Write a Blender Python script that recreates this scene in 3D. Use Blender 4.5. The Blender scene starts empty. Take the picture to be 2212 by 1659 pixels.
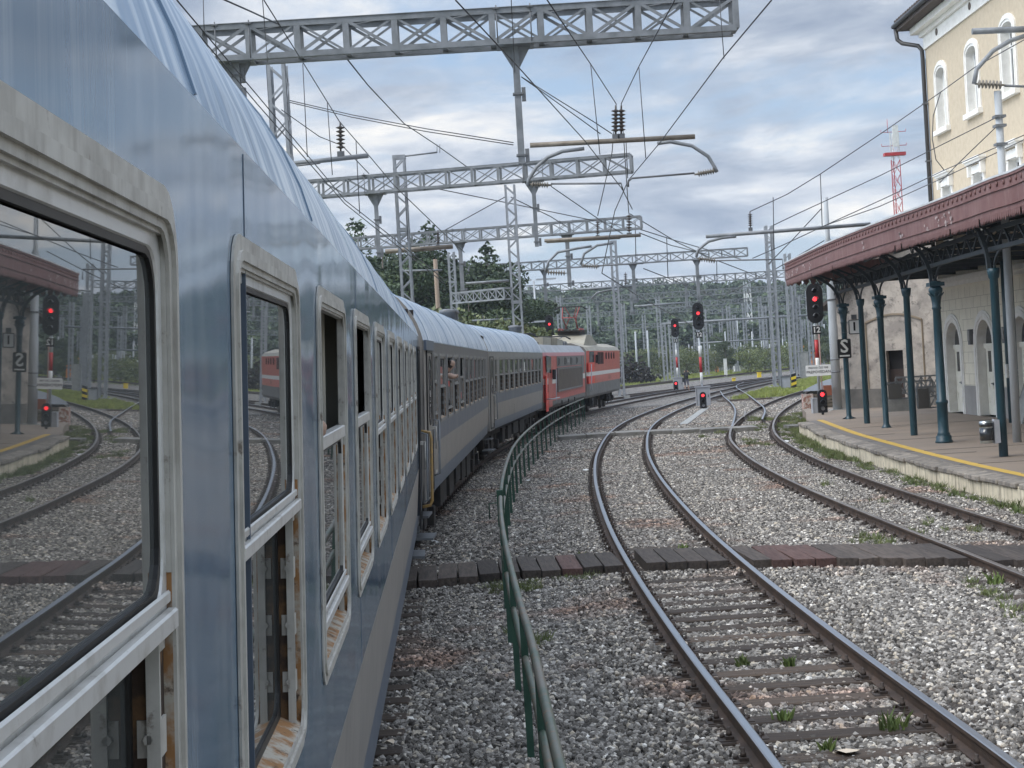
import bpy, bmesh, math, random
from mathutils import Vector, Matrix, Euler
R = math.radians
sc = bpy.context.scene
col = sc.collection
rnd = random.Random(7)

# ---------------------------------------------------------------- camera
F, CX, CY, EYE = 3370.0, 1106.0, 829.5, 2.8      # focal length and centre on a 2212 x 1659 picture
ROLL, PITCH = 0.06, 42/3370.0
_c, _s, _cp, _sp = math.cos(ROLL), math.sin(ROLL), math.cos(PITCH), math.sin(PITCH)
cam_d = bpy.data.cameras.new("camera"); cam = bpy.data.objects.new("camera", cam_d); col.objects.link(cam)
r0, u0, f0 = Vector((1,0,0)), Vector((0,_sp,_cp)), Vector((0,_cp,-_sp))
cr = _c*r0 - _s*u0; cu = _s*r0 + _c*u0
m = Matrix((cr, cu, -f0)).transposed().to_4x4(); m.translation = Vector((0,0,EYE))
cam.matrix_world = m
cam_d.sensor_width = 36; cam_d.lens = 36*F/2212; cam_d.clip_start = 0.05; cam_d.clip_end = 6000
sc.camera = cam
sc.render.resolution_x, sc.render.resolution_y = 1024, 768

def _ray(px, py):
    x, y = px-CX, py-CY
    u = x*_c - y*_s; v = x*_s + y*_c
    return Vector((u, F*_cp - v*_sp, -F*_sp - v*_cp))
def gp(px, py, z=0.0):            # survey: point of the horizontal plane z seen at a picture position
    d = _ray(px, py); t = (z-EYE)/d.z
    return Vector((d.x*t, d.y*t, z))
def dp(px, py, Y):                # survey: point at distance Y
    d = _ray(px, py); t = Y/d.y
    return Vector((d.x*t, Y, EYE + d.z*t))

# ---------------------------------------------------------------- light and sky
sc.view_settings.view_transform = 'Standard'; sc.view_settings.look = 'None'
sc.view_settings.exposure = 0.80; sc.view_settings.gamma = 1.0
SUN_EL, SUN_AZ = R(50), R(243)
w = bpy.data.worlds.new("World"); sc.world = w; w.use_nodes = True
nt = w.node_tree; N = nt.nodes; L = nt.links
for n in list(N): N.remove(n)
def wn(t, **k):
    n = N.new(t)
    for a, b in k.items(): setattr(n, a, b)
    return n
def wmath(op, a, b=None, clamp=False):
    n = N.new('ShaderNodeMath'); n.operation = op; n.use_clamp = clamp
    for i, v in enumerate((a, b)):
        if v is None: continue
        if isinstance(v, (int, float)): n.inputs[i].default_value = v
        else: L.new(v, n.inputs[i])
    return n.outputs[0]
out = wn('ShaderNodeOutputWorld'); bg = wn('ShaderNodeBackground'); bg.inputs[1].default_value = 0.10
sky = wn('ShaderNodeTexSky', sky_type='NISHITA', sun_disc=False, sun_elevation=SUN_EL, sun_rotation=SUN_AZ)
sky.air_density = 1.3; sky.dust_density = 1.2
tc = wn('ShaderNodeTexCoord'); sx = wn('ShaderNodeSeparateXYZ'); L.new(tc.outputs['Generated'], sx.inputs[0])
zz = wmath('ADD', wmath('MAXIMUM', sx.outputs[2], 0.0), 0.17)
cx_ = wmath('DIVIDE', sx.outputs[0], zz); cy_ = wmath('DIVIDE', sx.outputs[1], zz)
cb = wn('ShaderNodeCombineXYZ'); L.new(cx_, cb.inputs[0]); L.new(cy_, cb.inputs[1]); cb.inputs[2].default_value = 3.1
mp = wn('ShaderNodeMapping'); mp.inputs['Rotation'].default_value = (0,0,R(10)); mp.inputs['Scale'].default_value = (1.0,1.0,1)
L.new(cb.outputs[0], mp.inputs[0])
n1 = wn('ShaderNodeTexNoise'); n1.inputs['Scale'].default_value = 1.25; n1.inputs['Detail'].default_value = 9; n1.inputs['Roughness'].default_value = 0.62; n1.inputs['Distortion'].default_value = 0.35
n2 = wn('ShaderNodeTexNoise'); n2.inputs['Scale'].default_value = 2.6; n2.inputs['Detail'].default_value = 9; n2.inputs['Roughness'].default_value = 0.58; n2.inputs['Distortion'].default_value = 0.3
mp2 = wn('ShaderNodeMapping'); mp2.inputs['Location'].default_value = (7.3, 2.2, 0.4); L.new(mp.outputs[0], mp2.inputs[0])
L.new(mp.outputs[0], n1.inputs[0]); L.new(mp2.outputs[0], n2.inputs[0])
def ramp(src, stops):
    r = N.new('ShaderNodeValToRGB'); L.new(src, r.inputs[0]); e = r.color_ramp.elements
    while len(e) > 1: e.remove(e[-1])
    e[0].position, e[0].color = stops[0][0], (*stops[0][1], 1)
    for p, c_ in stops[1:]:
        k = e.new(p); k.color = (*c_, 1)
    return r.outputs[0]
cover = ramp(n1.outputs['Fac'], [(0.40,(0,0,0)), (0.53,(1,1,1))])
K = 6.3
cloud = ramp(n2.outputs['Fac'], [(0.32,(0.31*K,0.375*K,0.49*K)), (0.46,(0.46*K,0.52*K,0.62*K)), (0.57,(0.70*K,0.74*K,0.80*K)), (0.70,(1.05*K,1.01*K,0.94*K))])
basec = wn('ShaderNodeMix', data_type='RGBA'); basec.inputs[0].default_value = 0.70
L.new(sky.outputs[0], basec.inputs[6]); basec.inputs[7].default_value = (0.36*K*.92,0.50*K*.92,0.74*K*.92,1)
mx = wn('ShaderNodeMix', data_type='RGBA'); L.new(cover, mx.inputs[0]); L.new(basec.outputs[2], mx.inputs[6]); L.new(cloud, mx.inputs[7])
zen = wn('ShaderNodeMapRange', interpolation_type='SMOOTHSTEP'); L.new(sx.outputs[2], zen.inputs[0]); zen.inputs[1].default_value = .24; zen.inputs[2].default_value = .85; zen.inputs[3].default_value = 1.0; zen.inputs[4].default_value = 2.4   # overcast: the zenith is about three times as bright as the horizon
lef = wn('ShaderNodeMapRange', interpolation_type='SMOOTHSTEP'); L.new(sx.outputs[0], lef.inputs[0]); lef.inputs[1].default_value = -.45; lef.inputs[2].default_value = -.9; lef.inputs[3].default_value = 1.0; lef.inputs[4].default_value = 3.2   # added brightening of the unseen left sky, to light the wall under the canopy
zs = wn('ShaderNodeVectorMath', operation='SCALE'); L.new(mx.outputs[2], zs.inputs[0]); L.new(wmath('MULTIPLY', zen.outputs[0], lef.outputs[0]), zs.inputs['Scale'])
L.new(zs.outputs[0], bg.inputs[0]); L.new(bg.outputs[0], out.inputs[0])
sd = bpy.data.lights.new("sun", 'SUN'); sd.energy = 1.3; sd.angle = R(30); sd.color = (1.0, 0.96, 0.90)
so = bpy.data.objects.new("sun", sd); col.objects.link(so)
sdir = Vector((math.sin(SUN_AZ)*math.cos(SUN_EL), math.cos(SUN_AZ)*math.cos(SUN_EL), math.sin(SUN_EL)))
so.rotation_euler = sdir.to_track_quat('Z', 'Y').to_euler(); so.location = (-20,-20,40)

# ---------------------------------------------------------------- materials
def mat(name, c1, rough=0.6, c2=None, scale=6.0, lo=0.35, hi=0.65, metal=0.0, stretch=(1,1,1), bump=0.0, bscale=None, bdist=0.02,
        streak=None, spot=None, ior=1.5, coat=0.0, emit=None, coords='Object', detail=6, vary=0.0, wave=None, wscale=1.5, spec=None):
    M = bpy.data.materials.new(name); M.use_nodes = True
    t = M.node_tree; n = t.nodes; l = t.links; b = n['Principled BSDF']
    b.inputs['Base Color'].default_value = (*c1, 1); b.inputs['Roughness'].default_value = rough
    b.inputs['Metallic'].default_value = metal; b.inputs['IOR'].default_value = ior
    if spec is not None: b.inputs['Specular IOR Level'].default_value = spec
    if coat: b.inputs['Coat Weight'].default_value = coat; b.inputs['Coat Roughness'].default_value = 0.06
    tcn = n.new('ShaderNodeTexCoord'); mpn = n.new('ShaderNodeMapping'); mpn.inputs['Scale'].default_value = stretch
    l.new(tcn.outputs[coords], mpn.inputs[0]); src = mpn.outputs[0]
    if vary:
        oi = n.new('ShaderNodeObjectInfo'); va = n.new('ShaderNodeVectorMath'); va.operation = 'ADD'
        cbv = n.new('ShaderNodeCombineXYZ'); ml = n.new('ShaderNodeMath'); ml.operation = 'MULTIPLY'; ml.inputs[1].default_value = 37.0
        l.new(oi.outputs['Random'], ml.inputs[0]); l.new(ml.outputs[0], cbv.inputs[0]); l.new(ml.outputs[0], cbv.inputs[1])
        l.new(src, va.inputs[0]); l.new(cbv.outputs[0], va.inputs[1]); src = va.outputs[0]
    colsock = None
    def noise(sc_, de=6, ro=0.6, vec=None):
        q = n.new('ShaderNodeTexNoise'); q.inputs['Scale'].default_value = sc_; q.inputs['Detail'].default_value = de; q.inputs['Roughness'].default_value = ro
        l.new(vec or src, q.inputs[0]); return q.outputs['Fac']
    def rmp(s_, lo_, hi_):
        q = n.new('ShaderNodeMapRange'); q.inputs[1].default_value = lo_; q.inputs[2].default_value = hi_; l.new(s_, q.inputs[0]); return q.outputs[0]
    def mix(f_, a_, b_):
        q = n.new('ShaderNodeMix'); q.data_type = 'RGBA'
        for i, v in ((0, f_), (6, a_), (7, b_)):
            if isinstance(v, (int, float)): q.inputs[i].default_value = v
            elif isinstance(v, tuple): q.inputs[i].default_value = (*v, 1)
            else: l.new(v, q.inputs[i])
        return q.outputs[2]
    if c2: colsock = mix(rmp(noise(scale, detail), lo, hi), c1, c2)
    if streak:     # (colour, amount, scale x, scale z): vertical run-down dirt
        mp3 = n.new('ShaderNodeMapping'); mp3.inputs['Scale'].default_value = (streak[2], streak[2], streak[3]); l.new(tcn.outputs[coords], mp3.inputs[0])
        f = rmp(noise(1.0, 5, .65, mp3.outputs[0]), .48, .75)
        q = n.new('ShaderNodeMath'); q.operation = 'MULTIPLY'; l.new(f, q.inputs[0]); q.inputs[1].default_value = streak[1]
        colsock = mix(q.outputs[0], colsock or c1, streak[0])
    if spot:       # (colour, scale, lo, hi)
        colsock = mix(rmp(noise(spot[1], 8, .7), spot[2], spot[3]), colsock or c1, spot[0])
    if vary:
        hs = n.new('ShaderNodeHueSaturation'); mr = n.new('ShaderNodeMapRange'); mr.inputs[3].default_value = 1-vary; mr.inputs[4].default_value = 1+vary
        l.new(oi.outputs['Random'], mr.inputs[0]); l.new(mr.outputs[0], hs.inputs['Value'])
        if colsock: l.new(colsock, hs.inputs['Color'])
        else: hs.inputs['Color'].default_value = (*c1, 1)
        colsock = hs.outputs[0]
    if colsock: l.new(colsock, b.inputs['Base Color'])
    if bump or wave:
        bp = n.new('ShaderNodeBump'); bp.inputs['Strength'].default_value = bump or wave; bp.inputs['Distance'].default_value = bdist
        l.new(noise(bscale or scale, 7 if bump else 1.5, .6 if bump else .4), bp.inputs['Height']); l.new(bp.outputs[0], b.inputs['Normal'])
        if bump and wave:
            bp2 = n.new('ShaderNodeBump'); bp2.inputs['Strength'].default_value = wave; bp2.inputs['Distance'].default_value = 0.03
            l.new(noise(wscale, 1, .4), bp2.inputs['Height']); l.new(bp2.outputs[0], bp.inputs['Normal'])
    if emit: b.inputs['Emission Color'].default_value = (*emit[0], 1); b.inputs['Emission Strength'].default_value = emit[1]
    return M
MT = {}
def mk(key, *a, **k): MT[key] = mat(key, *a, **k); return MT[key]
mk('blue_paint', (.060,.128,.200), .11, c2=(.082,.150,.22), scale=1.3, lo=.3, hi=.7, streak=((.27,.32,.36), .7, 15, .7), ior=1.45, spec=.62, spot=((.14,.19,.23), 7, .58, .75), wave=.7, bscale=1.9, bdist=.02)
mk('blue_dull', (.085,.105,.140), .40, c2=(.12,.14,.165), scale=1.5, streak=((.24,.24,.24), .5, 8, .5), ior=1.45, spec=.35, wave=.12)
mk('grey_band', (.29,.268,.24), .42, c2=(.235,.218,.20), scale=2.2, streak=((.13,.12,.11), .5, 10, .6))
mk('skirt_blue', (.075,.105,.15), .4, c2=(.10,.125,.16), scale=3, streak=((.2,.2,.2), .5, 9, .7))
mk('window_band_dark', (.14,.135,.132), .42, c2=(.105,.105,.108), scale=2, streak=((.07,.07,.07), .5, 9, .6))
mk('window_band_grey', (.26,.25,.23), .42, c2=(.20,.195,.185), scale=2.5, streak=((.11,.11,.11), .5, 9, .6))
mk('roof_paint', (.20,.28,.38), .28, c2=(.58,.63,.67), scale=1.0, lo=.45, hi=.58, stretch=(.5,9,.5), spot=((.13,.14,.15), 1.4, .60, .68), wave=.4, bscale=1.6, bdist=.03, detail=8, spec=.45)
mk('alu_dull', (.27,.265,.25), .5, c2=(.20,.195,.185), scale=6)
mk('alu', (.50,.48,.43), .45, c2=(.36,.34,.30), scale=11, lo=.42, hi=.68, metal=.05, streak=((.16,.13,.10), .5, 26, 2), bump=.05, bscale=60, bdist=.002, spot=((.20,.17,.14), 16, .60, .68))
mk('alu_bright', (.62,.61,.58), .35, c2=(.42,.40,.36), scale=14, lo=.5, hi=.75, metal=.3, spot=((.18,.15,.12), 22, .62, .72))
mk('rubber', (.018,.017,.016), .5)
mk('glass', (.060,.064,.062), .012, c2=(.085,.09,.085), scale=3, ior=2.0, wave=.12, bscale=1.1, bdist=.004)
mk('glass_dirty', (.06,.06,.057), .10, ior=1.8, c2=(.035,.036,.036), scale=5)
mk('rust', (.42,.38,.31), .8, c2=(.30,.15,.055), scale=18, lo=.42, hi=.58, spot=((.07,.045,.03), 26, .56, .66), bump=.3, bscale=50, bdist=.003, detail=9)
mk('rust_dark', (.045,.028,.018), .85, c2=(.16,.085,.035), scale=16, lo=.5, hi=.68, bump=.3, bscale=40, bdist=.004)
mk('cream_int', (.42,.40,.33), .6, c2=(.35,.33,.27), scale=3)
mk('dark_int', (.02,.014,.01), .7)
mk('under', (.014,.012,.011), .8, c2=(.034,.028,.023), scale=6, bump=.2, bscale=20)
mk('wheel_steel', (.06,.05,.045), .5, metal=.5, c2=(.10,.08,.06), scale=10)
mk('yellow_rail', (.45,.27,.07), .5, c2=(.28,.19,.10), scale=12)
mk('rail_side', (.038,.025,.018), .75, c2=(.075,.047,.032), scale=5, bump=.2, bscale=30, bdist=.004)
mk('rail_top', (.42,.43,.45), .28, metal=.9, c2=(.36,.37,.39), scale=3, stretch=(1,.2,1))
mk('rail_top_rusty', (.16,.13,.11), .38, metal=.55, c2=(.30,.26,.22), scale=3, stretch=(1,.2,1))
mk('sleeper_wood', (.042,.028,.019), .85, c2=(.085,.060,.042), scale=4, stretch=(.6,9,9), bump=.5, bscale=5, bdist=.012, vary=.45, spot=((.03,.025,.022), 3, .55, .7))
mk('fastening', (.028,.021,.017), .7, c2=(.06,.04,.028), scale=20)
mk('crossing_wood', (.042,.031,.024), .8, c2=(.088,.068,.054), scale=3, stretch=(7,.8,5), bump=.6, bscale=4, bdist=.012, vary=.35, spot=((.026,.022,.02), 4, .56, .66))
mk('crossing_red', (.066,.030,.023), .8, c2=(.11,.062,.050), scale=3, stretch=(7,.8,5), bump=.6, bscale=4, bdist=.012, vary=.2, spot=((.03,.022,.02), 4, .56, .66))
mk('green_pipe', (.075,.105,.075), .45, c2=(.15,.135,.105), scale=1.6, lo=.42, hi=.6, spot=((.20,.11,.06), 11, .56, .66), bump=.1, bscale=30, bdist=.002)
mk('green_post', (.016,.055,.034), .45, c2=(.03,.08,.052), scale=5)
mk('galv', (.23,.24,.25), .55, metal=.2, c2=(.16,.17,.175), scale=2.5, lo=.4, hi=.62)
mk('galv_mast', (.33,.345,.36), .5, metal=.2, c2=(.25,.26,.275), scale=2.5)
mk('galv_dark', (.12,.125,.13), .55, metal=.3, c2=(.18,.185,.19), scale=3)
mk('brown_tube', (.15,.12,.09), .55, metal=.3, c2=(.24,.21,.17), scale=3)
mk('wire', (.06,.06,.063), .5, metal=.4)
mk('insulator', (.05,.036,.028), .3, coat=.5)
mk('insulator_tan', (.16,.14,.11), .4)
mk('black_paint', (.012,.012,.013), .45)
mk('red_lamp', (.5,.02,.02), .4, emit=((1.0,.035,.045), 1.9))
mk('white_lamp', (.6,.6,.6), .4, emit=((.9,.9,1.0), 1.0))
mk('dead_lens', (.02,.02,.022), .15)
mk('white_paint', (.72,.72,.69), .5, c2=(.55,.55,.52), scale=8)
mk('red_paint', (.42,.022,.022), .45)
mk('box_grey', (.40,.41,.43), .5, c2=(.33,.34,.36), scale=4)
mk('concrete', (.34,.34,.32), .8, c2=(.25,.25,.235), scale=3, bump=.15, bscale=30, bdist=.004)
mk('pole_grey', (.42,.44,.45), .6, c2=(.34,.36,.37), scale=2, stretch=(1,1,.3))
mk('platform_top', (.27,.212,.160), .75, c2=(.21,.17,.135), scale=.9, lo=.3, hi=.7, stretch=(.6,1,1), spot=((.26,.20,.155), 1.6, .55, .8), bump=.15, bscale=60, bdist=.003)
mk('platform_edge', (.17,.152,.135), .8, c2=(.145,.13,.115), scale=3, bump=.15, bscale=50, bdist=.003)
mk('coping', (.30,.26,.21), .85, c2=(.13,.115,.10), scale=5, bump=.9, bscale=9, bdist=.02, vary=.22, spot=((.09,.075,.06), 6, .58, .7))
mk('platform_face', (.70,.62,.46), .85, c2=(.50,.44,.32), scale=3, streak=((.07,.055,.04), 1.0, 9, .6), bump=.3, bscale=12, bdist=.008, spot=((.16,.14,.11), 4, .6, .72))
mk('yellow_line', (.58,.37,.06), .7, c2=(.38,.27,.10), scale=5, lo=.45, hi=.75)
mk('sign_white', (.86,.86,.84), .5)
mk('facade', (.54,.45,.325), .85, c2=(.47,.385,.27), scale=5, lo=.4, hi=.7, bump=.12, bscale=45, bdist=.004, streak=((.50,.43,.32), .4, 6, .8))
mk('facade_trim', (.82,.80,.75), .7, c2=(.72,.70,.64), scale=4)
mk('block_wall', (.80,.75,.61), .7, c2=(.74,.69,.56), scale=2, streak=((.55,.51,.42), .3, 3, .6))
mk('plinth', (.33,.32,.30), .75, c2=(.28,.27,.255), scale=2)
mk('grey_render', (.47,.42,.365), .9, c2=(.30,.27,.24), scale=1.7, lo=.40, hi=.60, spot=((.17,.155,.14), 3.2, .54, .66), bump=.3, bscale=14, bdist=.012)
mk('grey_render_base', (.12,.115,.105), .9, c2=(.2,.185,.165), scale=2)
mk('roof_dark', (.06,.05,.045), .8, c2=(.10,.075,.06), scale=8, bump=.5, bscale=10)
mk('roof_sheet', (.56,.56,.55), .6, c2=(.42,.42,.41), scale=2)
mk('fascia', (.135,.058,.050), .65, c2=(.175,.088,.078), scale=2.2, streak=((.24,.16,.145), .6, 6, 1.2), spot=((.55,.50,.47), 5.5, .70, .73), bump=.1, bscale=30, bdist=.003)
mk('fascia_flat', (.13,.056,.048), .6, c2=(.165,.08,.07), scale=3)
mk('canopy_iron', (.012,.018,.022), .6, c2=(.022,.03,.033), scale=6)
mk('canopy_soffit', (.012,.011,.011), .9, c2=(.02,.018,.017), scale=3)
mk('column', (.008,.036,.050), .4, c2=(.012,.046,.060), scale=3, streak=((.05,.08,.09), .5, 12, 1), spot=((.26,.27,.26), 7, .70, .73), bump=.1, bscale=40, bdist=.002)
mk('door_white', (.84,.82,.72), .5, c2=(.76,.73,.62), scale=3)
mk('pane_dark', (.03,.033,.036), .06, ior=1.6)
mk('window_pvc', (.78,.78,.76), .4)
mk('dark_hole', (.012,.010,.009), .9)
mk('gutter', (.035,.032,.03), .45)
mk('pink_conduit', (.36,.22,.19), .6)
mk('loco_red', (.62,.060,.040), .32, c2=(.50,.055,.04), scale=1.6, streak=((.30,.12,.10), .5, 8, .6), coat=.2)
mk('loco_red_faded', (.55,.085,.070), .42, c2=(.45,.075,.06), scale=1.4, streak=((.26,.15,.13), .5, 7, .6))
mk('loco_bright', (.78,.035,.02), .35)
mk('loco_grey', (.20,.19,.175), .6, c2=(.14,.13,.12), scale=2, streak=((.09,.08,.07), .5, 7, .8))
mk('loco_cream', (.36,.33,.26), .6, c2=(.27,.245,.19), scale=2, streak=((.26,.22,.17), .5, 5, .5))
mk('loco_silver', (.36,.38,.40), .45, c2=(.25,.26,.27), scale=2)
mk('grille', (.085,.062,.044), .7, c2=(.115,.088,.064), scale=2)
mk('stripe_white', (.66,.63,.58), .5)
mk('stripe_pink', (.62,.30,.32), .5)
mk('pantograph', (.30,.06,.05), .6)
mk('bark', (.085,.065,.05), .9, c2=(.13,.105,.085), scale=5, stretch=(4,4,.6), bump=.6, bscale=6)
mk('pole_wood', (.20,.15,.105), .85, c2=(.26,.20,.15), scale=3, stretch=(5,5,.4))
mk('skin', (.40,.26,.19), .5)
mk('cloth_black', (.014,.015,.018), .8)
mk('cloth_grey', (.12,.12,.15), .8)
mk('cloth_brown', (.11,.045,.035), .8)
mk('hair', (.03,.02,.015), .6)
mk('brick_white', (.55,.48,.43), .85, c2=(.30,.14,.10), scale=9, lo=.45, hi=.52, bump=.4, bscale=12)
mk('old_wood', (.13,.10,.075), .85, c2=(.18,.15,.115), scale=3, stretch=(1,1,9), bump=.4, bscale=6)
mk('tar_roof', (.11,.115,.12), .6, c2=(.15,.155,.16), scale=3)
mk('orange', (.75,.25,.04), .6)
mk('yellow', (.70,.50,.02), .6)
mk('rubbish', (.60,.50,.38), .8)
mk('bin_steel', (.42,.44,.43), .3, metal=.8)
mk('galv_light', (.45,.47,.49), .5, metal=.3)
# ---------------------------------------------------------------- mesh builder
ORG = {}
def tag(o, label=None, cat=None, group=None, kind=None):
    if label: o['label'] = label
    if cat: o['category'] = cat
    if group: o['group'] = group
    if kind: o['kind'] = kind
    return o
def thing(name, label, cat, loc=(0,0,0), rz=0.0, group=None, world=True):
    o = bpy.data.objects.new(name, None); col.objects.link(o); o.empty_display_size = .3
    o.location = loc; o.rotation_euler = (0,0,rz)
    if world: ORG[o.name] = Vector(loc)
    return tag(o, label, cat, group)
class MB:
    def __init__(s): s.v = []; s.f = []; s.mi = []; s.m = 0; s.sm = []; s.smooth = False
    def face(s, idx): s.f.append(tuple(idx)); s.mi.append(s.m); s.sm.append(s.smooth)
    def poly(s, pts):
        b = len(s.v); s.v += [tuple(p) for p in pts]; s.face(range(b, b+len(pts)))
    def hexa(s, p):        # 8 corners: 4 bottom, 4 top (same order)
        b = len(s.v); s.v += [tuple(q) for q in p]
        for q in ((3,2,1,0),(4,5,6,7),(0,1,5,4),(1,2,6,5),(2,3,7,6),(3,0,4,7)): s.face([b+i for i in q])
    def box(s, x0, x1, y0, y1, z0, z1):
        s.hexa([(x0,y0,z0),(x1,y0,z0),(x1,y1,z0),(x0,y1,z0),(x0,y0,z1),(x1,y0,z1),(x1,y1,z1),(x0,y1,z1)])
    def bar(s, p, q, w_, h_=None, up=(0,0,1)):     # rectangular bar from p to q
        p, q = Vector(p), Vector(q); d = (q-p)
        if d.length < 1e-6: return
        d.normalize(); up = Vector(up)
        if abs(d.dot(up)) > .98: up = Vector((0,1,0)) if abs(d.y) < .9 else Vector((1,0,0))
        a = d.cross(up).normalized(); b_ = a.cross(d).normalized(); h_ = h_ or w_
        a *= w_/2; b_ *= h_/2
        s.hexa([p-a-b_, p+a-b_, p+a+b_, p-a+b_, q-a-b_, q+a-b_, q+a+b_, q-a+b_])
    def tube(s, pts, r, n=8, caps=True, closed=False):
        pts = [Vector(p) for p in pts]; rs = r if isinstance(r, (list, tuple)) else [r]*len(pts)
        b0 = len(s.v); prev = None; K_ = len(pts); sm = s.smooth; s.smooth = True
        for i, p in enumerate(pts):
            if closed: d = pts[(i+1) % K_]-pts[i-1]
            else: d = (pts[min(i+1, K_-1)]-pts[max(i-1, 0)])
            d.normalize()
            if prev is None:
                up = Vector((0,0,1)) if abs(d.z) < .95 else Vector((1,0,0)); a = d.cross(up).normalized()
            else:
                a = (prev - d*prev.dot(d)).normalized()
            prev = a; b_ = d.cross(a)
            for k in range(n):
                t = 2*math.pi*k/n; s.v.append(tuple(p + (a*math.cos(t)+b_*math.sin(t))*rs[i]))
        for i in range(K_-1 if not closed else K_):
            for k in range(n):
                j = (i+1) % K_
                s.face([b0+i*n+k, b0+i*n+(k+1)%n, b0+j*n+(k+1)%n, b0+j*n+k])
        s.smooth = sm
        if caps and not closed:
            s.face([b0+k for k in range(n)][::-1]); s.face([b0+(K_-1)*n+k for k in range(n)])
    def lathe(s, base, prof, n=16, axis=(0,0,1)):    # prof: (radius, height)
        ax = Vector(axis).normalized(); up = Vector((0,0,1)) if abs(ax.z) < .9 else Vector((1,0,0))
        a = ax.cross(up).normalized(); b_ = ax.cross(a); base = Vector(base); b0 = len(s.v); sm = s.smooth; s.smooth = True
        for r_, h_ in prof:
            for k in range(n):
                t = 2*math.pi*k/n; s.v.append(tuple(base + ax*h_ + (a*math.cos(t)+b_*math.sin(t))*r_))
        for i in range(len(prof)-1):
            for k in range(n): s.face([b0+i*n+k, b0+i*n+(k+1)%n, b0+(i+1)*n+(k+1)%n, b0+(i+1)*n+k])
        s.smooth = sm
        s.face([b0+k for k in range(n)][::-1]); s.face([b0+(len(prof)-1)*n+k for k in range(n)])
    def prism(s, pts, off):      # polygon extruded by a vector
        pts = [Vector(p) for p in pts]; off = Vector(off); b = len(s.v); n = len(pts)
        s.v += [tuple(p) for p in pts] + [tuple(p+off) for p in pts]
        s.face(list(range(b, b+n))[::-1]); s.face(range(b+n, b+2*n))
        for i in range(n): s.face([b+i, b+(i+1)%n, b+n+(i+1)%n, b+n+i])
    def ring(s, outer, inner, off):      # frame between two loops of equal length, extruded by off
        n = len(outer); off = Vector(off); b = len(s.v)
        for lp in (outer, inner): s.v += [tuple(Vector(p)) for p in lp]
        for lp in (outer, inner): s.v += [tuple(Vector(p)+off) for p in lp]
        for i in range(n):
            j = (i+1) % n
            s.face([b+i, b+n+i, b+n+j, b+j]); s.face([b+2*n+i, b+2*n+j, b+3*n+j, b+3*n+i])
            s.face([b+i, b+j, b+2*n+j, b+2*n+i]); s.face([b+n+i, b+3*n+i, b+3*n+j, b+n+j])
    def add(s, verts, faces):
        b = len(s.v); s.v += [tuple(v) for v in verts]
        for f in faces: s.face([b+i for i in f])
    def build(s, name, mats, parent=None, fix=True):
        if not isinstance(mats, (list, tuple)): mats = [mats]
        me = bpy.data.meshes.new(name)
        o0 = ORG.get(parent.name) if parent is not None else None
        vs = [tuple(Vector(v)-o0) for v in s.v] if o0 is not None else s.v
        me.from_pydata(vs, [], s.f)
        for m_ in mats: me.materials.append(MT[m_] if isinstance(m_, str) else m_)
        me.polygons.foreach_set('material_index', s.mi); me.polygons.foreach_set('use_smooth', s.sm)
        if fix:
            bm = bmesh.new(); bm.from_mesh(me); bmesh.ops.recalc_face_normals(bm, faces=bm.faces); bm.to_mesh(me); bm.free()
        me.update()
        o = bpy.data.objects.new(name, me); col.objects.link(o)
        if parent is not None:
            o.parent = parent
            if o0 is not None: ORG[o.name] = o0
        return o
def add_bevel(o, wd=.004, seg=1):
    b = o.modifiers.new('bevel', 'BEVEL'); b.width = wd; b.segments = seg; b.limit_method = 'ANGLE'; return o
def kids(o): return list(o.children)
def copy_tree(o, parent=None):
    c = o.copy(); col.objects.link(c)
    if parent is not None: c.parent = parent
    for ch in o.children[:]: copy_tree(ch, c)
    return c
def rrect(y0, y1, z0, z1, r, x=0.0, seg=4):    # rounded rectangle loop in the plane x
    P = []
    for (cy, cz, a0) in ((y1-r, z1-r, 0), (y0+r, z1-r, 90), (y0+r, z0+r, 180), (y1-r, z0+r, 270)):
        for k in range(seg+1):
            a = R(a0+90*k/seg); P.append((x, cy+r*math.cos(a), cz+r*math.sin(a)))
    return P
def interp(pts, y):            # polyline x(y)
    if y <= pts[0][1]: a, b = pts[0], pts[1]
    elif y >= pts[-1][1]: a, b = pts[-2], pts[-1]
    else:
        for a, b in zip(pts, pts[1:]):
            if a[1] <= y <= b[1]: break
    return a[0] + (b[0]-a[0])*(y-a[1])/(b[1]-a[1])
def smooth_path(pts, step=1.0):      # Catmull-Rom through (x, y) points, resampled by length
    P = [Vector((*p[:2], 0)) for p in pts]; P = [P[0]*2-P[1]] + P + [P[-1]*2-P[-2]]
    out_ = []
    for i in range(1, len(P)-2):
        a, b, c_, d = P[i-1], P[i], P[i+1], P[i+2]
        for k in range(20):
            t = k/20
            out_.append(.5*((2*b)+(c_-a)*t+(2*a-5*b+4*c_-d)*t*t+(3*b-a-3*c_+d)*t**3))
    out_.append(P[-2]); res = [out_[0]]; acc = 0
    for a, b in zip(out_, out_[1:]):
        l_ = (b-a).length
        while acc + l_ >= step:
            t = (step-acc)/l_; a = a.lerp(b, t); res.append(a.copy()); l_ = (b-a).length; acc = 0
        acc += l_
    return res
def offset_path(P, d):     # d > 0 to the right
    o_ = []
    for i, p in enumerate(P):
        t = (P[min(i+1, len(P)-1)]-P[max(i-1, 0)]).normalized(); o_.append(p + Vector((t.y, -t.x, 0))*d)
    return o_
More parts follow.
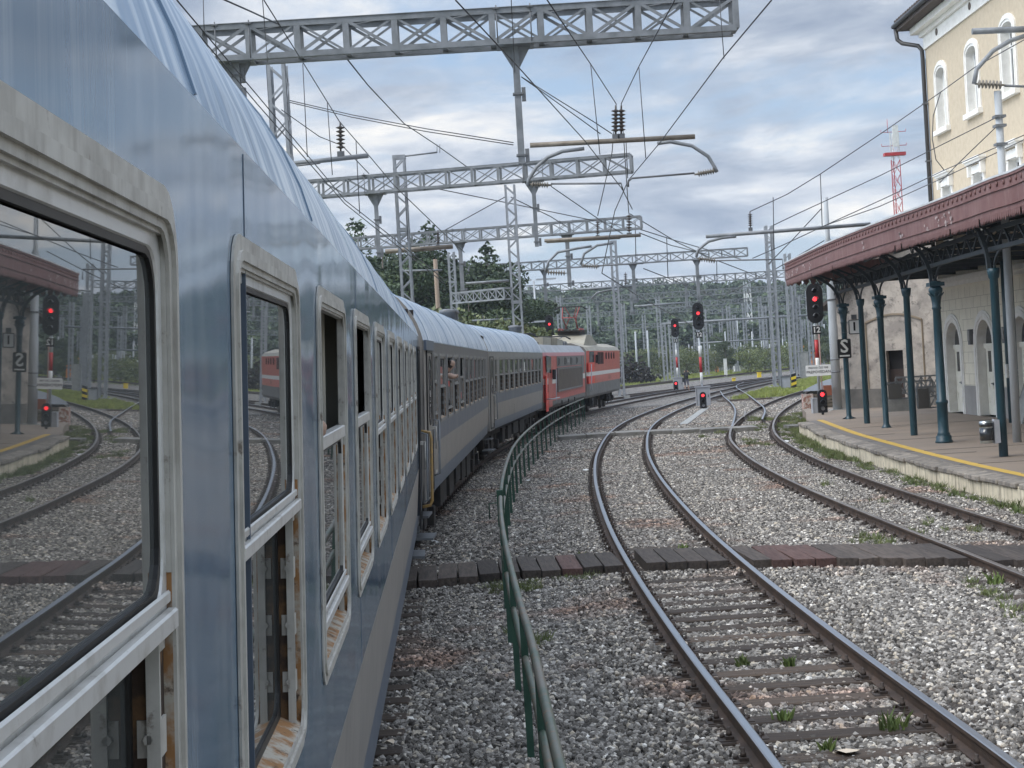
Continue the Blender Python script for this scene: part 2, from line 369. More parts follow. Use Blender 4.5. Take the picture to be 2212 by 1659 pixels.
def text_mesh(mb, s_, size, M_, align='CENTER', extrude=0.0, weight=0.0):
    cu_ = bpy.data.curves.new('t', 'FONT'); cu_.body = s_; cu_.size = size; cu_.align_x = align; cu_.align_y = 'CENTER'; cu_.extrude = extrude; cu_.resolution_u = 2
    cu_.offset = weight
    ob = bpy.data.objects.new('t', cu_); col.objects.link(ob); bpy.context.view_layer.update()
    me = bpy.data.meshes.new_from_object(ob.evaluated_get(bpy.context.evaluated_depsgraph_get()))
    mb.add([M_ @ v.co for v in me.vertices], [list(p.vertices) for p in me.polygons])
    bpy.data.objects.remove(ob); bpy.data.meshes.remove(me); bpy.data.curves.remove(cu_)
def face_matrix(p, right, up):     # local x -> right, y -> up
    r_, u_ = Vector(right).normalized(), Vector(up).normalized(); n_ = r_.cross(u_)
    M_ = Matrix((r_, u_, n_)).transposed().to_4x4(); M_.translation = Vector(p); return M_
# ================================================================ GROUND
def ground_h(x, y):           # terrain: flat yard, wooded rise to the left and far hills
    h = -0.35
    def sstep(a, b, t):
        t = max(0, min(1, (t-a)/(b-a))); return t*t*(3-2*t)
    # embankment left of the line, climbing towards the pine wood
    lx = -(x + 8 - 0.02*max(0, y-60))
    if y > 20: h += 7.5*sstep(6, 50, lx)*sstep(30, 90, y)*(1-sstep(190, 320, y))
    ridge = 12.0 + 2.2*math.sin(x*.013+1.2) + 1.6*math.sin(x*.031+.4) + 3*sstep(60, -120, x)
    h += ridge*sstep(285, 470, y + .12*abs(x-60))
    h += 1.5*sstep(520, 900, y)
    return h
def build_ground():
    mb = MB(); xs = [-1500,-900,-600,-400,-300]+list(range(-260, 420, 12))+[450,520,640,900,1500]
    ys = [-200,-60,-20,0,20]+list(range(30, 620, 12))+[660,760,900,1300,2500]
    for y in ys:
        for x in xs: mb.v.append((x, y, ground_h(x, y)))
    n = len(xs); mb.smooth = True
    for j in range(len(ys)-1):
        for i in range(n-1): mb.face((j*n+i, j*n+i+1, (j+1)*n+i+1, (j+1)*n+i))
    o = mb.build('ground', mat('ground_grass', (.085,.10,.035), .9, c2=(.13,.125,.06), scale=.35, spot=((.19,.17,.13), .12, .56, .66), bump=.4, bscale=8, bdist=.05), fix=False)
    tag(o, kind='structure')
build_ground()

# centre lines (x, y) of the tracks, railhead at z = 0
T1 = [(-.78-.8,-8),(-1.86,0),(-2.22,10),(-2.55,20),(-2.62,28),(-2.43,34.6),(-2.10,42),(-1.72,48.5),(-1.22,54),(-.6,60),(.65,70),(2.3,80),(4.5,90),(7.4,101),(11.6,115),(16.4,128),(22,141),(31,160),(42,182),(60,215),(90,262),(130,320)]
T2 = [(2.55,-4),(2.50,4),(2.38,10.5),(2.26,15),(2.20,20),(2.22,25),(2.33,30),(2.50,35),(2.74,40),(3.05,45),(3.45,50),(4.0,56),(4.55,61),(5.3,66.5),(6.2,72),(7.6,79.5),(9.6,89),(11.7,98),(15.2,111.5),(19.0,125),(25.6,146),(33,165),(48,198),(75,245),(110,300)]
T3 = [(6.75,-2),(6.62,8),(6.58,18),(6.50,24),(6.48,30),(6.58,35),(6.80,40),(7.16,45),(7.65,50),(8.35,55),(9.3,60.5),(10.6,67),(12.3,74.5),(15.2,86),(18.2,96.5),(22.5,110),(28,125)]
FAR = [[(-4,86),(3,103),(9.5,119),(14,129),(21,145),(31,165),(41,186),(52,206),(75,240)],
       [(0,120),(10,150),(17,168),(26,188),(38,215),(55,250)]]

def ballast_bed():
    # sheet following the tracks, edges fall off to the ground
    mb = MB(); y = -8.0; rows = []
    while y < 300:
        stp = .35 if y < 30 else (.9 if y < 80 else 3.0)
        xl = interp(T1, y) - 4.2 - (0 if y < 60 else min(14, (y-60)*.16)); xr = min(interp(T3, y)+2.3, 9.6 if y < 54 else 999) if y < 60 else interp(T2, y)+ (5.2 if y > 75 else 6.5)
        if y < 54: xr = 9.1 if y < 44 else 9.1+(y-44)*.11
        else: xr = max(xr, interp(T3, y)+1.9 if y < 120 else xr)
        rows.append((y, xl, xr)); y += stp
    n = 60; mb.smooth = True
    for (y, xl, xr) in rows:
        for k in range(n+1):
            x = xl + (xr-xl)*k/n; e = min(k, n-k)/3.0
            z = -.215 + .022*math.sin(x*3.1+y*.7)*math.sin(y*1.9) + rnd.uniform(-.008,.008)
            if e < 1: z -= (.26 if k < n/2 else (.10 if y > 54 else 0))*(1-e)
            mb.v.append((x, y, z))
    for j in range(len(rows)-1):
        for i in range(n): mb.face((j*(n+1)+i, j*(n+1)+i+1, (j+1)*(n+1)+i+1, (j+1)*(n+1)+i))
    M = bpy.data.materials.new('ballast_bed'); M.use_nodes = True; t = M.node_tree; nn = t.nodes; l = t.links; b = nn['Principled BSDF']; b.inputs['Roughness'].default_value = .9
    tcn = nn.new('ShaderNodeTexCoord'); v = nn.new('ShaderNodeTexVoronoi'); v.inputs['Scale'].default_value = 15; l.new(tcn.outputs['Object'], v.inputs[0])
    sp = nn.new('ShaderNodeSeparateColor'); l.new(v.outputs['Color'], sp.inputs[0])
    cr_ = nn.new('ShaderNodeValToRGB'); e = cr_.color_ramp.elements; e[0].color = (.03,.026,.022,1); e[1].color = (.36,.335,.30,1); k_ = e.new(.55); k_.color = (.12,.108,.094,1)
    l.new(sp.outputs[0], cr_.inputs[0])
    ns = nn.new('ShaderNodeTexNoise'); ns.inputs['Scale'].default_value = .45; ns.inputs['Detail'].default_value = 4; l.new(tcn.outputs['Object'], ns.inputs[0])
    mr = nn.new('ShaderNodeMapRange'); mr.inputs[1].default_value = .56; mr.inputs[2].default_value = .68; mr.inputs[4].default_value = .55; l.new(ns.outputs[0], mr.inputs[0])
    mx_ = nn.new('ShaderNodeMix'); mx_.data_type = 'RGBA'; mx_.blend_type = 'MULTIPLY'; l.new(mr.outputs[0], mx_.inputs[0]); l.new(cr_.outputs[0], mx_.inputs[6]); mx_.inputs[7].default_value = (.85,.55,.45,1)
    l.new(mx_.outputs[2], b.inputs['Base Color'])
    bp = nn.new('ShaderNodeBump'); bp.inputs['Distance'].default_value = .03; bp.inputs['Strength'].default_value = .9; bp.invert = True; l.new(v.outputs['Distance'], bp.inputs['Height']); l.new(bp.outputs[0], b.inputs['Normal'])
    o = mb.build('ballast_bed', M, fix=False); tag(o, kind='structure'); return o, rows
bed, bed_rows = ballast_bed()

def gn_scatter(name, emitter_mb, sources, density, smin, smax, seed, label, cat, tilt=math.pi, embed=True):
    g = bpy.data.node_groups.new(name, 'GeometryNodeTree')
    g.interface.new_socket('Geometry', in_out='INPUT', socket_type='NodeSocketGeometry'); g.interface.new_socket('Geometry', in_out='OUTPUT', socket_type='NodeSocketGeometry')
    n = g.nodes; l = g.links
    gi = n.new('NodeGroupInput'); go = n.new('NodeGroupOutput')
    ds = n.new('GeometryNodeDistributePointsOnFaces'); ds.inputs['Density'].default_value = density; ds.inputs['Seed'].default_value = seed
    l.new(gi.outputs[0], ds.inputs['Mesh'])
    ci = n.new('GeometryNodeCollectionInfo'); c = bpy.data.collections.new(name+'_kinds')
    for s_ in sources: c.objects.link(s_)
    ci.inputs['Collection'].default_value = c; ci.inputs['Separate Children'].default_value = True; ci.inputs['Reset Children'].default_value = True
    ip = n.new('GeometryNodeInstanceOnPoints'); ip.inputs['Pick Instance'].default_value = True
    l.new(ds.outputs['Points'], ip.inputs['Points']); l.new(ci.outputs[0], ip.inputs['Instance'])
    rv = n.new('FunctionNodeRandomValue'); rv.data_type = 'FLOAT_VECTOR'
    rv.inputs[0].default_value = (-tilt, -tilt, -math.pi); rv.inputs[1].default_value = (tilt, tilt, math.pi)
    l.new(rv.outputs[0], ip.inputs['Rotation'])
    rs = n.new('FunctionNodeRandomValue'); rs.data_type = 'FLOAT'; rs.inputs[2].default_value = smin; rs.inputs[3].default_value = smax; rs.inputs[8].default_value = 5
    l.new(rs.outputs[1], ip.inputs['Scale'])
    l.new(ip.outputs[0], go.inputs[0])
    o = emitter_mb.build(name, [sources[0].data.materials[0]], fix=False)
    md = o.modifiers.new('scatter', 'NODES'); md.node_group = g
    tag(o, label, cat, kind='stuff'); return o

def stone_material():
    M = bpy.data.materials.new('ballast_stone'); M.use_nodes = True; t = M.node_tree; n = t.nodes; l = t.links; b = n['Principled BSDF']; b.inputs['Roughness'].default_value = .82
    oi = n.new('ShaderNodeObjectInfo')
    r1 = n.new('ShaderNodeValToRGB'); e = r1.color_ramp.elements
    e[0].position = 0; e[0].color = (.045,.039,.033,1); e[1].position = 1; e[1].color = (.80,.76,.69,1)
    for p, c_ in ((.3,(.125,.111,.095,1)), (.62,(.24,.218,.19,1)), (.86,(.40,.37,.33,1)), (.94,(.50,.43,.33,1))): k = e.new(p); k.color = c_
    l.new(oi.outputs['Random'], r1.inputs[0])
    geo = n.new('ShaderNodeNewGeometry')
    ns = n.new('ShaderNodeTexNoise'); ns.inputs['Scale'].default_value = .42; ns.inputs['Detail'].default_value = 5; ns.inputs['Roughness'].default_value = .6; l.new(geo.outputs['Position'], ns.inputs[0])
    mr = n.new('ShaderNodeMapRange'); mr.inputs[1].default_value = .55; mr.inputs[2].default_value = .66; mr.inputs[4].default_value = .9; l.new(ns.outputs[0], mr.inputs[0])
    mx_ = n.new('ShaderNodeMix'); mx_.data_type = 'RGBA'; mx_.blend_type = 'MULTIPLY'; l.new(mr.outputs[0], mx_.inputs[0]); l.new(r1.outputs[0], mx_.inputs[6]); mx_.inputs[7].default_value = (.92,.66,.56,1)
    ns2 = n.new('ShaderNodeTexNoise'); ns2.inputs['Scale'].default_value = 40; ns2.inputs['Detail'].default_value = 4; l.new(geo.outputs['Position'], ns2.inputs[0])
    mr2 = n.new('ShaderNodeMapRange'); mr2.inputs[3].default_value = .65; mr2.inputs[4].default_value = 1.3; l.new(ns2.outputs[0], mr2.inputs[0])
    mx2 = n.new('ShaderNodeVectorMath'); mx2.operation = 'SCALE'; l.new(mx_.outputs[2], mx2.inputs[0]); l.new(mr2.outputs[0], mx2.inputs['Scale'])
    # stones get softly darker towards the left
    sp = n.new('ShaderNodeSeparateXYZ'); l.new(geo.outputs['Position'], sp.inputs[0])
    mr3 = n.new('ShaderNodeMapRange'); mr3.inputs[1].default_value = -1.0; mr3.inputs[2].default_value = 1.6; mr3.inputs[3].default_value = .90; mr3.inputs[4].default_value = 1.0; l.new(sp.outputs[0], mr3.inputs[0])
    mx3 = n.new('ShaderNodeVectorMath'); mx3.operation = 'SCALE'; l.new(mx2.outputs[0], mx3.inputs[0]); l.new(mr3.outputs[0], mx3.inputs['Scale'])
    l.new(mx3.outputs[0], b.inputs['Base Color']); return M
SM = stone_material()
def stones():
    out_ = []
    r_ = random.Random(3)
    for k in range(7):
        bm = bmesh.new(); bmesh.ops.create_icosphere(bm, subdivisions=1, radius=1)
        sx_, sy_, sz_ = r_.uniform(.8,1.25), r_.uniform(.6,.95), r_.uniform(.45,.8)
        for v in bm.verts:
            q = r_.uniform(.78,1.15); v.co = Vector((v.co.x*sx_*q, v.co.y*sy_*q, v.co.z*sz_*q))
        # chop by planes for angular faces
        for _ in range(8):
            nn_ = Vector((r_.uniform(-1,1), r_.uniform(-1,1), r_.uniform(-1,1))).normalized()
            res = bmesh.ops.bisect_plane(bm, geom=bm.verts[:]+bm.edges[:]+bm.faces[:], plane_co=nn_*r_.uniform(.42,.62), plane_no=nn_, clear_outer=True)
            ed = [e for e in bm.edges if e.is_boundary]
            if ed: bmesh.ops.holes_fill(bm, edges=ed)
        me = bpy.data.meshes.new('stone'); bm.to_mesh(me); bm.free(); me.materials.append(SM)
        out_.append(bpy.data.objects.new('stone', me))
    return out_
def patch(x_left, x_right, y0, y1, z=-.184, dy=1.5):
    mb = MB(); y = y0
    while y < y1-1e-6:
        y2 = min(y+dy, y1); a, b, c_, d = x_left(y), x_right(y), x_right(y2), x_left(y2)
        n = 6
        for i in range(n):
            p = lambda u0, u1, t: u0+(u1-u0)*t
            mb.poly([(p(a,b,i/n), y, z), (p(a,b,(i+1)/n), y, z), (p(d,c_,(i+1)/n), y2, z), (p(d,c_,i/n), y2, z)])
        y = y2
    return mb
ST = stones()
tl = lambda y: max(interp(T1, y)-.1, -2.6)
tr = lambda y: min(.345*y+.6, 8.6)
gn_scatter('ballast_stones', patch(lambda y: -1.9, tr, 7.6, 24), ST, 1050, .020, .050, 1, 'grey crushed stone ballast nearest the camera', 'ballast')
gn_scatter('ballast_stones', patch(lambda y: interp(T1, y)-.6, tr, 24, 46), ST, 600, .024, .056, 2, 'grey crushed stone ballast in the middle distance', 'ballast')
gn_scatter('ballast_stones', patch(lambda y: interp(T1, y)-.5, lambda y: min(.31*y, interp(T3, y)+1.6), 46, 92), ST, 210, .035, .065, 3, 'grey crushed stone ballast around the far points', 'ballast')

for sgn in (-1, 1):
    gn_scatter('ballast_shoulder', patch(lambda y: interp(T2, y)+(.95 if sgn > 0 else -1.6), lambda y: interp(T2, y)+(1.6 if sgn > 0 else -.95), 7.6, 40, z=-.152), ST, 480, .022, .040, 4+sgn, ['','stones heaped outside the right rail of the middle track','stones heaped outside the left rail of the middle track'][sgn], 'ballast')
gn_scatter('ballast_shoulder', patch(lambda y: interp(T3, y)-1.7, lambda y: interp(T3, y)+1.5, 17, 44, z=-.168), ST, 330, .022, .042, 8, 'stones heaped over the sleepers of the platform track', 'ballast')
CL = [(-1.75,21.6),(0,21.9),(1.6,22.0),(3.1,21.7),(4.8,21.1),(6.4,20.2),(7.9,19.4)]
def band(y_off0, y_off1, z):
    mb = MB(); P = smooth_path(CL, .3)
    for a, b in zip(P, P[1:]): mb.poly([(a.x,a.y+y_off0,z),(b.x,b.y+y_off0,z),(b.x,b.y+y_off1,z+.03),(a.x,a.y+y_off1,z+.03)])
    return mb
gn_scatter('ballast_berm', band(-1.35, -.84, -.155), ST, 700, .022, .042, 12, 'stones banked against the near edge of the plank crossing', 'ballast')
# ================================================================ TRACKS
RP = [(-.07,-.16),(.07,-.16),(.07,-.150),(.012,-.128),(.010,-.048),(.036,-.036),(.036,-.006),(.026,0),(-.026,0),(-.036,-.006),(-.036,-.036),(-.010,-.048),(-.012,-.128),(-.07,-.150)]
def rail(name, path, parent, top='rail_top', dz=0.0, label=None):
    mb = MB(); n = len(RP); b = 0
    for i, p in enumerate(path):
        t = (path[min(i+1, len(path)-1)]-path[max(i-1, 0)]).normalized(); rgt = Vector((t.y, -t.x, 0))
        for (x, z) in RP: mb.v.append(tuple(p + rgt*x + Vector((0,0,z+dz))))
    for i in range(len(path)-1):
        for k in range(n):
            mb.m = 1 if k in (6,7,8) else 0
            mb.face([i*n+k, i*n+(k+1)%n, (i+1)*n+(k+1)%n, (i+1)*n+k])
    mb.m = 0; mb.face(range(n)); mb.face([(len(path)-1)*n+k for k in range(n)])
    o = mb.build(name, ['rail_side', top], parent); return o
def sleeper_meshes():
    mb = MB(); mb.box(-1.27, 1.27, -.125, .125, -.30, -.150)
    s_ = mb.build('sleeper', 'sleeper_wood'); add_bevel(s_, .012)
    for c_ in (-.752, .752):
        mb = MB(); mb.box(c_-.19, c_+.19, -.075, .075, -.155, -.143)
        for sgn in (-1, 1):
            x = c_+sgn*.105
            mb.box(x-.032, x+.032, -.05, .05, -.150, -.118)
            mb.lathe((x, 0, -.119), [(.024,0),(.024,.03),(.016,.032),(.016,.06),(.010,.065)], 6)
            mb.lathe((c_+sgn*.155, .04, -.149), [(.018,0),(.018,.028),(.008,.034)], 6)
        mb.build('rail_fastening', 'fastening', s_)
    return s_
SL = sleeper_meshes(); first_sleeper = [True]
def make_track(name, label, pts, y_sleep, tops, ry0=-4, ry1=1e9, zs=0.0, group='railway tracks of the yard', parts=True, sp=.61, cant=(0, 0)):
    path = smooth_path(pts, 1.0)
    path = [p for p in path if ry0 <= p.y <= ry1]
    t = thing(name, label, 'railway track', (path[0].x, path[0].y, 0), group=group)
    o_ = ORG[t.name]
    rail('rail', offset_path(path, -.752), t, tops[0], cant[0]); rail('rail', offset_path(path, .752), t, tops[1], cant[1])
    if y_sleep:
        sp_path = [p for p in smooth_path(pts, sp) if y_sleep[0] <= p.y <= y_sleep[1]]
        for i, p in enumerate(sp_path[:100]):
            q = sp_path[min(i+1, len(sp_path)-1)]-sp_path[max(i-1, 0)]
            if first_sleeper[0]: s_ = SL; first_sleeper[0] = False
            else: s_ = copy_tree(SL)
            s_.parent = t; dep = max(0, min(.03, (p.y-18)*.0016))
            s_.location = Vector((p.x, p.y, zs + rnd.uniform(-.008,.006) - dep)) - o_
            s_.rotation_euler = (0, 0, math.atan2(-q.x, q.y) + rnd.uniform(-.02,.02))
            for ch in s_.children: ch.location = (0,0,dep*.9)
    return t, path
t2, P2 = make_track('railway_track', 'polished rail track nearest the green fence, curving right between fence and platform track', T2, (7.5, 68), ('rail_top','rail_top'), 4, 260)
t3, P3 = make_track('railway_track', 'browner weedy rail track running beside the platform edge', T3, (15, 66), ('rail_top_rusty','rail_top_rusty'), 10, 118)
t1, P1 = make_track('railway_track', 'rail track under the blue and grey train', T1, (6, 46), ('rail_top','rail_top'), -6, 280, cant=(.075, .02))
for k, pts in enumerate(FAR):
    make_track('railway_track', ['far track passing behind the red locomotives and the photographer', 'furthest track along the foot of the bushes'][k], pts, None, ('rail_top_rusty','rail_top_rusty'))
# turnout branch joining track 2 (far) to the platform track
tb = thing('track_turnout', 'points branch with crossing frog linking the middle track to the platform track', 'railway points', (9.5, 66, 0))
BL = smooth_path([(14.9,112),(13.24,98),(12.09,87.06),(11.12,78.75),(10.35,72.96),(9.51,67.3),(8.77,62.5),(8.12,58.4)], 1.0)
BR = smooth_path([(20.6,139),(18.51,128.59),(17.37,120.95),(16.5,113.4),(14.74,97.51),(13.2,84.5),(12.27,76.8),(11.45,71.2),(10.6,66.3),(9.82,62)], 1.0)
rail('closure_rail', BL, tb, 'rail_top', .002); rail('closure_rail', BR, tb, 'rail_top', .002)
gr = smooth_path([(10.75,72.5),(10.2,69.0),(9.7,66.0)], .8); rail('guard_rail', gr, tb, 'rail_top_rusty', .004)
mb = MB()
for i in range(26):
    f_ = i/25; a = Vector((8.2+6.5*f_, 59+38*f_, 0)); 
    c_ = Vector((interp([(p.x,p.y) for p in BL[::-1]], a.y)-.5, a.y, -.17)); d_ = Vector((interp([(p.x,p.y) for p in BR[::-1]], a.y)+1.2, a.y-1.1, -.17))
    mb.bar(c_-Vector((0,0,.07)), d_-Vector((0,0,.07)), .22, .12)
mb.build('turnout_sleepers', 'sleeper_wood', tb)

# ---------------------------------------------------------------- crossings
# (planks carry local meshes: keep builder offsets out of the way)
def crossing(name, label, cl, half, n_, zt=-.012, mats_=None, gap=.005, slant=0.0):
    path = smooth_path(cl, .02); t = thing(name, label, 'crossing', (path[0].x, path[0].y, 0), world=False)
    L_ = len(path); wdt = L_*.02/n_
    for i in range(n_):
        a = path[min(int(i*wdt/.02)+1, L_-1)]; b = path[min(int((i+1)*wdt/.02), L_-1)]; c_ = (a+b)/2
        if any(abs(c_.x-interp(T_, c_.y)-s_*.752) < .16 for T_ in (T1, T2, T3) for s_ in (-1, 1)): continue
        mb = MB(); wl = (b-a).length-gap; hl = half*rnd.uniform(.94,1.05); z = zt+rnd.uniform(-.008,.006)
        mb.hexa([(-wl/2,-hl,-.18),(wl/2,-hl,-.18),(wl/2,hl,-.18),(-wl/2,hl,-.18),(-wl/2,-hl,z+rnd.uniform(-.008,.008)),(wl/2,-hl,z+rnd.uniform(-.01,.01)),(wl/2,hl,z),(-wl/2,hl,z)])
        o = mb.build('plank', mats_(c_) if mats_ else 'crossing_wood', t); add_bevel(o, .004)
        o.location = (c_.x-path[0].x, c_.y-path[0].y+rnd.uniform(-.03,.03), 0)
        o.rotation_euler = (0,0,slant+rnd.uniform(-.02,.02))
    return t
crossing('plank_crossing', 'near foot crossing of old wooden sleepers laid across the tracks, some reddish', [(-1.75,21.6),(0,21.9),(1.6,22.0),(3.1,21.7),(4.8,21.1),(6.4,20.2),(7.9,19.4)], .80, 36,
         mats_=lambda c_: 'crossing_red' if 3.2 < c_.x < 4.15 or (.5 < c_.x < .9) else 'crossing_wood', slant=.04)
mk('slab', (.22,.21,.19), .85, c2=(.14,.13,.115), scale=2, bump=.4, bscale=10, bdist=.01, vary=.25, spot=((.09,.10,.05), 2, .55, .7))
crossing('slab_crossing', 'far foot crossing of grey slabs over both tracks at the platform end', [(1.6,59.2),(3.6,59.6),(5.2,59.3),(7.5,58.2),(9.6,57.2),(10.9,56.6)], .7, 9, mats_=lambda c_: 'slab', gap=.05)

# ---------------------------------------------------------------- green pipe fence
FP = [(.22,4.5),(.12,7),(.03,10.3),(-.07,13),(-.2,17.5),(-.26,22.3),(-.22,28),(-.08,34.5),(.18,40.5),(.53,46.2),(.93,51.5),(1.4,57),(2.25,65.5),(3.45,76)]
fp = smooth_path(FP, .5)
fen = thing('pipe_fence', 'long curved green pipe railing standing in the ballast between the train and the next track', 'fence', (fp[0].x, fp[0].y, -.2))
def splitpath(P, y0, y1): return [p for p in P if y0 <= p.y <= y1]
for (y0, y1) in ((0, 22.2), (22.5, 64.0), (64.0, 80)):
    for zt, r_ in ((.94, .030), (.58, .027)):
        q = splitpath(fp, y0, y1); mb = MB(); mb.tube([p+Vector((0,0,zt)) for p in q], r_, 10); mb.build('top_pipe' if zt > .7 else 'middle_pipe', 'green_pipe', fen)
pp = smooth_path(FP, 2.42)
for i, p in enumerate(pp[1:] + [fp[-1]]):
    mb = MB(); mb.bar(p+Vector((.0,0,-.3)), p+Vector((.0,0,.93)), .055, .04); mb.build('post', 'green_post', fen)
p = Vector((-.27,22.3,0)); mb = MB(); mb.box(p.x-.045,p.x+.045,p.y-.04,p.y+.04,.50,1.02); mb.tube([p+Vector((0,0,.84)),p+Vector((-.16,-.1,.84)),p+Vector((-.16,-.1,.62))], .010, 6); mb.build('gate_latch', 'green_post', fen)
# ================================================================ TRAIN
# local frame of a vehicle: +Y along the train, +X towards the platform side, side wall at x = 1.41
W_ = 1.41
ROOF = [(0,3.24),(.03,3.335),(.08,3.445),(.14,3.54),(.22,3.64),(.32,3.735),(.5,3.83),(.75,3.91),(1.08,3.96),(1.41,3.98)]
ZB, Z1, Z2, WB, WT = .80, 1.055, 1.60, 1.935, 3.015
CANT = .043        # the train leans into the curve
def xs_at(z): return W_ - .0 if z >= 1.6 else W_ - (1.6-z)*.05
def place_vehicle(name, label, cat, s0, s1, group):
    s0, s1 = Vector((*s0, 0)), Vector((*s1, 0)); d = (s1-s0).normalized(); o_ = Vector((d.y, -d.x, 0))
    c_ = s0 - o_*(W_+.12) + Vector((0,0,.06)); t = thing(name, label, cat, c_, 0, group, world=False); t.rotation_euler = (0, CANT, math.atan2(-d.x, d.y))
    return t, (s1-s0).length
def coach_window_master(w_, opened, thick_glass=True, k=''):
    h0, h1 = WB-.045, WT+.055; D = .06
    mb = MB(); mb.ring(rrect(-.055, w_+.055, h0, h1, .09, W_+.001), rrect(.010, w_-.010, WB+.010, WT-.004, .055, W_+.001), (.005,0,0))
    mb.ring(rrect(-.026, w_+.026, h0+.025, h1-.028, .075, W_+.006), rrect(-.010, w_+.010, WB-.004, WT+.008, .06, W_+.006), (.006,0,0))
    fr = mb.build('window', 'alu')
    zt = WT-.018
    mb = MB()
    mb.box(W_-D, W_+.001, .0, .010, WB, 2.55); mb.box(W_-D, W_+.001, w_-.010, w_, WB, 2.55); mb.box(W_-D-.01, W_+.001, 0, w_, WB-.01, WB+.012)
    mb.prism([(W_-D, .0, WB+.012), (W_+.001, .0, WB+.012), (W_-D, .0, WB+.04)], (0, w_, 0))
    mb.build('sill_and_jambs', 'rust', fr)
    DU = .020; mb = MB(); mb.box(W_-DU, W_+.0008, -.002, .012, 2.55, WT+.004); mb.box(W_-DU, W_+.0008, w_-.012, w_+.002, 2.55, WT+.004); mb.box(W_-DU, W_+.0008, -.002, w_+.002, WT-.010, WT+.004); mb.build('upper_jambs', 'alu', fr)
    mb = MB(); mb.box(W_-D, W_-.012, w_-.055, w_-.011, WB+.02, 2.52); mb.box(W_-D, W_-.012, .011, .055, WB+.02, 2.52); mb.build('sash_channel', 'rust_dark', fr)
    mb = MB()
    for z in (2.03, 2.17, 2.31, 2.45): mb.box(W_-.040, W_-.008, w_-.058, w_-.020, z, z+.05); mb.lathe((W_-.025, w_-.058, z+.025), [(.008,0),(.007,.006)], 6, axis=(0,-1,0))
    mb.box(W_-.026, W_-.008, w_-.064, w_-.056, WB+.02, 2.52); mb.box(W_-.026, W_-.008, .056, .064, WB+.02, 2.52)
    mb.build('channel_clips', 'alu', fr)
    mb = MB(); xg = W_-.052; mb.box(xg-.006, xg, .04, w_-.04, WB+.02, 2.56); mb.build('lower_pane', 'glass', fr)
    mb = MB(); mb.ring(rrect(.03, w_-.03, WB+.02, 2.56, .08, xg), rrect(.065, w_-.072, WB+.055, 2.52, .07, xg), (.006,0,0)); mb.build('lower_pane_seal', 'rubber', fr)
    if not opened: s0, s1 = 2.475, zt+.01
    else: s0, s1 = 2.05, 2.60
    xo = W_-.006
    mb = MB(); mb.ring(rrect(.009, w_-.009, s0, s1, .03, xo-.024), rrect(.034, w_-.034, s0+.038, s1-.022, .06, xo-.024), (.024,0,0))
    mb.box(xo, xo+.016, .012, w_-.012, s0, s0+.028); mb.box(xo, xo+.006, .012, w_-.012, s0+.034, s0+.052)
    if opened: mb.box(xo-.024, xo+.010, .014, w_-.014, s1-.02, s1+.022)
    sash = mb.build('sash', 'alu_bright', fr); add_bevel(sash, .003)
    mb = MB(); mb.ring(rrect(.032, w_-.032, s0+.036, s1-.020, .06, xo-.012), rrect(.044, w_-.044, s0+.056, s1-.032, .055, xo-.012), (.009,0,0)); mb.build('sash_seal', 'rubber', fr)
    mb = MB(); mb.box(xo-.014, xo-.009, .04, w_-.04, s0+.05, s1-.035); mb.build('upper_pane', 'glass', fr)
    return fr
WIN = {}
def get_window(w_, opened):
    k = (round(w_, 3), opened)
    if k not in WIN: WIN[k] = [coach_window_master(w_, opened), True]
    if WIN[k][1]: WIN[k][1] = False; return WIN[k][0]
    return copy_tree(WIN[k][0])
def bogie(parent, y, matn='under'):
    mb = MB(); mb.box(-1.08, 1.08, y-1.7, y+1.7, .55, .78); mb.box(.92, 1.10, y-1.75, y+1.75, .45, .85)
    for s_ in (-1, 1):
        mb.box(.95, 1.2, y+s_*1.25-.17, y+s_*1.25+.17, .33, .62)
        for q in (-.3, .3): mb.lathe((1.06, y+s_*1.25+q, .56), [(.075,0),(.075,.3)], 8)
    mb.box(.98, 1.16, y-.25, y+.25, .40, .95)
    b = mb.build('bogie', matn, parent)
    for s_ in (-1.25, 1.25):
        for sx_ in (.72, -.72):
            mb = MB(); mb.lathe((sx_-.065, y+s_, .46), [(.49,0),(.49,.03),(.46,.035),(.455,.13),(.30,.12),(.16,.15),(.10,.17),(.10,.2)], 24, axis=(1,0,0)); mb.build('wheel', 'wheel_steel', b)
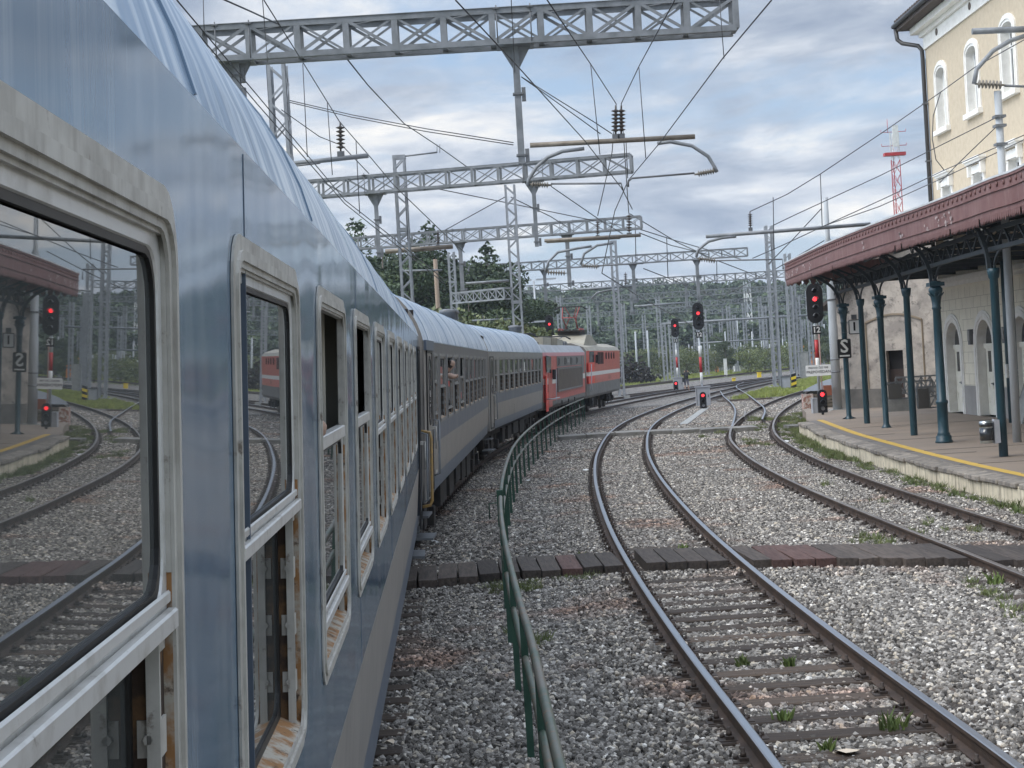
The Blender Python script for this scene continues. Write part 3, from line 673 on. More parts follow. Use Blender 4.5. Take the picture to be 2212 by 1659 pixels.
def coach(name, label, s0, s1, win0, win_w, win_p, nwin, opened, doors, band_mat, roofm='roof_paint', body='blue_paint', extra=None, y_min=0.0, first_small=None, last_small=None):
    t, LN = place_vehicle(name, label, 'railway carriage', s0, s1, 'carriages of the train')
    wins = [(win0+i*win_p, win_w) for i in range(nwin)]
    if first_small: wins = [first_small] + wins
    if last_small: wins.append(last_small)
    # side wall strips
    mb = MB(); mats_ = [body, 'grey_band', 'skirt_blue', band_mat]
    def strip(z0, z1, y0, y1, m_, x0=None, x1=None):
        mb.m = m_; a, b = xs_at(z0), xs_at(z1)
        mb.poly([(a,y0,z0),(a,y1,z0),(b,y1,z1),(b,y0,z1)])
    for z0, z1, m_ in ((ZB,Z1,2),(Z1,Z2,1),(Z2,WB,0),(WT,3.24,3)):
        strip(z0, z1, 0, LN, m_)
    ycur = 0.0
    for (y0, w_) in wins:
        strip(WB, WT, ycur, y0, 3); ycur = y0+w_
    strip(WB, WT, ycur, LN, 3)
    mb.m = 0
    mb.poly([(-W_,0,ZB),(-W_,0,3.24),(-W_,LN,3.24),(-W_,LN,ZB)])
    mb.m = 2; mb.poly([(-W_,0,ZB),(-W_,LN,ZB),(xs_at(ZB),LN,ZB),(xs_at(ZB),0,ZB)])
    sec = [(xs_at(ZB),ZB),(W_,1.6)] + [(W_-dx, z) for dx, z in ROOF] + [(-W_+dx, z) for dx, z in ROOF[::-1][1:]] + [(-W_,ZB)]
    mb.m = 1
    mb.poly([(x, 0, z) for x, z in sec]); mb.poly([(x, LN, z) for x, z in sec][::-1])
    mb.build('body', mats_, t, fix=False)
    # roof
    mb = MB(); mb.smooth = True; prof = [(W_-dx, z) for dx, z in ROOF] + [(-W_+dx, z) for dx, z in ROOF[::-1][1:]]
    ny = max(2, int(LN/.8)); n_ = len(prof)
    for j in range(ny+1):
        for (x, z) in prof: mb.v.append((x, LN*j/ny, z))
    for j in range(ny):
        for i in range(n_-1): mb.face((j*n_+i, j*n_+i+1, (j+1)*n_+i+1, (j+1)*n_+i))
    mb.smooth = False
    if body != 'blue_paint': mb.bar((W_+.002, .0, 3.245), (W_+.002, LN, 3.245), .012, .016)
    rf = mb.build('roof', roofm, t)
    yy = .9
    while yy < LN-.4:
        q = [(x*1.0, yy, z+.006) for x, z in prof]
        mb = MB()
        for a, b in zip(q, q[1:]): mb.bar(a, b, .010, .005)
        mb.build('roof_seam', roofm, rf)
        yy += 2.05
    for yy in ([LN-1.6, LN-2.3] if LN > 10 else []):
        mb = MB(); mb.lathe((.55, yy, 3.93), [(.20,0),(.20,.12),(.23,.13),(.23,.19),(.12,.22)], 16); mb.build('roof_vent', 'galv_dark', rf)
    # windows
    for i, (y0, w_) in enumerate(wins):
        wd = get_window(w_, i in opened); wd.parent = t; wd.location = (0, y0, 0)
    # interior
    mb = MB(); mb.m = 0; mb.box(-1.3, -1.25, .05, LN-.05, 1.2, 3.9); mb.box(-1.3, 1.28, .05, LN-.05, 1.18, 1.22)
    for yy in (.05, LN-.1): mb.box(-1.3, 1.28, yy, yy+.04, 1.2, 3.6)
    for i, (y0, w_) in enumerate(wins):
        mb.m = 1; mb.box(.95, 1.27, y0-.30, y0-.16, 1.3, 3.4) if win_w > 1 else None
        mb.m = 0; mb.box(.35, 1.22, y0+.1, y0+.5, 1.22, 2.35)
    mb.m = 1
    for i in opened:
        y0, w_ = wins[i]; mb.box(1.02, 1.24, y0+w_*.46, y0+w_*.60, 1.3, 3.3)
    mb.build('interior', ['dark_int', 'cream_int'], t)
    # doors
    for (y0, w_, dm) in doors:
        mb = MB(); mb.box(W_-.03, W_+.012, y0, y0+w_, 1.02, 3.05); d_ = mb.build('door', dm, t)
        mb = MB(); mb.ring(rrect(y0-.06, y0+w_+.06, 0.85, 3.10, .04, W_+.002), rrect(y0-.005, y0+w_+.005, 0.9, 3.06, .03, W_+.002), (.02,0,0)); mb.build('door_frame', 'rubber', d_)
        mb = MB(); mb.ring(rrect(y0+w_*.30, y0+w_*.78, 1.93, 3.02, w_*.22, W_+.010), rrect(y0+w_*.36, y0+w_*.72, 1.98, 2.97, w_*.17, W_+.010), (.012,0,0)); mb.build('door_window_seal', 'rubber', d_)
        mb = MB(); mb.prism(rrect(y0+w_*.35, y0+w_*.73, 1.97, 2.98, w_*.17, W_+.012), (.004,0,0)); mb.build('door_window', 'glass', d_)
        mb = MB(); mb.box(W_+.012, W_+.05, y0+w_*.72, y0+w_*.86, 1.86, 1.90); mb.tube([(W_+.02,y0+w_*.80,1.9),(W_+.07,y0+w_*.80,1.9),(W_+.07,y0+w_*.80,1.55)], .012, 6); mb.build('door_handle', 'alu', d_)
        mb = MB(); mb.tube([(W_+.0,y0+w_+.16,2.0),(W_+.09,y0+w_+.16,1.98),(W_+.09,y0+w_+.16,1.13),(W_,y0+w_+.16,1.1)], .016, 8); mb.build('handrail', 'galv', t)
        for z, x_ in ((.82,1.40),(.52,1.46)):
            mb = MB(); mb.box(x_-.30, x_, y0+.05, y0+w_-.05, z-.03, z); mb.build('footstep', 'galv_dark', t)
    # underframe
    mb = MB(); mb.box(-1.1, 1.15, .4, LN-.4, .80, .985); yy = 5.2
    while yy < LN-6:
        l_ = rnd.uniform(.7,1.8); mb.box(.3, 1.22, yy, yy+l_, rnd.uniform(.42,.6), .9); yy += l_+rnd.uniform(.3,1.1)
    for yy in (4.6, LN-4.8): mb.lathe((.6, yy, .62), [(.16,0),(.16,1.0)], 10, axis=(0,1,0))
    mb.build('underframe', 'under', t)
    for yy in (2.9, LN-2.9):
        if LN > 8: bogie(t, yy)
    for sx_ in (-.87, .87):
        for (y0, dy) in ((0, -.42), (LN, .42)):
            mb = MB(); mb.lathe((sx_, y0, 1.05), [(.09,0),(.09,abs(dy)*.8),(.22,abs(dy)*.82),(.22,abs(dy))], 14, axis=(0,math.copysign(1,dy),0)); mb.build('buffer', 'under', t)
    for (y0, dy) in ((0, -1), (LN, 1)):
        mb = MB(); ya, yb = sorted((y0, y0+dy*.30)); mb.box(-.55, .55, ya, yb, 1.15, 3.35); mb.build('gangway_bellows', 'rubber', t)
    return t, LN

# first carriage: the photographer leans from it. side plane passes .42 m left of the lens
DX = -.0402
def c1(y): return (-.38+DX*y, y)
Y0 = -2.6
cA, LA = coach('train_carriage', 'nearest blue carriage with white framed windows filling the left edge of the picture', c1(Y0), c1(20.35), 2.80-Y0-1.77*2, 1.094, 1.77, 11, (3, 4), [(20.35-Y0-1.25, .78, 'blue_dull')], 'blue_paint', extra=None)
mb = MB(); LNa = LA
mb.tube([(W_,LNa-.28,2.02),(W_+.13,LNa-.28,2.0),(W_+.145,LNa-.28,1.92),(W_+.145,LNa-.28,1.12),(W_+.12,LNa-.28,1.06),(W_,LNa-.28,1.04)], .020, 8); mb.build('end_handrail', 'yellow_rail', cA)
# second and third carriages
cB, LB = coach('train_carriage', 'second carriage, blue grey with a passenger leaning from an open window', (-1.155, 20.65), (-.605, 40.9), 2.90, 1.16, 1.69, 9, (0, 2, 4), [(.40, .80, 'grey_band')], 'window_band_dark', first_small=(1.80,.52), last_small=(18.15,.62), body='blue_dull')
cC, LC = coach('train_carriage', 'third carriage with a beige grey window band, just behind the first red locomotive', (-.60, 41.9), (1.23, 60.8), 2.75, 1.10, 1.59, 10, (), [(.30, .75, 'grey_band')], 'window_band_grey', first_small=(1.55,.55), body='blue_dull')
for c_, l_ in ((cB, 1.32), (cC, 1.22)):
    mb = MB(); mb.box(W_-.02, W_+.003, .0, l_, ZB, 3.235); mb.build('vestibule_panel', 'window_band_grey' if c_ is cC else 'grey_band', c_)
for yy in (5.55, 9.09, 12.63, 16.17):
    mb = MB(); mb.box(W_-.01, W_+.0012, yy, yy+.005, Z2, 3.23); mb.build('panel_seam', 'skirt_blue', cA)
mb = MB(); mb.box(W_-.3, W_+.04, .02, 1.3, 3.10, 3.25); mb.build('destination_box', 'skirt_blue', cB)
for (c_, yy) in ((cB, 1.75), (cC, 1.5)):
    mb = MB()
    for q in range(3): mb.box(W_+.003, W_+.006, yy+q*.10, yy+q*.10+.06, 1.10, 1.15)
    mb.build('number_marks', 'stripe_white', c_)
# carriages B and C: shallower body over higher running gear
done = set()
def squash(o):
    for ch in o.children:
        if ch.name.split('.')[0] in ('bogie', 'wheel', 'underframe', 'buffer', 'footstep'): continue
        if ch.type == 'MESH' and ch.data.name not in done:
            done.add(ch.data.name)
            for v in ch.data.vertices:
                z = v.co.z; v.co.z = 2.8+(min(z, 3.24)-2.8)*.88 + max(0, z-3.24)*1.15
        if ch.type == 'MESH' and ch.name.startswith(('window', 'sash', 'channel_clips')):
            for k in range(len(ch.data.materials)):
                if ch.data.materials[k] and ch.data.materials[k].name.startswith('alu'): ch.data.materials[k] = MT['alu_dull']
        squash(ch)
squash(cB); squash(cC)
mb = MB()
for q in range(5): mb.box(W_+.003, W_+.006, 7.0, 7.25, 1.30+q*.06, 1.32+q*.06)
mb.build('inspection_panel', 'loco_grey', cC)

# ---------------------------------------------------------------- locomotives
def loco_body(t, LN, sec, mats_, zones, name='body', nose=(.0,.0)):
    mb = MB(); n_ = len(sec)
    for j, (y, k) in enumerate(((nose[0]*1.0, .93), (nose[0]+.35 if nose[0] else .35, 1.0), (LN-.35, 1.0), (LN, .93))):
        for (x, z) in sec: mb.v.append((x*k, y, z))
    for j in range(3):
        for i in range(n_-1):
            mb.m = zones[i]; mb.face((j*n_+i, j*n_+i+1, (j+1)*n_+i+1, (j+1)*n_+i))
    mb.m = zones[0]; mb.face(range(n_)); mb.face([3*n_+k for k in range(n_)][::-1])
    return mb.build(name, mats_, t, fix=False)
def wheels_loco(t, ys, n_ax, matn='under'):
    for yc in ys:
        L_ = 1.05*(n_ax-1)+1.4
        mb = MB(); mb.box(-1.1, 1.1, yc-L_/2, yc+L_/2, .5, .85); mb.box(.95, 1.15, yc-L_/2, yc+L_/2, .42, .9)
        for k in range(n_ax):
            yy = yc+(k-(n_ax-1)/2)*1.9*(.75 if n_ax == 3 else 1)
            mb.box(1.0, 1.28, yy-.16, yy+.16, .38, .68); mb.lathe((1.1, yy-.35, .6), [(.08,0),(.08,.3)], 8); mb.lathe((1.1, yy+.35, .6), [(.08,0),(.08,.3)], 8)
            mb.bar((1.2, yy-.5, .3), (1.2, yy-.2, .75), .05)
        b = mb.build('bogie', matn, t)
        for k in range(n_ax):
            yy = yc+(k-(n_ax-1)/2)*1.9*(.75 if n_ax == 3 else 1)
            mb = MB(); mb.lathe((.66, yy, .56), [(.60,0),(.60,.03),(.56,.035),(.56,.13),(.34,.10),(.14,.14),(.12,.22)], 24, axis=(1,0,0)); mb.build('wheel', 'wheel_steel', b)
def pantograph(t, y, z0, up, hgt=1.5):
    mb = MB()
    for sx_ in (-.55, .55): mb.tube([(sx_, y-.7, z0+.1), (sx_, y+.7, z0+.1)], .03, 6); mb.lathe((sx_, y-.6, z0-.1), [(.05,0),(.08,.04),(.05,.08),(.08,.12),(.05,.2)], 8); mb.lathe((sx_, y+.6, z0-.1), [(.05,0),(.08,.04),(.05,.08),(.08,.12),(.05,.2)], 8)
    zt = z0+.1+hgt if up else z0+.34
    k = z0+.1+hgt*.5 if up else z0+.2; yk = y-.75 if up else y-1.1
    for sx_ in (-.45, .45):
        mb.tube([(sx_*.6, y+.4, z0+.1), (sx_*.8, yk, k), (sx_, y+.1, zt)], .028, 6)
    if up:
        for sx_ in (-.35,.35): mb.tube([(sx_, y+.2, z0+.1), (sx_*.3, y+.5, k+.1), (sx_*.9, y-.1, zt)], .022, 6)
        mb.tube([(-.4, yk, k), (.4, yk, k)], .03, 6)
    pg = mb.build('pantograph', 'pantograph' if up else 'galv_dark', t)
    mb = MB()
    for q in (-.22, .22): mb.tube([(-.85, y+q, zt-.12), (-.62, y+q, zt+.02), (.62, y+q, zt+.02), (.85, y+q, zt-.12)], .03, 6)
    mb.build('collector_head', 'black_paint', pg)
# loco 1 (big grille)
e1, LE = place_vehicle('red_locomotive', 'red and grey locomotive with big brown side grille, silver roof, coupled to the carriages', 'locomotive', (1.36, 61.5), (3.72, 77.6), 'red locomotives heading the train')
sec = [(1.30,.90),(1.40,1.04),(1.41,1.22),(1.41,1.92),(1.41,2.16),(1.41,3.05),(1.40,3.20),(1.15,3.50),(.2,3.58),(-.2,3.58),(-1.15,3.50),(-1.40,3.20),(-1.41,2.32),(-1.41,1.62),(-1.40,1.0),(-1.30,.90)]
zn = [0,0,1,2,1,3,4,4,4,4,4,1,1,0,0,0]
loco_body(e1, LE, sec, ['loco_grey','loco_red_faded','stripe_white','stripe_pink','loco_silver'], zn)
mb = MB(); mb.box(W_+.004, W_+.05, 3.9, 14.0, 1.60, 2.50); mb.build('side_grille', 'grille', e1)
mb = MB(); mb.ring(rrect(3.8, 14.1, 1.54, 2.56, .05, W_+.004), rrect(3.92, 13.98, 1.62, 2.48, .03, W_+.004), (.065,0,0)); mb.build('grille_frame', 'loco_grey', e1)
mb = MB(); mb.box(W_+.003, W_+.02, 3.9, 14.1, 2.60, 3.04); mb.box(W_+.003, W_+.02, 14.25, 15.4, 2.2, 3.04); mb.build('upper_panel', 'loco_grey', e1)
for yy in (4.5, 7.0, 9.4, 11.8):
    mb = MB(); mb.ring(rrect(yy-.28, yy+.28, 2.66, 2.98, .08, W_+.02), rrect(yy-.22, yy+.22, 2.70, 2.94, .06, W_+.02), (.02,0,0)); mb.build('vent_frame', 'black_paint', e1)
mb = MB(); text_mesh(mb, '363-020', .22, face_matrix((W_+.026, 8.2, 2.82), (0,1,0), (0,0,1))); mb.build('number_plate', 'stripe_white', e1, fix=False)
mb = MB(); mb.prism([(W_+.012, .28, 2.42), (W_+.012, 1.75, 2.36), (W_+.012, 1.75, 3.02), (W_+.012, .18, 3.08)], (.012,0,0)); mb.build('cab_side_window', 'pane_dark', e1)
mb = MB(); mb.box(W_+.004, W_+.014, .9, 2.1, 1.0, 3.0); mb.build('cab_door', 'loco_red', e1)
mb = MB(); mb.box(W_+.004, W_+.02, .0, .75, .86, 1.6); mb.box(W_+.004, W_+.012, .0, .5, 1.6, 2.3); mb.build('nose_panel', 'loco_bright', e1)
mb = MB(); mb.box(W_+.02, W_+.15, 2.2, 2.35, 2.1, 2.5); mb.build('mirror', 'black_paint', e1)
mb = MB(); mb.tube([(W_+.02,.1,1.36),(W_+.28,.1,1.36),(W_+.28,2.3,1.36)], .025, 6); mb.tube([(W_+.03,2.75,1.05),(W_+.10,2.75,1.15),(W_+.10,2.75,2.5)], .02, 6); mb.build('handrail', 'galv_light', e1)
mb = MB()
for yy in (5.4, 8.0, 10.6): mb.box(W_+.01, W_+.04, yy, yy+.12, .98, 1.14)
mb.build('body_brackets', 'black_paint', e1)
mb = MB(); mb.box(-.8, .8, 4.2, 9.5, 3.5, 3.86); mb.box(-.7, .7, 10.2, 12.6, 3.5, 3.8)
for k in range(5): mb.box(.8, .86, 7.2+k*.42, 7.4+k*.42, 3.52, 3.86)
mb.build('roof_box', 'loco_cream', e1)
mb = MB()
for yy in (9.9, 12.9, 13.8): mb.lathe((.3, yy, 3.56), [(.05,0),(.10,.05),(.05,.09),(.10,.14),(.05,.18),(.05,.3)], 8); mb.lathe((-.4, yy, 3.56), [(.05,0),(.10,.05),(.05,.09),(.10,.14),(.05,.18),(.05,.3)], 8)
mb.tube([(.3,9.9,3.9),(.3,12.9,3.9),(-.2,13.8,3.9),(-.2,15.6,3.86)], .02, 6); mb.build('roof_cables', 'black_paint', e1)
pantograph(e1, 2.0, 3.62, False); pantograph(e1, 14.6, 3.62, False); wheels_loco(e1, (4.2, 12.6), 3)
# loco 2 (round side windows)
e2, LG = place_vehicle('red_locomotive', 'leading red locomotive with cream roof, white stripe, four round windows and raised pantograph', 'locomotive', (3.90, 78.5), (6.62, 94.2), 'red locomotives heading the train')
sec = [(1.32,.86),(1.40,1.0),(1.41,1.58),(1.41,1.98),(1.41,2.18),(1.41,3.26),(1.25,3.46),(.6,3.66),(-.6,3.66),(-1.25,3.46),(-1.41,3.26),(-1.41,1.86),(-1.40,1.0),(-1.32,.86)]
zn = [0,0,1,2,1,3,3,3,3,3,1,0,0,0]
loco_body(e2, LG, sec, ['loco_grey','loco_red','stripe_white','loco_cream'], zn)
mb = MB(); mb.box(W_+.003, W_+.012, .0, 2.6, 1.60, 1.97); mb.box(W_+.003, W_+.012, .0, 2.6, 2.19, 2.66); mb.build('bright_panel', 'loco_bright', e2)
mb = MB(); mb.box(W_+.004, W_+.016, .5, 2.4, 2.68, 3.22); mb.build('cab_side_window', 'pane_dark', e2)
mb = MB(); mb.box(W_+.02, W_+.17, 3.1, 3.3, 2.62, 3.05); mb.build('mirror', 'black_paint', e2)
for k in range(4):
    mb = MB(); mb.box(W_+.003, W_+.02, 4.1+k*.72, 4.55+k*.72, 2.55, 3.18); mb.build('louvre', 'dark_hole', e2)
for k in range(4):
    mb = MB(); mb.lathe((W_+.002, 8.1+k*1.35, 2.98), [(.19,0),(.19,.03),(.15,.032)], 18, axis=(1,0,0)); mb.build('round_window', 'dark_hole', e2)
mb = MB(); text_mesh(mb, '342-005', .34, face_matrix((W_+.014, 9.6, 1.78), (0,1,0), (0,0,1))); mb.build('number_lettering', 'black_paint', e2, fix=False)
mb = MB(); mb.prism([(0.9,2.2,3.5),(.9,3.6,4.12),(.9,5.4,4.12),(.9,8.2,3.66),(.9,8.2,3.5)], (-1.8,0,0)); mb.build('roof_hood', 'loco_cream', e2)
mb = MB(); mb.box(-.6, .6, 3.5, 5.4, 4.13, 4.30); mb.box(-.7,.7,3.3,5.6,4.31,4.36); mb.build('roof_vent_box', 'under', e2)
mb = MB(); mb.tube([(W_+.02,.3,1.2),(W_+.12,.3,1.3),(W_+.12,.3,2.6)], .025, 6); mb.tube([(W_+.02,15.2,1.2),(W_+.12,15.2,1.3),(W_+.12,15.2,2.3)], .025, 6); mb.build('handrail', 'galv_light', e2)
pantograph(e2, 4.3, 4.35, True, 1.15); wheels_loco(e2, (3.8, 11.8), 2)
# ================================================================ OVERHEAD LINE
def lattice_mast(x, y, h, w_=.55, zb=-.3, name='lattice_mast', label='', group='lattice masts of the overhead line', rz=0, foot=True, parts=True):
    t = thing(name, label, 'lattice mast', (x, y, zb), rz, group, world=False)
    mb = MB(); H_ = h-zb; a = w_/2; k = max(.06, w_*.21)*(1.0 if y < 100 else 1.35)
    for sx_ in (-1, 1):
        for sy_ in (-1, 1):
            X, Y = sx_*a, sy_*a
            mb.box(min(X, X-sx_*k), max(X, X-sx_*k), min(Y, Y-sy_*.012), max(Y, Y-sy_*.012), 0, H_)
            mb.box(min(X, X-sx_*.012), max(X, X-sx_*.012), min(Y, Y-sy_*k), max(Y, Y-sy_*k), .0, H_-.002)
    mb.build('corner_angles', 'galv_mast', t)
    mb = MB(); n_ = int(H_/(w_*.95)); dz = H_/n_
    for i in range(n_):
        z0, z1 = i*dz, (i+1)*dz
        for s_ in (-1, 1):
            p, q = ((-a, s_*a*.97, z0), (a, s_*a*.97, z1)) if i % 2 else ((a, s_*a*.97, z0), (-a, s_*a*.97, z1))
            mb.bar(p, q, .05, .018, up=(0,1,0))
            p, q = ((s_*a*.97, -a, z0), (s_*a*.97, a, z1)) if i % 2 else ((s_*a*.97, a, z0), (s_*a*.97, -a, z1))
            mb.bar(p, q, .05, .018, up=(1,0,0))
        if i % 6 == 5:
            for s_ in (-1, 1): mb.bar((-a, s_*a, z1), (a, s_*a, z1), .14, .02, up=(0,1,0)); mb.bar((s_*a, -a, z1), (s_*a, a, z1), .14, .02, up=(1,0,0))
    mb.build('lacing_bars', 'galv_mast', t)
    if foot: mb = MB(); mb.box(-a-.3, a+.3, -a-.3, a+.3, -.1, .32); mb.build('footing', 'concrete', t)
    return t
def insulator(parent, p, d, L_=.55, n_=5, r_=.085, matn='insulator'):
    p, d = Vector(p), Vector(d).normalized(); prof = [(.022,0),(.022,.06)]
    for i in range(n_):
        z = .07+i*(L_-.14)/n_; st = (L_-.14)/n_
        prof += [(.03,z),(r_,z+st*.35),(r_*.96,z+st*.45),(.03,z+st*.75)]
    prof += [(.022,L_-.05),(.022,L_)]
    mb = MB(); mb.lathe(p, prof, 12, axis=d); return mb.build('insulator', matn, parent)
def truss(mb, A, B, h, dpt, bay=.0, chord=.09, web=.07):
    A, B = Vector(A), Vector(B); d = (B-A); L_ = d.length; d.normalize(); n_ = max(2, int(L_/(bay or h*1.55))); st = L_/n_
    f_ = Vector((d.y, -d.x, 0)).normalized()*dpt/2; up = Vector((0,0,h))
    for s_ in (-1, 1):
        for z in (Vector(), up):
            mb.bar(A+f_*s_+z, B+f_*s_+z, .035, chord, up=(0,0,1))
            mb.bar(A+f_*s_*.93+z+Vector((0,0,chord/2 if z.z else -chord/2+.004)), B+f_*s_*.93+z+Vector((0,0,chord/2 if z.z else -chord/2+.004)), chord, .012)
        for i in range(n_+1):
            p = A+d*st*i; mb.bar(p+f_*s_, p+f_*s_+up, .03 , web*1.25, up=d)
            if i < n_:
                q = p+d*st; a, b = (p, q+up) if i % 2 else (p+up, q)
                mb.bar(a+f_*s_*1.02, b+f_*s_*1.02, web*.62, .02, up=f_)
                a, b = (q, p+up) if i % 2 else (q+up, p)
                mb.bar(a+f_*s_*.98, b+f_*s_*.98, web*.45, .018, up=f_)
    for i in range(n_+1):
        p = A+d*st*i
        for z in (Vector(), up): mb.bar(p-f_+z, p+f_+z, web, .025)
        if i < n_: mb.bar(p-f_, p+d*st+f_, .04, .012); mb.bar(p+up-f_*(-1)**i, p+up+d*st+f_*(-1)**i, .04, .012)
def gantry(Y, xl, xr, pyr, h, dpt, label, posts=(), dYr=0.0, chord=.09):
    # xl, xr: picture columns of the ends, pyr: row of the lower chord at the right end
    B = dp(xr, pyr, Y-dYr); z = B.z; A = dp(xl, pyr+(xr-xl)*.06, Y+dYr); A.z = z
    t = thing('gantry', label, 'gantry', (B.x, B.y, z), 0, 'overhead line gantries')
    mb = MB(); truss(mb, A, B, h, dpt, chord=chord, web=chord*.85); mb.build('truss_beam', 'galv', t)
    d = (B-A).normalized()
    for (px, pyb) in posts:
        k = (px-xl)/(xr-xl); P = A.lerp(B, k); zb = dp(px, pyb, P.y).z
        mb = MB(); w_ = .15*max(1, min(1.7, Y/60)); mb.bar((P.x, P.y, z-.02), (P.x, P.y, zb), w_, w_)
        for s_ in (-1, 1): mb.prism([P+d*s_*w_*.4+Vector((0,-.01,-.05)), P+d*s_*.36+Vector((0,-.01,-.05)), P+d*s_*w_*.4+Vector((0,-.01,-.58))], (0,.02,0))
        mb.box(P.x-.42, P.x+.42, P.y-dpt*.6, P.y+dpt*.6, z-.07, z-.045)
        mb.build('drop_post', 'galv', t)
        mb = MB()
        for q in (.42, .93):
            zz_ = z+(zb-z)*q; mb.box(P.x-w_*.75, P.x+w_*.75, P.y-w_*.75, P.y+w_*.75, zz_-.02, zz_+.02); mb.box(P.x+w_*.6, P.x+w_*1.2, P.y-.07, P.y+.07, zz_-.16, zz_+.14)
        mb.build('post_clamp', 'galv_dark', t)
        mb = MB()
        for s_ in (-1, 1):
            mb.tube([(P.x+s_*.38, P.y-dpt*.52, z-.1), (P.x+s_*.38, P.y-dpt*.52, z+h+.12)], .016, 5); mb.box(P.x+s_*.38-.07, P.x+s_*.38+.07, P.y-dpt*.62, P.y-dpt*.38, z+h+.03, z+h+.055)
        mb.build('clamp_bolts', 'galv_dark', t)
    return t
def pxt(t, name, pts, Y, r, m_, n=8):
    mb = MB(); mb.tube([dp(x, y, Y) for x, y in pts], r, n); return mb.build(name, m_, t)
def cantilever(label, Y, tube=None, arcs=(), arms=(), ins_v=(), ins_h=(), tube_r=.05, tube_m='galv', short=None, L_v=None):
    b = dp(*tube[0], Y) if tube else dp(*arcs[0][0], Y)
    t = thing('cantilever', label, 'cantilever', b, 0, 'overhead line cantilevers')
    if tube: pxt(t, 'support_tube', tube, Y, tube_r, tube_m)
    for a in arcs: pxt(t, 'curved_bracket', a, Y-.05, tube_r*.72, 'galv')
    for a in arms: pxt(t, 'steady_arm', a, Y-.05, tube_r*.4, 'galv_dark')
    for (x0, y0, x1, y1) in ins_v:
        p, q = dp(x0, y0, Y), dp(x1, y1, Y); insulator(t, p, q-p, (q-p).length, 6, (q-p).length*.16)
        mb = MB(); s_ = (q-p).length*.12; mb.box(p.x-s_, p.x+s_, p.y-.04, p.y+.04, p.z-s_*1.6, p.z+.01); mb.build('insulator_saddle', 'galv_dark', t)
    for (x0, y0, x1, y1) in ins_h:
        p, q = dp(x0, y0, Y-.05), dp(x1, y1, Y-.05); insulator(t, p, q-p, (q-p).length, 7, (q-p).length*.145, 'insulator_tan')
    return t

G1 = gantry(35.3, 335, 1587, 66, .70, .62, 'nearest lattice gantry beam crossing the top of the picture', [(510, 210), (1112, 355)], chord=.13)
G2 = gantry(61, 640, 1365, 371, .64, .6, 'second lattice gantry beam from the camera, two drop posts below', [(815, 556), (1157, 533)], dYr=1.2)
G3 = gantry(89.5, 740, 1386, 493, .66, .6, 'third lattice gantry beam, ending left of the station canopy', [(998, 636), (1228, 620)], dYr=1.5)
G4 = gantry(128, 800, 1615, 553, .66, .6, 'fourth and widest lattice gantry beam above the signals', [(1180, 660), (1371, 655), (1507, 650)], dYr=1.5)
G5 = gantry(168, 900, 1700, 598, .7, .6, 'fifth lattice gantry beam, partly in front of the hill', [(1362, 680), (1481, 668)])
G6 = gantry(205, 960, 1690, 628, .7, .6, 'sixth lattice gantry beam, wholly in front of the wooded hill', [(1290, 705)])
G7 = gantry(245, 1400, 1850, 640, .7, .6, 'far lattice gantry beam right of the two-lamp signals', [(1560, 700)])
for (Y_, x0, x1, py) in ((285, 1180, 1560, 668), (320, 1500, 1800, 662), (360, 1560, 1820, 676), (300, 1300, 1700, 690)):
    gantry(Y_, x0, x1, py, .8, .6, {285:'distant gantry beam low against the hill on the left',320:'distant gantry beam just above the far masts',360:'smallest gantry beam in the far distance',300:'distant gantry beam behind the middle masts'}[Y_])
# lower side beam between the two masts behind the train
A_, B_ = dp(1066, 636, 76), dp(1092, 634, 76)
tS = thing('gantry', 'low lattice beam between two masts behind the third carriage', 'gantry', dp(1085, 630, 74), 0, 'overhead line gantries')
mb = MB(); truss(mb, dp(985, 655, 78), dp(1098, 645, 73), .50, .4, chord=.07, web=.06); mb.build('truss_beam', 'galv', tS)

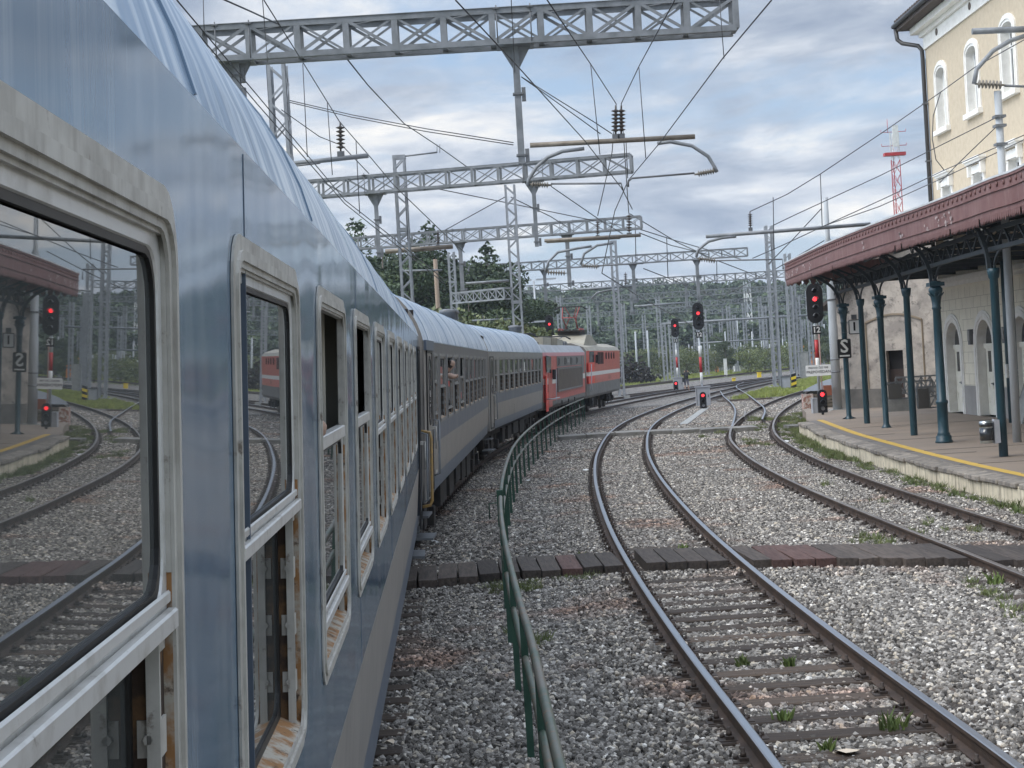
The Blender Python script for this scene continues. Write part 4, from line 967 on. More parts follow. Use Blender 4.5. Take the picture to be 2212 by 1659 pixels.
masts = [  # picture column at foot/top, top row, distance, width, label
 (598, 140, 41, .50, 'nearest lattice mast rising behind the first carriage roof'),
 (862, 340, 63, .50, 'lattice mast behind the carriages under the second gantry'),
 (1101, 400, 74, .52, 'lattice mast standing behind the third carriage roof'),
 (974, 545, 100, .5, 'lattice mast in front of the pine wood'),
 (1324, 522, 114, .5, 'lattice mast behind the red locomotives'),
 (1660, 488, 116, .62, 'tall lattice mast in the grass beside the striped marker'),
 (1206, 640, 165, .55, 'lattice mast behind the locomotive roof'),
 (1700, 548, 150, .62, 'second tall lattice mast in the grass, beyond the first'),
 (1432, 700, 175, .55, 'left one of three close masts by the photographer'),
 (1447, 690, 181, .5, 'middle one of three close masts by the photographer'),
 (1458, 695, 186, .5, 'right one of three close masts by the photographer'),
 (1420, 640, 214, .6, 'far mast behind the three close masts'),
 (1500, 690, 228, .6, 'far mast seen behind the taller signal pole'),
 (1572, 660, 238, .6, 'far mast with bushes at its foot'),
 (1606, 655, 252, .6, 'far mast right of the bushy one'),
 (1640, 640, 262, .6, 'far mast left of the tall grassy-island mast'),
 (1556, 690, 275, .6, 'slim far mast among fence stakes'),
 (1745, 628, 195, .6, 'far mast left of the platform signal'),
 (1722, 640, 208, .6, 'far mast between the tall masts and platform signal'),
 (1712, 610, 170, .6, 'mast close behind the second tall lattice mast'),
 (1590, 700, 300, .6, 'very distant mast near the orange signs'),
 (1625, 705, 310, .6, 'very distant mast behind the level yard'),
 (1770, 660, 240, .6, 'far mast just left of the grey station annexe'),
 (1535, 700, 290, .6, 'very distant mast at the left of the stakes'),
 (1480, 705, 300, .6, 'very distant mast between the two signals'),
 (1345, 655, 230, .6, 'far mast just right of the raised pantograph'), (1390, 680, 255, .6, 'far mast between the two pale poles'), (1520, 668, 200, .55, 'mast directly behind the taller yard signal'), (1585, 680, 215, .5, 'slender mast near the tall yellow sign'), (1650, 660, 230, .6, 'far mast showing beside the tallest mast of the strip'), (1735, 690, 255, .6, 'far mast right of the second tall mast'), (1690, 680, 280, .6, 'remote mast in the gap between the tall masts'), (1545, 720, 330, .6, 'tiny remote mast above the stakes'), (1270, 660, 200, .55, 'mast seen over the roof of the leading locomotive'), (1160, 650, 150, .5, 'mast seen over the roof of the first locomotive'),
]
for (px, py, Y_, w_, lab) in masts:
    p = dp(px, py, Y_); lattice_mast(p.x, Y_, p.z, w_, -.3, label=lab)
q_ = dp(385, 145, 35.3); lattice_mast(q_.x, 35.3, q_.z+.0, .62, -.3, label='lattice mast carrying the left end of the nearest gantry beam, hidden by the first carriage')
mk('mast_grey', (.36,.38,.39), .6)
poles = [(1372, 716, 190, 'left one of two pale poles right of the leading locomotive'), (1398, 714, 195, 'right one of two pale poles right of the leading locomotive'), (1624, 716, 230, 'pale pole among the bushes'),
         (1500+66, 716, 250, 'thin pale pole left of the bushes'), (1592, 690, 265, 'thin pole behind the far points'), (1780, 700, 260, 'thin pole by the annexe wall')]
for (px, py, Y_, lab) in poles:
    p = dp(px, py, Y_); t = thing('line_pole', lab, 'pole', (p.x, Y_, -.4), 0, 'plain poles across the yard', world=False)
    mb = MB(); mb.tube([(0,0,-.2),(0,0,p.z+.4)], [.16,.10], 8); mb.build('shaft', 'mast_grey', t); mb = MB(); mb.bar((-.1,0,p.z-.8), (1.5,0,p.z-.7), .06); mb.build('bracket', 'galv', t)
p = dp(1085, 628, 95); t = thing('wooden_pole', 'brown wooden pole in front of the pine wood', 'pole', (dp(940, 560, 95).x, 95, 1), world=False)
mb = MB(); mb.tube([(0,0,-1.5),(0,0,dp(940,560,95).z-1)], [.17,.13], 8); mb.build('shaft', 'pole_wood', t)
def street_lamp(px, py, Y_, lab):
    p = dp(px, py, Y_); t = thing('street_lamp', lab, 'street lamp', (p.x, Y_, -.3), 0, 'double headed yard lamps', world=False); z = p.z+.3
    mb = MB(); mb.tube([(0,0,0),(0,0,z)], [.11,.07], 8); mb.build('column', 'galv_light', t)
    for s_ in (-1, 1):
        mb = MB(); mb.tube([(0,0,z),(s_*.6,0,z+.05)], .03, 6); mb.box(min(s_*.5,s_*1.5), max(s_*.5,s_*1.5), -.15, .15, z, z+.12); mb.build('lamp_head', 'galv_light', t)
street_lamp(1139, 698, 110, 'double headed lamp standing behind the roof of the third carriage')
t = thing('street_lamp', 'double armed yard lamp rising above the pine wood edge', 'street lamp', (dp(1153, 606, 140).x, 140, 0), 0, 'double headed yard lamps', world=False)
z = dp(1153, 606, 140).z; mb = MB(); mb.tube([(0,0,0),(0,0,z)], [.12,.08], 8); mb.build('column', 'galv_light', t)
for s_ in (-1, 1):
    mb = MB(); mb.box(min(s_*.2,s_*2.0), max(s_*.2,s_*2.0), -.15, .15, z, z+.14); mb.build('lamp_head', 'galv_light', t)

# cantilevers in front
cantilever('galvanised cantilever tube with twin upright insulators above the middle track', 35.3, [(1145, 314), (1501, 295)],
    [[(1140, 402), (1142, 388), (1158, 362), (1183, 340), (1215, 327), (1262, 321)], [(1420, 310), (1448, 306), (1495, 315), (1530, 338), (1543, 360), (1549, 372)]],
    [[(1190, 397), (1342, 396), (1345, 410)], [(1500, 374), (1365, 385), (1357, 392), (1357, 404)]],
    [(1330, 291, 1330, 228), (1342, 290, 1342, 228)], [(1142, 398, 1192, 400), (1549, 368, 1500, 377)], tube_r=.058, tube_m='brown_tube')
cantilever('horizontal tube with one upright insulator just above the first carriage roof', 35.3, [(590, 358), (796, 336)], [], [[(640, 358), (692, 352)]], [(736, 328, 735, 264)], [], tube_r=.055)
cantilever('pair of brown cantilever tubes at the third gantry', 80, [(1176, 520), (1384, 508)], [[(1178, 588), (1185, 565), (1205, 545), (1250, 536), (1278, 532)], [(1254, 572), (1262, 548), (1290, 530), (1325, 525)]],
    [[(1290, 574), (1390, 569)]], [(1291, 508, 1291, 475), (1359, 503, 1359, 460)], [(1180, 588, 1225, 590), (1255, 573, 1295, 577)], tube_r=.09, tube_m='brown_tube')
cantilever('second brown tube under the third gantry', 84, [(1180, 522), (1340, 513)], [], [], [], [], tube_r=.09, tube_m='brown_tube')
cantilever('tube below the fourth gantry beside the lamp heads', 116, [(1245, 626), (1365, 618)], [[(1278, 645), (1290, 632), (1320, 626), (1345, 628)]], [], [(1352, 616, 1351, 588)], [], tube_r=.10)
cantilever('long grey cantilever tube reaching from the round pole over the platform track', 62, [(1525, 511), (1880, 484)], [[(1504, 556), (1508, 540), (1530, 522), (1560, 514), (1590, 511)]],
    [[(1548, 563), (1690, 560), (1692, 582)]], [(1621, 492, 1620, 457)], [(1506, 558, 1550, 564)], tube_r=.075)
cantilever('curved bracket and tube by the near round pole at the right edge', 37, [(2100, 68), (2260, 61)], [[(2104, 181), (2110, 149), (2145, 110), (2182, 88), (2225, 74)]],
    [[(2170, 185), (2260, 189)]], [], [(2106, 181, 2172, 184)], tube_r=.075)
z3 = lambda x, y: ((800+x/3.16)*.8640625, (450+y/3.16)*.8640625)
cantilever('brown tube with upright insulator below the left end of the third gantry', 64, [z3(515,565), z3(1050,525)], [], [], [(*z3(932,515), *z3(932,395))], [], tube_r=.10, tube_m='brown_tube')
cantilever('thin registration tube in front of the dark pines', 80, [z3(640,718), z3(965,712)], [], [], [], [], tube_r=.05)
cantilever('registration tube hanging left of the mast behind the third carriage', 84, [z3(1150,818), z3(1490,795)], [], [], [], [], tube_r=.07)
cantilever('long low tube behind the third carriage roof', 92, [z3(1200,1112), z3(1510,1098)], [], [], [(*z3(1290,1108), *z3(1288,1070)), (*z3(1400,1104), *z3(1398,1066))], [], tube_r=.06)
cantilever('bent wire bracket on the mast above the second gantry', 63, [(868, 338), (944, 329)], [], [[(944, 312), (944, 330)], [(950, 312), (950, 330)]], [], [], tube_r=.035)
cantilever('long tube across the far masts below the canopy end', 178, [(1430, 700), (1760, 680)], [], [], [], [], tube_r=.12)
cantilever('straight tube left of the taller signal', 150, [(1370, 662), (1480, 654)], [], [], [], [], tube_r=.09)
cantilever('thin tube low in front of the hill behind the locomotives', 140, [(1160, 747), (1255, 744)], [], [], [], [], tube_r=.07)
cantilever('tube crossing in front of the far masts and canopy corner', 140, [(1700, 606), (1860, 590)], [], [], [], [], tube_r=.08)
cantilever('low tube between far masts near the taller signal', 210, [(1500, 742), (1680, 731)], [], [], [], [], tube_r=.10)

# wires: picture column, row, distance
wires = [
 ('contact wire over the train, lower one of the pair', [(366,0,17),(556,225,24),(745,440,38),(836,513,50),(960,612,90)], .011),
 ('contact wire over the train, upper one of the pair', [(382,0,17),(562,213,24),(746,433,38),(842,508,50),(962,606,90)], .011),
 ('catenary wire held by the single upright insulator', [(570,0,22),(654,134,28),(733,262,35.3),(798,337,41),(851,400,48),(948,494,62),(1003,545,85)], .011),
 ('contact wire of the middle track, coming from the top left', [(984,0,17),(1119,144,21.5),(1265,306,28.5),(1344,408,35.3),(1366,452,44)], .011),
 ('contact wire of the middle track, coming from the top right', [(1667,0,17),(1562,125,20.5),(1425,309,28),(1357,390,35.3),(1328,456,45),(1300,590,80)], .011),
 ('catenary wire to the left twin insulator', [(1178,-6,17),(1275,137,25),(1331,224,35.3),(1322,330,48),(1291,466,80)], .010),
 ('catenary wire to the right twin insulator', [(1461,-6,17),(1381,142,25),(1342,224,35.3),(1350,340,48),(1358,460,80)], .010),
 ('stay wire from the drop post to the cantilever tube', [(1126,166,35.3),(1256,259,35.2),(1297,289,35.3)], .014),
 ('second stay wire from the drop post to the tube', [(1126,166,35.3),(1284,264,35.0),(1322,289,35.3)], .014),
 ('upper feeder cable from the nearest lattice mast', [(626,217,41),(760,248,39),(920,278,37),(1109,308,35.4)], .013),
 ('lower feeder cable from the nearest lattice mast', [(626,221,41),(760,253,39),(920,284,37),(1109,313,35.4)], .013),
 ('thick cable at the top left running to the first beam', [(472,-6,30),(540,24,32),(603,53,35)], .022),
 ('sagging cable from the first beam to the bracket', [(744,120,36),(795,184,42),(873,267,52),(944,314,62),(1008,360,72)], .022),
 ('cable from the carriage tube down to the insulator clamp', [(608,237,36),(690,295,35.6),(740,315,35.5),(797,375,40)], .012),
 ('guy cable from the second gantry down to the right', [(1191,403,60),(1300,478,80),(1345,505,90)], .016),
 ('long cable from the third mast across the sky', [(930,405,62),(1090,437,74),(1290,478,85),(1345,487,90)], .018),
 ('rising twin cable left of the third mast', [(960,498,90),(1090,426,74)], .018),
 ('cable right of the third mast to the gantry end', [(1104,426,74),(1190,468,84),(1240,500,92)], .016),
 ('upper cable from the third gantry end towards the right', [(1361,462,90),(1462,523,110),(1533,556,126)], .018),
 ('lower cable from the third gantry end towards the right', [(1378,494,90),(1460,520,108),(1600,560,135)], .018),
 ('sagging cable below the third gantry end', [(1381,503,90),(1450,530,108),(1530,550,126)], .014),
 ('cable crossing below the fourth gantry', [(1390,580,125),(1480,615,150),(1560,650,180)], .02),
 ('cable from the fourth gantry to far masts', [(1550,563,126),(1615,588,150),(1680,612,180)], .02),
 ('catenary wire of the platform track', [(1620,457,62),(1700,420,57),(1772,376,53),(1917,279,48),(2032,199,42),(2105,146,38),(2216,84,33)], .013),
 ('contact wire of the platform track', [(1626,558,72),(1690,530,66),(1780,488,60),(1908,430,54),(2039,368,46),(2216,290,38)], .015),
 ('stay wire from the round pole to the near round pole', [(1670,487,61),(1720,463,60),(1900,380,52),(2156,252,37)], .015),
 ('second contact wire of the platform track', [(1785,486,62),(1900,446,54),(2036,385,46),(2216,300,38)], .011),
 ('oblique stay right of the round pole', [(2030,395,46),(2068,355,44),(2156,270,37)], .012),
 ('oblique stay left of the round pole', [(1660,570,80),(1710,520,70),(1773,452,62)], .012),
 ('jumper cable hanging in front of the station wall', [(2032,199,42),(2016,250,42),(2014,300,42),(2022,345,42),(2040,368,42)], .014),
 ('cable behind the canopy corner', [(1560,640,150),(1660,590,125),(1780,520,100)], .014),
 ('contact wire descending towards the far points', [(1300,590,80),(1380,640,110),(1470,690,150),(1560,735,210)], .014),
]
for (lab, nodes, r_) in wires:
    P = [dp(*q) for q in nodes]; t = thing('overhead_wire', lab, 'wire', P[0], 0, 'overhead wires'); mb = MB(); mb.tube(P, [max(r_*.85, p.y*.00032) for p in P], 5); mb.build('cable', 'wire', t)
drops = [((567,0,22),(578,134,28)),((654,137,28),(664,339,28)),((707,222,33),(718,378,33)),((769,305,38),(777,462,38)),((439,-5,20),(441,66,20)),((1276,140,25),(1296,334,25)),((1380,144,25),(1395,342,25)),
  ((1554,-5,20),(1564,127,20)),((1104,-5,20),(1112,156,22)),((1772,376,53),(1776,488,53)),((1670,426,59),(1672,540,59)),((876,424,50),(881,520,50)),((1372,478,95),(1374,570,95)),((1440,512,105),(1443,600,105)),((1548,563,126),(1549,612,126)),((1352,300,36),(1356,385,36))]
for i, (a, b) in enumerate(drops):
    P = [dp(*a), dp(*b)]; t = thing('dropper_wire', 'thin vertical dropper hanging between two overhead wires', 'wire', P[0], 0, 'dropper wires'); mb = MB(); mb.tube(P, max(.006, P[0].y*.0003), 5); mb.build('strand', 'wire', t)

# round poles on the platform
t = thing('round_pole', 'grey round pole behind the platform signal, reaching above the canopy', 'pole', (12.95, 62.4, .2), 0, 'round steel poles', world=False)
top = dp(1783, 427, 62.4); mb = MB(); mb.lathe((0,0,0), [(.19,0),(.185,3.3),(.165,3.5),(.155,6.6),(.15,6.7),(.09,6.9),(.088,top.z-.2)], 16); mb.build('shaft', 'pole_grey', t)
mb = MB(); mb.box(-.32,.32,-.32,.32,-.12,.04); mb.build('footing', 'concrete', t)
mb = MB()
for z in (1.5, 2.0, 4.4): mb.lathe((0,0,z), [(.197,0),(.197,.05)], 16)
mb.build('band', 'galv_dark', t)
pt = dp(2155, 197, 37); pb = dp(2168, 372, 37)
t = thing('round_pole', 'grey round pole rising through the canopy at the right edge', 'pole', (pt.x, 37, .24), 0, 'round steel poles', world=False)
mb = MB(); mb.tube([(0,0,0),(0,0,pt.z-.24)], [.10,.085], 14); mb.build('shaft', 'pole_grey', t)
mb = MB()
for py in (252, 272, 312): z = dp(2158, py, 37).z-.24; mb.box(-.13,.13,-.13,.13,z-.03,z+.03)
mb.build('band', 'galv_dark', t)

# telecom tower
tt = dp(1929, 275, 170); tb_ = thing('telecom_tower', 'red and white lattice telecom tower behind the canopy', 'tower', (tt.x, 170, 0), world=False)
h_ = tt.z; mb = MB(); q_ = .62
for i in range(int(h_/1.5)):
    z0, z1 = i*1.5, i*1.5+1.5; w0, w1 = .62, .62; mb.m = 0 if (i//5) % 2 == 0 else 1
    P = [Vector((math.cos(R(a))*.55, math.sin(R(a))*.55, 0)) for a in (90, 210, 330)]
    for k in range(3):
        mb.bar(P[k]+Vector((0,0,z0)), P[k]+Vector((0,0,z1)), .07); mb.bar(P[k]+Vector((0,0,z0)), P[(k+1)%3]+Vector((0,0,z1)), .035); mb.bar(P[(k+1)%3]+Vector((0,0,z0)), P[k]+Vector((0,0,z1)), .035)
mb.build('lattice', ['red_paint', 'white_paint'], tb_)
mb = MB(); mb.box(-1.15, 1.15, -.4, .4, h_-3.1, h_-2.75); mb.build('platform_ring', 'red_paint', tb_)
mb = MB(); mb.box(-.28, .34, -.8, -.6, h_-2.2, h_+.1); mb.build('antenna_panel', 'white_paint', tb_)
mb = MB()
for s_ in (-1, 1):
    for z in (h_-2.0, h_-.5): mb.tube([(0,0,z), (s_*1.35,0,z), (s_*1.35,0,z+.25)], .035, 5)
mb.tube([(-.6,0,h_-.6), (-.6,0,h_+.9)], .03, 5); mb.build('antenna_arm', 'red_paint', tb_)
tt = dp(1612, 603, 300); tb2 = thing('telecom_tower', 'distant thin white tower against the hill above the bushes', 'tower', (tt.x, 300, 0), world=False)
mb = MB()
for i in range(int(tt.z/2)):
    mb.m = i % 2
    for k in range(3):
        P = [Vector((math.cos(R(a))*.7, math.sin(R(a))*.7, 0)) for a in (90, 210, 330)]
        mb.bar(P[k]+Vector((0,0,2*i)), P[k]+Vector((0,0,2*i+2)), .2); mb.bar(P[k]+Vector((0,0,2*i)), P[(k+1)%3]+Vector((0,0,2*i+2)), .12)
mb.build('lattice', ['white_paint', 'mast_grey'], tb2)

# ================================================================ SIGNALS
def signal(px, py_c, Y, head_w, lamps, lit, lab, zb=-.2, box=True, dwarf=True, plate=None, group='main signals', htop=None, tall=1.5, bands=(2.6, 3.4, 4.2), dx=-.2):
    c_ = dp(px, py_c, Y); hw, hh = head_w/2, tall/2
    t = thing('rail_signal', lab, 'signal', (c_.x, Y, zb), 0, group)
    def caps(hw_, hh_, seg=8):
        P = []
        for k in range(seg+1): a = math.pi*k/seg; P.append((math.cos(a)*hw_, hh_-hw_+math.sin(a)*hw_))
        for k in range(seg+1): a = math.pi+math.pi*k/seg; P.append((math.cos(a)*hw_, -hh_+hw_+math.sin(a)*hw_))
        return P
    mb = MB(); mb.prism([(c_.x+x, Y-.02, c_.z+z) for x, z in caps(hw, hh)], (0,.05,0)); mb.prism([(c_.x+x*.72, Y+.03, c_.z+z*.86) for x, z in caps(hw, hh)], (0,.30,0))
    hd = mb.build('signal_head', 'black_paint', t)
    for i in range(lamps):
        z = c_.z+hh-hw*.95-i*(2*hh-1.9*hw)/(lamps-1); r_ = hw*.27
        mb = MB(); mb.lathe((c_.x, Y-.03, z), [(r_,0),(r_*.8,.015)], 14, axis=(0,-1,0)); mb.build('lamp_lens', 'red_lamp' if i == lit else 'dead_lens', hd)
        mb = MB(); P = [(c_.x+math.cos(R(a))*r_*1.25, z+math.sin(R(a))*r_*1.25) for a in range(0, 181, 20)]
        for a, b in zip(P, P[1:]): mb.poly([(a[0],Y-.03,a[1]),(b[0],Y-.03,b[1]),(b[0],Y-.28,b[1]),(a[0],Y-.28,a[1])])
        mb.build('lamp_hood', 'galv_dark' if px > 1700 else 'black_paint', hd)
    zt_ = c_.z-hh
    mb = MB(); mb.tube([(c_.x,Y+.12,zb), (c_.x,Y+.12,c_.z+.2)], .055, 8); mb.build('post', 'galv_light', t)
    mb = MB(); b0, b1, b2 = zb+1.5, zb+2.1, zb+3.0
    mb.m = 0
    for (za, zc, m_) in ((bands[0]-.6, bands[0], 0), (bands[0], bands[1], 1), (bands[1], bands[1]+.6, 0)):
        mb.m = m_; mb.lathe((c_.x, Y+.12, za), [(.075,0),(.075,zc-za)], 10)
    mb.build('striped_sleeve', ['white_paint', 'red_paint'], t)
    if plate:
        mb = MB(); mb.box(c_.x-.16, c_.x+.16, Y-.03, Y, zt_-.42, zt_-.10); pl = mb.build('number_plate', 'black_paint', t)
        mb = MB(); text_mesh(mb, plate, .30, face_matrix((c_.x, Y-.036, zt_-.26), (1,0,0), (0,0,1)), weight=.008); mb.build('number', 'white_paint', pl, fix=False)
    if box:
        mb = MB(); mb.box(c_.x-.38, c_.x+.38, Y-.25, Y+.15, zb+.15, zb+1.15); mb.box(c_.x-.42, c_.x+.42, Y-.29, Y+.19, zb+1.15, zb+1.2); bx = mb.build('relay_box', 'box_grey', t)
        mb = MB(); mb.box(c_.x-.36, c_.x-.34, Y-.262, Y-.25, zb+.2, zb+1.1); mb.box(c_.x+.24, c_.x+.3, Y-.27, Y-.25, zb+.6, zb+.75); mb.build('door_handle', 'galv_dark', bx)
    return t, c_
def dwarf(x, Y, zb, lab, h_=.85, r=.14):
    t = thing('dwarf_signal', lab, 'signal', (x, Y, zb), 0, 'dwarf signals')
    P = []
    for k in range(9): a = math.pi*k/8; P.append((math.cos(a)*r, h_-r+math.sin(a)*r))
    P += [(-r, .08), (r, .08)]
    mb = MB(); mb.prism([(x+px_, Y, zb+z) for px_, z in P], (0,.16,0)); mb.tube([(x,Y+.1,zb),(x,Y+.1,zb+.1)], .05, 8); hd = mb.build('signal_head', 'black_paint', t)
    for i, z in enumerate((h_-r*1.1, h_*.5, h_*.25)):
        mb = MB(); mb.lathe((x, Y-.001, zb+z), [(r*.45,0),(r*.35,.012)], 12, axis=(0,-1,0)); mb.build('lamp_lens', ('red_lamp','dead_lens','box_grey')[i], hd)
        mb = MB(); Q = [(x+math.cos(R(a))*r*.6, zb+z+math.sin(R(a))*r*.6) for a in range(0, 181, 30)]
        for a, b in zip(Q, Q[1:]): mb.poly([(a[0],Y,a[1]),(b[0],Y,b[1]),(b[0],Y-.12,b[1]),(a[0],Y-.12,a[1])])
        mb.build('lamp_hood', 'black_paint', hd)
signal(1508, 683, 84.8, .60, 4, 1, 'taller signal of the two in the yard, red lamp lit, beside the turnout', plate='12', bands=(1.75, 2.6))
dwarf(dp(1519, 864, 82.5).x, 82.5, -.2, 'dwarf signal in front of the grey box at the foot of the taller yard signal', h_=.95, r=.17)
signal(1458, 708, 125, .62, 4, 1, 'smaller red signal standing left of the photographer', plate='11', bands=(1.75, 2.6), tall=1.55)
dwarf(dp(1460, 830, 122).x, 122, -.2, 'dwarf signal in front of the box beside the photographer', h_=.95, r=.18)
signal(1760, 655, 60, .62, 4, 1, 'signal partly hidden under the far end of the station canopy, red lamp lit', zb=.1, plate='12', bands=(2.35, 3.05), tall=1.55, box=False)
dwarf(dp(1778, 880, 58.5).x, 58.5, .22, 'dwarf signal at the end of the platform beside the yellow line', h_=.95, r=.17)
signal(1187, 706, 98, .52, 4, 1, 'signal peeping over the roof of the first locomotive', box=False, bands=(1.75,2.6))
# ================================================================ STATION
EDGE = smooth_path([(9.5,4),(9.25,12),(8.85,20),(8.62,26.6),(8.52,30.3),(8.52,33.2),(8.60,36.4),(8.74,40.3),(9.0,45.4),(9.42,50),(9.82,54.2)], .5)
PZ = .24
mb = MB(); WX = 15.1
back = [Vector((WX+6, p.y, 0)) for p in EDGE]
mb.m = 0
for a, b in zip(offset_path(EDGE, .36), offset_path(EDGE, .36)[1:]):
    mb.poly([(a.x,a.y,PZ),(30,a.y,PZ),(30,b.y,PZ),(b.x,b.y,PZ)])
e = EDGE[-1]; mb.poly([(e.x+.3,e.y,PZ),(30,e.y,PZ),(30,66,PZ-.06),(12.2,66,PZ-.06),(11.6,62,PZ-.03)])
mb.poly([(e.x+.3,e.y,PZ),(e.x+.3,e.y,-.3),(11.6,62,-.3),(11.6,62,PZ-.03)])
mb.poly([(11.6,62,PZ-.03),(11.6,62,-.3),(12.2,66,-.3),(12.2,66,PZ-.06)])
pf = mb.build('platform', ['platform_top'], None, fix=False); tag(pf, kind='structure')
mb = MB()
for a, b in zip(EDGE, EDGE[1:]): mb.poly([(a.x+.03,a.y,-.32),(a.x+.03,a.y,.17),(b.x+.03,b.y,.17),(b.x+.03,b.y,-.32)])
e = EDGE[-1]; mb.poly([(e.x+.03,e.y,-.32),(e.x+.03,e.y,.17),(e.x+.6,e.y+.05,.17),(e.x+.6,e.y+.05,-.32)])
o = mb.build('platform_face', 'platform_face', fix=False); o.parent = pf
E9 = smooth_path([(p.x, p.y) for p in EDGE], .92)
for a, b in zip(E9, E9[1:]):
    if a.y < 10: continue
    mb = MB(); d = (b-a).normalized(); n_ = Vector((d.y, -d.x, 0)); p0 = a+d*.012; p1 = b-d*rnd.uniform(.012,.05); k = rnd.uniform(-.03,.045)
    z0 = .135+rnd.uniform(-.025,.02)
    q0, q1 = p0-n_*(.03-k), p1-n_*(.03-k+rnd.uniform(-.02,.02)); r0_, r1_ = p0+n_*.38, p1+n_*.38
    mb.hexa([(q0.x,q0.y,z0),(r0_.x,r0_.y,z0),(r1_.x,r1_.y,z0),(q1.x,q1.y,z0),(q0.x,q0.y,PZ-.02),(r0_.x,r0_.y,PZ+.003),(r1_.x,r1_.y,PZ+.003),(q1.x,q1.y,PZ-.02)])
    o = mb.build('coping_stone', 'coping'); o.parent = pf; add_bevel(o, .018, 2)
mb = MB(); a_, b_ = offset_path(EDGE, .38), offset_path(EDGE, .64)
for i in range(len(EDGE)-1): mb.poly([(a_[i].x,a_[i].y,PZ+.004),(b_[i].x,b_[i].y,PZ+.004),(b_[i+1].x,b_[i+1].y,PZ+.004),(a_[i+1].x,a_[i+1].y,PZ+.004)])
o = mb.build('edge_paving', 'platform_edge', fix=False); o.parent = pf
YL = smooth_path([(9.35,18),(9.15,28.2),(9.20,33.4),(9.40,38.4),(9.76,44.9),(10.56,54)], .5); mb = MB(); a_, b_ = offset_path(YL, -.11), offset_path(YL, .11)
for i in range(len(YL)-1): mb.poly([(a_[i].x,a_[i].y,PZ+.009),(b_[i].x,b_[i].y,PZ+.009),(b_[i+1].x,b_[i+1].y,PZ+.009),(a_[i+1].x,a_[i+1].y,PZ+.009)])
o = mb.build('yellow_line', 'yellow_line', fix=False); o.parent = pf
for (y, x0, x1) in ((43.2, 9.7, 10.5), (34.6, 9.3, 10.2), (28.5, 9.2, 9.8)):
    mb = MB(); mb.box(x0, x1, y, y+.05, PZ+.008, PZ+.013); o = mb.build('joint_strip', 'platform_edge'); o.parent = pf
for y in (27, 31.4, 36, 40.5, 47.5):
    mb = MB(); mb.box(interp([(p.x,p.y) for p in EDGE], y)+.4, 14.9, y, y+.025, PZ+.0045, PZ+.008); o = mb.build('slab_joint', 'dark_hole'); o.parent = pf

# ---- station building
st = thing('station_building', 'cream rendered station building with white trimmed windows rising behind the canopy', 'building', (WX, 54.6, PZ))
YN, YE, ZT = 24.0, 54.6, 13.5
mbW = MB(); mbS = MB()
def bay(mbx, y0, y1, z0, z1, a, b, c_, spring, rise, m_, dep=.28, seg=10):
    mbx.m = m_
    mbx.poly([(WX,y0,z0),(WX,a,z0),(WX,a,spring),(WX,a,z1),(WX,y0,z1)]); mbx.poly([(WX,b,z0),(WX,y1,z0),(WX,y1,z1),(WX,b,z1)])
    if c_ > z0: mbx.poly([(WX,a,z0),(WX,b,z0),(WX,b,c_),(WX,a,c_)])
    arc = [(WX, a+(b-a)*(.5-.5*math.cos(math.pi*k/seg)), spring+rise*math.sin(math.pi*k/seg)) for k in range(seg+1)]
    mbx.poly([(WX,a,z1)]+arc+[(WX,b,z1)])
    mbx.m = 2; o_ = [(WX,b,c_)]+arc[::-1]+[(WX,a,c_)]
    for p, q in zip(o_, o_[1:]+o_[:1]): mbx.poly([p, q, (WX+dep, q[1], q[2]), (WX+dep, p[1], p[2])])
    return arc
def archring(y0, y1, z0, spring, rise, t_, seg=10):
    ou = [(WX,y1+t_,z0)]+[(WX, (y0+y1)/2+((y1-y0)/2+t_)*math.cos(math.pi*k/seg), spring+(rise+t_)*math.sin(math.pi*k/seg)) for k in range(seg+1)]+[(WX,y0-t_,z0)]
    inn = [(WX,y1,z0)]+[(WX, (y0+y1)/2+((y1-y0)/2)*math.cos(math.pi*k/seg), spring+rise*math.sin(math.pi*k/seg)) for k in range(seg+1)]+[(WX,y0,z0)]
    return ou, inn
ups = [52.83, 49.30, 45.78, 42.25, 38.7, 35.2, 31.7, 28.2]
bnd = [YE]+[(ups[i]+ups[i+1])/2 for i in range(len(ups)-1)]+[YN]
for i, yc in enumerate(ups):
    y1, y0 = bnd[i], bnd[i+1]
    bay(mbW, y0, y1, 9.0, ZT, yc-.52, yc+.52, 9.95, 11.72, .22, 0)
    bay(mbW, y0, y1, 5.0, 9.0, yc-.52, yc+.52, 6.0, 7.95, .02, 0)
    # doors below
    bay(mbW, y0, y1, PZ, 5.0, yc+.35-.82, yc+.35+.82, PZ, 2.55, .78, 1, dep=.34)
mbW.m = 0; mbW.poly([(WX,YE,PZ),(WX+14,YE,PZ),(WX+14,YE,ZT),(WX,YE,ZT)]); mbW.poly([(WX,YN,PZ),(WX+14,YN,PZ),(WX+14,YN,ZT),(WX,YN,ZT)])
mbW.build('wall', ['facade','block_wall','facade_trim'], st, fix=False)
mb = MB()
for i, yc in enumerate(ups):
    y1, y0 = bnd[i], bnd[i+1]; d0, d1 = yc+.35-1.12, yc+.35+1.12
    mb.box(WX-.035, WX, y0, d0, PZ, 1.20); mb.box(WX-.035, WX, d1, y1, PZ, 1.20)
mb.build('plinth', 'plinth', st)
mb = MB()
mb.box(WX-.14, WX, YN, YE+.05, 4.70, 4.86); mb.box(WX-.08, WX, YN, YE+.03, 4.55, 4.70)
mb.build('string_course', 'facade_trim', st)
mb = MB(); mb.box(WX-.06, WX, YN, YE+.06, 12.90, 12.98)
mb.box(WX-.05, WX, YN, YE+.05, 12.98, 13.35); mb.box(WX-.16, WX, YN, YE+.16, 13.35, 13.5); mb.box(WX-.40, WX+1, YN, YE+.40, 13.5, 13.72)
